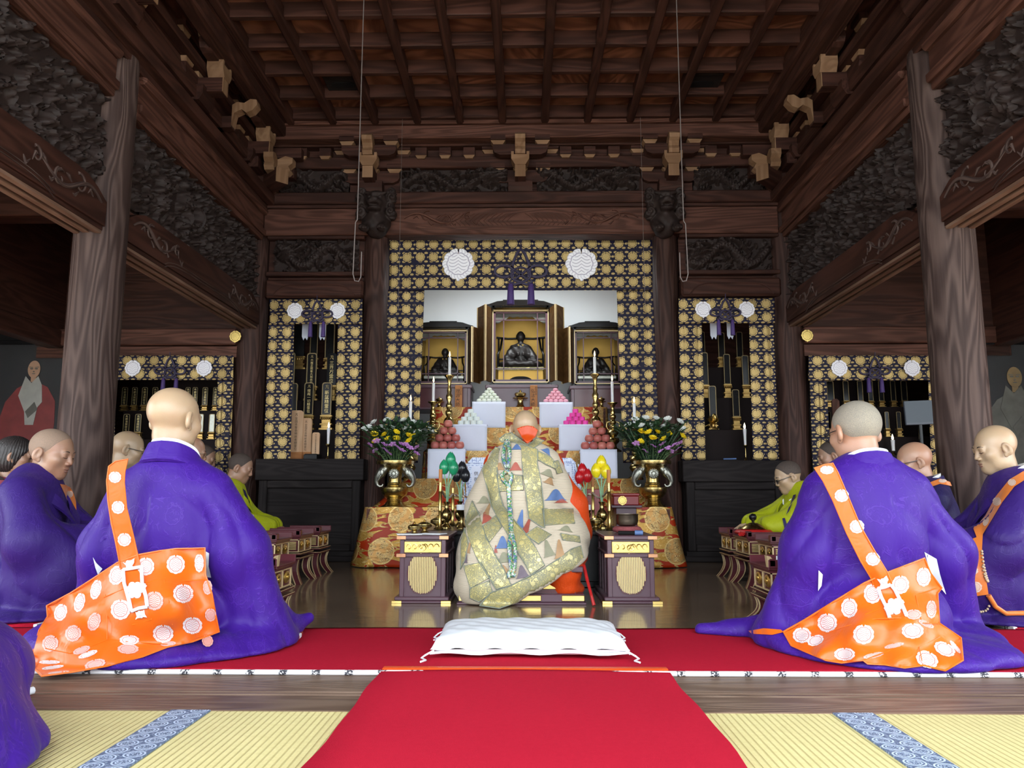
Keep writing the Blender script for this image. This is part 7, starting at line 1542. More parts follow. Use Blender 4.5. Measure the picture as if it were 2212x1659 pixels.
# ---- cloth laid on a robe: outlines measured in the picture, set down on the robe's own surface
def bvh_of(objs):
    vs=[];fs=[]
    for o in objs:
        b=len(vs); off=wpos(o); vs+=[v.co+off for v in o.data.vertices]; fs+=[tuple(b+i for i in p.vertices) for p in o.data.polygons]
    return BVHTree.FromPolygons(vs,fs)
class Drape:
    def __init__(s,objs,ctrl=None,floor=.02,gap=.008): s.b=bvh_of(objs); s.near=min(wpos(o).y for o in objs); s.c=ctrl; s.fl=floor; s.gap=gap; s.cache={}
    def depth(s,x,y):
        d=ray(x,y); L=d.length; h=s.b.ray_cast(CAM,d/L); t=[]
        if h[0] is not None: t.append(h[3]/L-s.gap/L)
        if s.c:
            w=0;a=0
            for cx,cy,Y in s.c: k=1/((cx-x)**2+(cy-y)**2+30)**1.5; w+=k; a+=k*Y/d.y
            t.append(a/w)
        if d.z<0 and ((s.fl-CAMH)/d.z)*d.y<(s.near+1.2): t.append((s.fl-CAMH)/d.z)
        return min(t) if t else None
    def field(s,x0,x1,y0,y1,st,it=6):
        "smoothed depth over a patch"
        nx=int((x1-x0)/st)+2; ny=int((y1-y0)/st)+2; D=np.array([[s.depth(x0+i*st,y0+j*st) for i in range(nx)] for j in range(ny)],dtype=object); K=np.array([[v is not None for v in row] for row in D]); D=np.array([[v if v is not None else 0. for v in row] for row in D],dtype=float)
        if not K.any(): D[:]=s.near; K[:]=True
        while not K.all():
            Q=np.pad(D*K,1); k=np.pad(K.astype(float),1); sm=Q[:-2,1:-1]+Q[2:,1:-1]+Q[1:-1,:-2]+Q[1:-1,2:]; c=k[:-2,1:-1]+k[2:,1:-1]+k[1:-1,:-2]+k[1:-1,2:]; nw=(~K)&(c>0); D[nw]=(sm/np.maximum(c,1))[nw]; K=K|nw
        for _ in range(it):
            Q=np.pad(D,1,mode='edge'); D=np.minimum(D,.5*D+.125*(Q[:-2,1:-1]+Q[2:,1:-1]+Q[1:-1,:-2]+Q[1:-1,2:])+0.0006)
        s.f=(x0,y0,st,D)
    def at(s,x,y,off=0):
        x0,y0,st,D=s.f; u=min(max((x-x0)/st,0),D.shape[1]-1.001); v=min(max((y-y0)/st,0),D.shape[0]-1.001); i,j=int(u),int(v); a,b=u-i,v-j
        t=(D[j,i]*(1-a)+D[j,i+1]*a)*(1-b)+(D[j+1,i]*(1-a)+D[j+1,i+1]*a)*b; d=ray(x,y); return CAM+d*(t-off/d.length)
    def patch(s,mb,poly,off=0,st=7,pcf=None,wave=0):
        P=[]; n=len(poly)
        for i in range(n):
            a,b=poly[i],poly[(i+1)%n]; L=math.hypot(b[0]-a[0],b[1]-a[1]); m=max(1,int(L/st))
            for k in range(m): P.append(Vector((a[0]+(b[0]-a[0])*k/m,a[1]+(b[1]-a[1])*k/m)))
        m=len(P); E=[(i,(i+1)%m) for i in range(m)]; xs=[p.x for p in P]; ys=[p.y for p in P]
        pts=list(P); x=min(xs)+st*.5
        from mathutils.geometry import intersect_point_tri_2d
        while x<max(xs):
            y=min(ys)+st*.5
            while y<max(ys):
                c=False; j=m-1
                for i in range(m):
                    if (P[i].y>y)!=(P[j].y>y) and x<(P[j].x-P[i].x)*(y-P[i].y)/(P[j].y-P[i].y)+P[i].x: c=not c
                    j=i
                if c: pts.append(Vector((x+((int(y/st))%2)*st*.3,y)))
                y+=st
            x+=st
        v,e,f,*_=delaunay_2d_cdt(pts,E,[list(range(m))],1,1e-4)
        vs=[s.at(p.x,p.y,off) for p in v]; pcs=[pcf(p.x,p.y) for p in v] if pcf else vs
        fs=[]
        for t in f:
            a,b,c=[vs[i] for i in t[:3]]; nn=(b-a).cross(c-a); fs.append(tuple(t) if nn.dot(CAM-a)>0 else tuple(reversed(t)))
        mb.add(vs,fs,pcs)
    def crest(s,mb,cx,cy,rx,ry,ang=0,off=.002):
        an=math.radians(ang); n=44; poly=[]
        for k in range(n):
            a=2*PI*k/n; q=.90+.10*abs(sn(a*5))**.55; 
            if k==n//4*3: q*=.72
            u,v=q*cs(a)*rx,q*sn(a)*ry; poly.append((cx+u*cs(an)-v*sn(an),cy+u*sn(an)+v*cs(an)))
        def pc(x,y): u=(x-cx)*cs(an)+(y-cy)*sn(an); v=-(x-cx)*sn(an)+(y-cy)*cs(an); return (u/rx,-v/ry,0)
        s.patch(mb,poly,off,4.5,pc)
    def line(s,mb,pts,r,off=.004,seg=7,n=None,closed=False):
        P=[s.at(x,y,off) for x,y in pts]; mb.tube(P if n is None else spline(P,n),r,seg,closed)
def zz(sc,ox,oy): return lambda *pts:[(ox+p[0]/sc,oy+p[1]/sc)+tuple(p[2:]) for p in pts]
M['crest_pink']=crest_mat('pinkish_back_peony_crest',(.70,.42,.38),(.62,.16,.08))  # pinkish back side of the white peony crests
def kesa_sash(root,ro,q,sc,ctrl,strap,main,crests,pinks,knot,seams=(),whites=()):
    D=Drape([ro],[(c[0],c[1],c[2]) for c in q(*ctrl)],.020,.009); P=q(*main)+q(*strap); D.field(min(p[0] for p in P)-8,max(p[0] for p in P)+8,min(p[1] for p in P)-8,max(p[1] for p in P)+8,6,5)
    mb=MB(); mb.mi=0; D.patch(mb,q(*main),0,7); mb.mi=1
    for c in crests: 
        if c[5]==0: (x,y),=q(c[:2]); D.crest(mb,x,y,c[2]/sc,c[3]/sc,c[4],.0022)
    mb.mi=2
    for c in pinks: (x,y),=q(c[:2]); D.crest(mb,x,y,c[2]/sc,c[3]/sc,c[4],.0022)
    kb=mb.build('kesa_cloth',[M['orange'],M['crest_red'],M['crest_pink']],root,1.2)
    mb=MB(); D.patch(mb,q(*strap),.004,6); mb.mi=1
    for c in crests:
        if c[5]==1: (x,y),=q(c[:2]); D.crest(mb,x,y,c[2]/sc,c[3]/sc,c[4],.0062)
    mb.build('kesa_strap',[M['orange'],M['crest_red']],root,1.2)
    mb=MB()
    for sm in seams: D.line(mb,q(*sm),.0016,.0022,5)
    D.line(mb,q(*(list(main)+[main[0]])),.0032,.0015,6); D.line(mb,q(*(list(strap)+[strap[0]])),.0026,.005,6); mb.build('kesa_hem',M['orange_back'],root,1)
    if knot:
        mb=MB()
        for ln in knot['cords']: D.line(mb,q(*ln),.0062,.010,8)
        for (x,y,r_) in knot['blobs']:
            (X,Y),=q((x,y)); 
            for k in range(6): a=2*PI*k/6; mb.ball(D.at(X+r_*.55*cs(a)/sc,Y+r_*.55*sn(a)/sc,.010),(.34*r_/sc*3/FPX,.006,.34*r_/sc*3/FPX),10,6)
            mb.ball(D.at(X,Y,.014),(.36*r_/sc*3/FPX,.007,.36*r_/sc*3/FPX),10,6)
        for b in knot['bows']: D.patch(mb,q(*b),.012,5)
        mb.build('white_cord_knot',M['white'],root,1)
    return D
# front left priest
q=zz(2.766,0,880)
ex=[lambda p:ell(p,(.10,.06,.02),(.36,.34,.06)),lambda p:cap(p,(.28,.20,.14),(.36,.30,.05),.08,.04),lambda p:cap(p,(.35,.30,.04),(.405,.38,.07),.035,.02),lambda p:ell(p,(-.12,-.05,.06),(.34,.32,.10)),lambda p:ell(p,(.0,-.20,.03),(.30,.18,.05))]
rL,roL,MwL,MhL=person('bald priest in bright purple seen from behind, orange sash, left of the white cushion',(-1.385,3.04),-.12,1.03,'purple','skin_pale',(-.10,0,-.34),dict(elb=.245,elby=.02,elbz=.36,bag=2,wide=1.0,extra=ex,seed=1.,bx=.66,bx2=.66,w=1.04,hs=1.05),.0036,.0095,None,None,hc=(-.035,.035,.868))
kL=dict(cords=[[(735,970),(742,1050),(770,1150),(785,1218)],[(845,952),(850,1050),(872,1130),(880,1192)],[(735,970),(790,962),(845,952)],[(785,1218),(830,1200),(880,1192)]],blobs=[(805,1092,58),(770,935,26),(838,1238,26),(760,1085,20),(858,1068,20)],bows=[[(733,925),(760,935),(780,915),(803,902),(800,930),(790,945),(808,968),(775,960),(742,972),(758,950)],[(808,1225),(840,1222),(862,1210),(865,1235),(878,1255),(842,1250),(808,1268),(818,1245)]])
kesa_sash(rL,roL,q,2.766,[(280,1185,2.93),(193,1500,2.70),(235,1330,2.80),(250,1605,2.60),(430,1580,2.64),(640,1545,2.66),(1000,1430,2.74),(1310,1340,2.86),(600,1250,2.74),(800,1250,2.68),(1000,1200,2.68),(1225,840,2.86),(830,880,2.81),(500,1060,2.86),(1250,1100,2.83),(450,1400,2.68)],
 [(650,352),(690,322),(765,308),(746,385),(742,450),(756,600),(790,740),(826,895),(840,960),(722,965),(710,905),(690,800),(665,690),(645,560),(638,440)],
 [(280,1185),(420,1110),(560,1020),(700,928),(830,880),(950,858),(1050,845),(1225,840),(1228,1000),(1265,1110),(1290,1250),(1310,1340),(1150,1400),(1000,1432),(850,1490),(640,1545),(430,1582),(250,1605),(205,1560),(193,1480),(235,1330),(285,1250)],
 [(687,417,38,35,0,1),(705,597,39,40,0,1),(743,790,41,41,0,1),(871,950,52,55,0,0),(1050,938,56,58,0,0),(1190,930,28,56,0,0),(697,1003,46,60,20,0),(573,1088,32,62,15,0),(475,1165,32,60,15,0),(362,1225,38,54,20,0),(720,1208,60,62,0,0),(1095,1112,62,58,0,0),(773,1390,60,30,0,0),(975,1352,63,55,0,0),(1150,1303,60,52,0,0),(295,1522,65,12,0,0),(315,1553,68,11,-8,0),(350,1583,66,7,-6,0),(525,1475,62,16,-20,0)],
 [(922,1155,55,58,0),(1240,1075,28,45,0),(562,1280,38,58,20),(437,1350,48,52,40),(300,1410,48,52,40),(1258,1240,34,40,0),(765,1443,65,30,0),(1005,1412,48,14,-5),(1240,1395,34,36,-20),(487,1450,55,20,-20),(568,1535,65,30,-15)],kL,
 [[(870,1045),(980,1020),(1100,1035),(1240,1030)],[(630,1120),(640,1250),(640,1385)],[(980,1030),(1010,1160),(1030,1300)],[(890,1050),(905,1270)],[(790,1300),(905,1268)],[(270,1440),(420,1470),(560,1420),(650,1385),(760,1400),(1000,1415),(1200,1370)],[(620,1135),(740,1085)]])
def under(root,ro,polys,D=None):
    D=Drape([ro],None,.02,.006); P=[p for b in polys for p in b]; D.field(min(p[0] for p in P)-6,max(p[0] for p in P)+6,min(p[1] for p in P)-6,max(p[1] for p in P)+6,5,2); mb=MB()
    for b in polys: mb=MB(); D.patch(mb,b,.0,5); mb.build('white_under_robe',M['collar'],root,1)
under(rL,roL,[q((555,895),(575,930),(612,965),(585,1000),(570,960)),q((1228,860),(1250,872),(1246,950),(1262,1018),(1236,1015),(1222,940))])
# front right priest
q=zz(2.6756,1500,860)
ex=[lambda p:ell(p,(.02,.0,.03),(.36,.34,.08)),lambda p:cap(p,(-.22,.24,.06),(-.42,.34,.03),.06,.035),lambda p:cap(p,(-.41,.32,.03),(-.53,.37,.03),.035,.022),lambda p:ell(p,(.36,-.02,.03),(.10,.18,.06)),lambda p:ell(p,(.27,-.24,.03),(.11,.10,.045)),lambda p:ell(p,(.06,-.18,.03),(.28,.22,.05))]
rR,roR,MwR,MhR=person('grey-cropped priest in bright purple seen from behind, orange sash, right of the white cushion',(1.325,3.04),.10,1.03,'purple','skin',(-.16,0,.30),dict(elb=(.20,.275),elby=.02,elbz=.36,bag=2,extra=ex,seed=2.3,bx=.70,bx2=.66,w=1.04),.0036,.0095,('stub_gray','crop'),'glasses',hc=(.0,.045,.815))
kR=dict(cords=[[(1062,1100),(1080,1150),(1105,1200),(1128,1268)],[(1135,1078),(1160,1110),(1190,1170),(1226,1255)],[(1062,1100),(1100,1092),(1135,1078)]],blobs=[(1155,1205,56),(1093,1062,24),(1112,1215,18),(1196,1180,18)],bows=[[(1055,1045),(1082,1050),(1110,1026),(1122,1050),(1112,1066),(1130,1088),(1092,1092),(1068,1104),(1076,1075)]])
kesa_sash(rR,roR,q,2.6756,[(515,1350,3.10),(640,1280,2.95),(560,1430,2.95),(760,1515,2.76),(980,1535,2.68),(1215,1560,2.64),(1450,1575,2.62),(1550,1515,2.68),(1540,1385,2.74),(1330,925,2.86),(1430,1100,2.86),(1110,1010,2.80),(980,1070,2.84),(1000,1370,2.72),(1250,1350,2.68),(800,1180,2.88),(1415,1300,2.74)],
 [(695,405),(748,385),(800,375),(830,430),(885,560),(960,740),(1060,915),(1118,1012),(1142,1070),(1045,1095),(1018,1035),(960,940),(880,780),(800,590),(745,480)],
 [(515,1350),(640,1280),(800,1180),(980,1070),(1110,1010),(1220,968),(1330,925),(1365,1010),(1430,1098),(1405,1130),(1415,1300),(1540,1385),(1552,1515),(1450,1575),(1320,1545),(1215,1558),(1100,1540),(1000,1535),(975,1515),(850,1530),(760,1515),(640,1465),(560,1430)],
 [(766,415,40,25,0,1),(852,563,42,38,0,1),(940,742,43,40,0,1),(1032,930,42,40,0,1),(1192,1078,50,54,0,0),(1325,1033,42,56,0,0),(1030,1130,52,58,0,0),(895,1212,48,58,0,0),(768,1298,58,56,0,0),(622,1370,55,46,0,0),(700,1400,50,30,-20,0),(978,1365,62,58,0,0),(1262,1345,65,46,0,0),(868,1480,62,38,0,0),(1345,1510,68,48,25,0),(1447,1450,66,38,25,0),(1508,1438,48,12,50,0)],
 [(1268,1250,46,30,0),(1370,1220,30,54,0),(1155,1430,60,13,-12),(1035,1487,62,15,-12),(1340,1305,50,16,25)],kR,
 [[(1190,1150),(1300,1130),(1400,1100)],[(1280,1140),(1310,1280)],[(780,1350),(900,1310),(1040,1275),(1190,1270),(1320,1300),(1415,1302)],[(985,1250),(1080,1215)],[(975,1515),(1100,1470),(1200,1430)],[(1320,1545),(1300,1440),(1420,1380)]])
under(rR,roR,[q((1330,890),(1400,930),(1420,1020),(1455,1135),(1425,1100),(1365,1010)),q((718,995),(742,1020),(735,1085),(715,1115))])
# orange lining showing at the sleeve tail
D=Drape([roR],None,.02,.006); P=q((312,1345),(400,1330),(500,1338),(515,1352),(450,1368),(330,1362)); D.field(1590,1720,1340,1390,5,2); mb=MB(); D.patch(mb,P,0,5); mb.build('orange_lining',M['orange'],rR,1)
# second priest on the left, in profile
q8=zz(3.318,0,860)
r,ro,Mw,Mh=person('stout shaven priest in deep purple, eyes closed, kneeling at the left behind the front priest',(-2.53,3.93),-PI/2+.22,1.02,'purple2','skin_warm',(-.20,0,-.22),dict(lean=.08,elb=.27,elby=.12,w=1.12,seed=.5,hs=1.04,wide=1.08,bag=1),.0036,.0105,('stub_fade','crop'),hc=(0,.045,.785))
def small_sash(root,ro,q,sc,strap,crests,polys=(),cords=(),beads=(),step=5):
    D=Drape([ro],None,.02,.010); P=q(*strap)+[p for b in polys for p in q(*b)]+[p for b in cords for p in q(*b)]+[p for b in beads for p in q(*b)]; D.field(min(p[0] for p in P)-6,max(p[0] for p in P)+6,min(p[1] for p in P)-6,max(p[1] for p in P)+6,4,4)
    mb=MB(); D.patch(mb,q(*strap),.002,step)
    for b in polys: D.patch(mb,q(*b),.004,step)
    mb.mi=1
    for c in crests: (x,y),=q(c[:2]); D.crest(mb,x,y,c[2]/sc,c[3]/sc,c[4],.0075)
    mb.build('kesa_sash',[M['orange_s'],M['crest_pink2']],root,1.2)
    if cords:
        mb=MB()
        for c in cords: D.line(mb,q(*c),.011,.008,8)
        mb.build('sash_cord',M['orange_s'],root,1)
    if beads:
        for b in beads:
            mb=MB()
            P=[D.at(x,y,.012) for x,y in q(*b)]; S_=spline(P,40); L=sum((S_[i+1]-S_[i]).length for i in range(40)); n=int(L/.011)
            for k in range(n): mb.ball(S_[int(k/n*40)].lerp(S_[min(40,int(k/n*40)+1)],(k/n*40)%1),.0058,7,5)
            mb.build('prayer_beads',M['beadw'],root,1)
M['orange_s']=satin('orange_sash_satin',(.74,.20,.035)); M['crest_pink2']=crest_mat('pale_sash_crest',(.80,.62,.52),(.62,.22,.10))
small_sash(r,ro,q8,3.318,[(430,615),(470,622),(505,640),(530,690),(545,740),(548,800),(520,855),(500,780),(465,690)],[(500,688,24,25,0),(527,810,14,25,0)])
# second priest on the right, in profile, with pouch and beads
q=zz(2.6756,1500,860)
r,ro,Mw,Mh=person('bald priest in purple at the right edge, eyes closed, orange sash and beads',(2.385,3.86),PI/2-.25,.99,'purple2','skin_pale',(-.20,0,.20),dict(elb=.25,elby=.12,w=1.0,seed=3.,bag=1),.0036,.0105,None,hc=(0,.045,.825))
small_sash(r,ro,q,2.6756,[(1905,420),(1820,470),(1740,570),(1680,680),(1625,745),(1665,790),(1720,700),(1780,600),(1850,510),(1905,475)],[(1835,487,24,20,0),(1748,597,25,25,0),(1685,712,16,28,20),(1573,910,42,28,0),(1597,997,45,28,0),(1620,1093,44,34,0),(1585,850,25,14,-25)],
 [[(1525,885),(1560,830),(1640,800),(1665,880),(1680,1000),(1700,1135),(1590,1150),(1555,1000)],[(1608,742),(1640,738),(1668,765),(1662,880),(1645,875),(1630,800)]],[[(1700,1140),(1740,1205),(1800,1245),(1905,1243)]],[[(1662,885),(1672,960),(1685,1020),(1697,1060),(1680,1030),(1665,960)],[(1655,1235),(1690,1225),(1708,1190)]])
# third row on both sides
r,ro,_,_=person('bald priest with dark glasses behind the grey-cropped one, third from the right edge',(2.265,4.42),PI/2-.3,.945,'navy_robe','skin',(-.22,0,.10),dict(seed=4.,wide=.92,elb=.21,w=1.06),.0045,.014,None,'glasses',hc=(0,.05,.82))
small_sash(r,ro,q,2.6756,[(1350,490),(1420,465),(1478,484),(1488,508),(1420,495),(1360,515)],[(1435,478,24,11,0)])
person('bald priest mostly hidden behind the left front priest, wearing glasses',(-2.66,5.05),-PI/2+.45,1.02,'purple2','skin_pale',(-.22,0,0),dict(seed=5.,elb=.21),.0045,.014,None,'glasses')
person('bald man in glasses whose face shows beside the left front neck',(-2.50,5.66),-PI/2+.25,1.03,'navy_robe','skin',(-.15,0,.1),dict(seed=6.,elb=.20,wide=.92,bag=0),.0045,.015,None,'goldrim')
person('dark-haired man looking down, between the left front priest and the youth in yellow-green',(-2.87,6.76),-PI/2+.2,1.035,'navy_robe','skin_tan',(-.30,0,0),dict(seed=7.,elb=.19,wide=.86,bag=0),.0045,.015,('stub_dark','crop'))
person('man with black cropped hair half hidden by the right front priest',(2.52,6.28),PI/2-.2,1.03,'navy_robe','skin_warm',(-.30,0,0),dict(seed=8.,elb=.21),.0045,.015,('stub_dark','crop'))
# youths in yellow-green
rLY,roLY,_,_=person('young cropped-haired monk in a yellow-green robe, kneeling at the left desks',(-2.40,6.28),-PI/2+.12,.985,'lime','skin_warm',(-.32,0,0),dict(lean=.05,kn=.30,elb=.22,seed=9.,w=1.02,bag=1),.0042,.012,('stub_dark','crop'),hc=(0,.05,.815))
q7=zz(4.147,480,980)
def stole_on(root,ro,polys,dots=()):
    D=Drape([ro],None,.02,.008); P=[p for b in polys for p in b]; D.field(min(p[0] for p in P)-4,max(p[0] for p in P)+4,min(p[1] for p in P)-4,max(p[1] for p in P)+4,3,3); mb=MB()
    for b in polys: D.patch(mb,b,.002,4)
    mb.mi=1
    for x,y,rr in dots: D.crest(mb,x,y,rr,rr,0,.005)
    mb.build('dark_stole',[M['navy_robe'],M['crest_gray']],root,1.2)
stole_on(rLY,roLY,[q7((185,312),(207,330),(242,430),(262,560),(300,620),(425,712),(345,722),(285,655),(246,600),(232,440),(200,370))],[q7((268,560))[0]+(4.5,),q7((350,665))[0]+(5,)])
wr=((-.19,.36,.40),(.12,.38,.40))
rY,roY,MwY,MhY=person('monk in yellow-green with black glasses reaching over the right desks',(2.03,5.50),PI/2+.02,.93,'lime','skin_pale',(-.34,0,0),dict(seed=10.,elb=.22,elby=.18,elbz=.42,wrist=wr,bag=3,lean=.24,kn=.29,by=.72,w=1.04),.0042,.010,('stub_dark','top'),'glasses',hc=(0,.06,.765),hands=[((-.19,.445,.397),(.12,1,-.15),(.5,0,-1),1,.55),((.12,.465,.397),(-.35,1,-.12),(-.5,0,-1),-1,.55)])
q=zz(2.6756,1500,860); stole_on(rY,roY,[q((572,560),(586,556),(548,650),(530,675)),q((508,695),(522,692),(542,750),(554,795),(530,795),(520,750))])
# objects in front of him
p=atY(1612,1138,5.3); x0=1.62; r=thing('red_cushion','red silk cushion under the brass gong on the right desks','cushion',(1.515,5.20,.326)); mb=MB(); mb.lathe([(.02,.0),(.115,.004),(.125,.018),(.11,.032),(.06,.036),(0,.034)],(1.515,5.20,.327),28); mb.build('pad',M['redcloth'],r,1); mb=MB()
for k in range(3): mb.tube([(1.44-.01*k,5.15,.342),(1.43-.01*k,5.12,.336),(1.42-.01*k,5.11,.334)],.012,8)
mb.build('knotted_ties',M['redcloth'],r,1)
r=thing('brass_gong','small brass gong with a black handle on the red cushion','gong',(1.515,5.20,.362)); mb=MB(); mb.lathe([(.075,0),(.085,.004),(.08,.010),(.05,.030),(.02,.042),(0,.044)],(1.515,5.20,.363),28); mb.build('bell',M['brass'],r,.8); mb=MB(); mb.lathe([(.008,.042),(.010,.055),(.022,.065),(.026,.082),(.018,.098),(0,.102)],(1.515,5.20,.363),16); mb.build('handle',M['black'],r,1)
# woman far left
person('woman with a black bob and pink top at the far left, behind the stout priest',(-3.18,4.72),-PI/2+.35,.95,'pink','skin_warm',(-.10,0,0),dict(seed=11.,w=.98,wide=.9,bag=0),.0042,.014,('hair','bob'),None,True,True,white=False,robe2='carved')
# priest whose sleeve enters at the lower left corner
person('purple-robed priest cut off at the lower left corner, only his sleeve in view',(-1.53,1.60),-.25,1.06,'purple','skin',(0,0,0),dict(elb=.20,elby=.02,elbz=.37,bag=0,wrist=((-.06,.20,.33),(.06,.20,.33)),extra=[lambda p:cap(p,(0,0,.50),(0,.04,-.05),.20,.47)],seed=12.),.006,.012,None)
# ---- central priest in the patchwork robe
LOC=(-.005,4.63,.202)
ex=[lambda p:ell(p,(-.17,-.16,.0),(.23,.23,.30)),lambda p:ell(p,(-.20,-.27,-.12),(.20,.15,.14)),lambda p:ell(p,(.10,-.18,.0),(.28,.22,.24)),lambda p:ell(p,(-.02,-.30,-.10),(.20,.12,.14)),lambda p:ell(p,(.20,-.06,.14),(.20,.22,.18))]
rC,roC,MwC,MhC=person('bald central priest in a cream and gold patchwork robe, kneeling with his back turned',LOC,0,.97,'orange_d','skin_pale',(-.30,.0,-.04),dict(elb=(.20,.24),elby=.16,elbz=.34,seed=2.,bag=0,lean=.04,kn=.29,extra=[lambda p:ell(p,(.22,-.14,.05),(.15,.20,.10)),lambda p:ell(p,(.22,.05,.05),(.16,.24,.12)),lambda p:cap(p,(.21,.05,.45),(.28,.10,.33),.085,.115),lambda p:cap(p,(.28,.10,.33),(.34,.12,.17),.11,.09),lambda p:ell(p,(.215,-.20,-.02),(.125,.14,.155)),lambda p:ell(p,(.25,-.16,-.14),(.10,.14,.04))],zlo=-.19,bx=.55,bx2=.55,floor=False),.0036,.0105,None,None,False,False,hc=(.012,.055,.808))
def kesa_sdf(P):
    p=P.copy(); p[:,1]-=.04*np.clip(p[:,2]-.25,0,1)
    d=smin(ell(p,(-.005,-.02,.43),(.220,.175,.27)),cap(p,(-.105,-.015,.600),(.105,-.015,.595),.095),.09); d=smin(d,ell(p,(0,-.015,.655),(.115,.100,.075)),.06)
    d=smin(d,ell(p,(-.03,.06,.14),(.31,.33,.24)),.10)
    for q,e in ((-1,(-.25,.10,.30)),(1,(.235,.10,.31))): d=smin(d,cap(p,(q*.145,-.012,.575),e,.100,.125),.035)
    for f in ex: d=smin(d,f(p),.07)
    x,y,z=p[:,0],p[:,1],p[:,2]
    # the lower right of the cloth is pulled up to the hip
    cut=(-.225+.56*(x+.10)) - z; k=np.where(x>-.16,cut*.87,-1.); d=smax(d,k,.02)
    d=smax(d,-ell(p,(0,.02,.80),(.062,.070,.11)),.008); d=smax(d,y-.22-.3*np.clip(.3-z,0,1)*0,.03)
    f=.012*(np.abs(np.sin((x*.9-z*.35)*17+1.6*np.sin(z*7)))**.6-.5)*np.clip((.5-z)/.3,0,1)+.007*(np.abs(np.sin(x*12-z*9+np.sin(z*9)*1.2))**.7-.5)*np.clip((z-.12)/.3,0,1)
    return d-f
mb=MB(); sdf_mesh(mb,kesa_sdf,ar(-.56,.5,.0095),ar(-.55,.36,.0095),ar(-.205,.80,.0095),MwC)
kz=mb.build('patchwork_kesa',M['kesa'],rC,PI)
# the hem must clear the dais and floor
q=zz(2.911,740,900); D=Drape([kz],None,.004,.004); D.field(975,1285,925,1325,4,2)
BANDS=[[(985,140),(1020,112),(1062,100),(1100,130),(1150,168),(1170,185),(1110,172),(1060,158),(1000,160)],[(1165,185),(1190,160),(1222,132),(1268,150),(1240,172),(1200,200)],
 [(1120,165),(1225,205),(1225,300),(1250,420),(1265,560),(1270,700),(1250,692),(1172,640),(1155,500),(1132,330)],
 [(962,190),(890,310),(878,330),(905,430),(935,560),(985,650),(1040,740),(1090,830),(1150,930),(1185,995),(1270,935),(1200,800),(1140,720),(1070,640),(1010,560),(985,480),(972,330),(985,200)],
 [(815,530),(770,650),(790,760),(850,900),(920,1010),(965,1085),(1060,1060),(1010,950),(960,870),(900,760),(862,620)],
 [(862,1188),(985,1206),(1150,1150),(1300,1080),(1420,985),(1515,885),(1498,812),(1440,832),(1350,900),(1250,965),(1060,1062),(930,1108),(885,1160)],
 [(968,365),(1130,370),(1137,460),(988,470)],[(1257,580),(1450,580),(1460,670),(1271,682)],[(880,690),(962,622),(1000,692),(922,790)],[(1150,742),(1222,692),(1312,742),(1232,800)],[(1370,735),(1490,752),(1495,790),(1385,775)],[(762,940),(872,918),(928,1010),(802,1078)],[(800,1082),(922,1032),(942,1100),(858,1165),(800,1140)],[(1228,215),(1310,255),(1352,310),(1342,330),(1280,300),(1228,270)],[(1325,285),(1355,275),(1385,350),(1350,360)],[(745,780),(765,700),(790,800),(770,900),(742,960)]]
mb=MB()
for b in BANDS: D.patch(mb,q(*b),.0045,5)
mb.mi=1
for b in BANDS: P=q(*(b+[b[0]])); D.line(mb,P,.0035,.0055,6)
mb.mi=2
MT=[(1092,190,62,28,0,2),(985,312,52,38,0,4),(1085,312,72,42,0,3),(1283,212,66,26,35,2),(1290,350,84,38,22,5),(1300,402,64,34,20,4),(1335,492,118,58,0,2),(1372,528,80,24,0,3),(885,522,78,38,0,5),(912,580,34,62,20,4),(900,632,74,52,-20,3),(1118,640,48,92,10,2),(1160,682,44,80,20,3),(790,822,36,58,20,4),(1002,790,80,64,0,2),(962,832,22,40,0,3),(1012,885,96,52,-10,5),(1288,828,66,88,-15,5),(1362,832,62,98,-5,4),(1012,962,64,48,-20,4),(1125,975,76,66,-10,6),(1402,702,84,30,10,5),(772,890,30,50,10,6),(1268,645,20,30,0,6)]
for cx,cy,w,h,an,mi in MT:
    a=math.radians(an); w*=1.30; h*=1.25; pts=[]
    for k in range(17): u=k/16*2-1; pts.append((u*w*.5,h*.5-h*math.exp(-abs((u-.08)/.55)**2.4)))
    pts=[(cx+x*cs(a)-y*sn(a),cy+x*sn(a)+y*cs(a)) for x,y in pts]; mb.mi=mi; D.patch(mb,q(*pts),.0035,4)
kb=mb.build('brocade_bands',[M['goldband'],M['kesa_edge'],M['mt_blue'],M['mt_red'],M['mt_tan'],M['mt_grey'],M['mt_plum']],kz,1.2)
# orange neck cloth
Dn=Drape([kz],[(1138,930,4.50),(1120,935,4.51),(1158,936,4.51),(1138,958,4.47)],.004,.012); Dn.field(1105,1172,915,970,4,2); mb=MB(); Dn.patch(mb,[(1116,926),(1128,921),(1140,919),(1152,921),(1162,929),(1157,943),(1140,958),(1127,945)],.004,4); mb.build('orange_collar',M['orange_deep'],rC,1.2,solid=.004)
# long strand of beads down the back
mb=MB(); S1=[(1030,150),(1015,210),(1012,270),(1035,325)],[(1040,150),(1050,220),(1045,280),(1040,325)],[(1035,340),(1002,370),(1020,410),(1045,430)],[(1035,340),(1062,370),(1055,410),(1045,430)],[(1045,430),(1050,520),(1058,620),(1062,720)],[(1040,430),(1046,520),(1052,620),(1058,720)],[(1062,720),(1050,800),(1052,880),(1062,960)],[(1060,720),(1080,800),(1085,880),(1078,970)],[(1062,960),(1045,990),(1050,1015)],[(1078,965),(1070,990),(1088,1000)]
for c in S1: P=[D.at(x,y,.016) for x,y in q(*c)]; mb.tube(spline(P,26),.0125,8)
mb.build('bead_strand',M['beads'],rC,1)
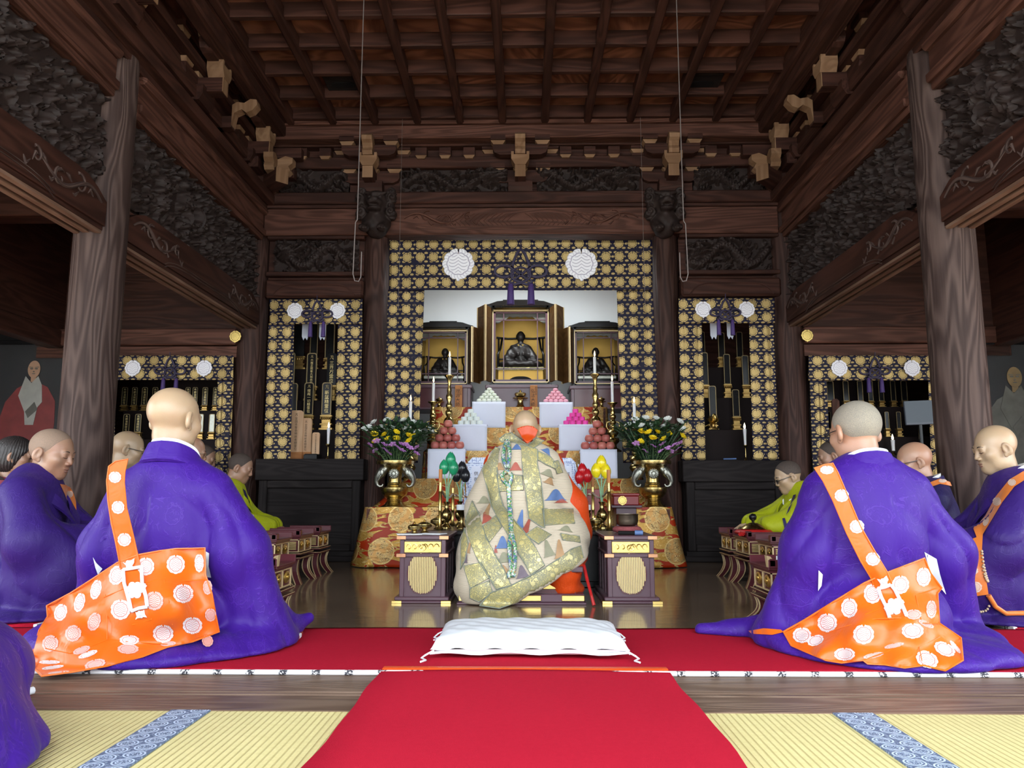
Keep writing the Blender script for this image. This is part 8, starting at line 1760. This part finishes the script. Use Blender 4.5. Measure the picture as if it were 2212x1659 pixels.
# red floss hanging at the dais
mb=MB(); mb.tube([(.33,4.40,.20),(.345,4.33,.12),(.36,4.26,.05),(.37,4.24,.005)],[.010,.009,.008,.010],8); tag(mb.build('trailing_tie',M['redcloth'],solo=True),'short red cord trailing off the right side of the dais','cord')
# ---- daylight, lamps, camera
w=bpy.data.worlds.new('sky'); bpy.context.scene.world=w; w.use_nodes=True; nt=w.node_tree; nt.nodes['Background'].inputs[0].default_value=(.86,.94,1.,1); 
_b=nt.nodes['Background']; _tc=nt.nodes.new('ShaderNodeTexCoord'); _sp=nt.nodes.new('ShaderNodeSeparateXYZ'); _mr=nt.nodes.new('ShaderNodeMapRange')
nt.links.new(_tc.outputs['Generated'],_sp.inputs[0]); nt.links.new(_sp.outputs[2],_mr.inputs[0]); _mr.inputs[1].default_value=0; _mr.inputs[2].default_value=1; _mr.inputs[3].default_value=SKY*.75; _mr.inputs[4].default_value=SKY*3.; nt.links.new(_mr.outputs[0],_b.inputs[1])
def portal(loc,rot,sx,sy):
    l=bpy.data.lights.new('daylight_opening','AREA'); l.shape='RECTANGLE'; l.size=sx; l.size_y=sy; l.cycles.is_portal=True
    o=bpy.data.objects.new('daylight_opening',l); C.objects.link(o); o.location=loc; o.rotation_euler=rot
portal((0,-1.65,1.97),(PI/2,0,0),10.6,3.95)
portal((-5.65,.95,1.37),(0,-PI/2,0),2.45,5.3); portal((5.65,.95,1.37),(0,PI/2,0),2.45,5.3)
cam=bpy.data.cameras.new('camera'); co=bpy.data.objects.new('camera',cam); C.objects.link(co); cam.sensor_width=36; cam.lens=FPX/2212*36; cam.clip_start=.02
co.location=CAM; co.rotation_euler=(PI/2+TH,0,YAW); bpy.context.scene.camera=co
sc=bpy.context.scene; sc.view_settings.view_transform='Standard'; sc.view_settings.look='None'; sc.view_settings.exposure=EXPO; sc.view_settings.gamma=1
cy=sc.cycles; cy.use_denoising=True; cy.max_bounces=8; cy.diffuse_bounces=4; cy.glossy_bounces=4; cy.transmission_bounces=6; cy.transparent_max_bounces=8; cy.sample_clamp_indirect=6; cy.caustics_reflective=False; cy.caustics_refractive=False
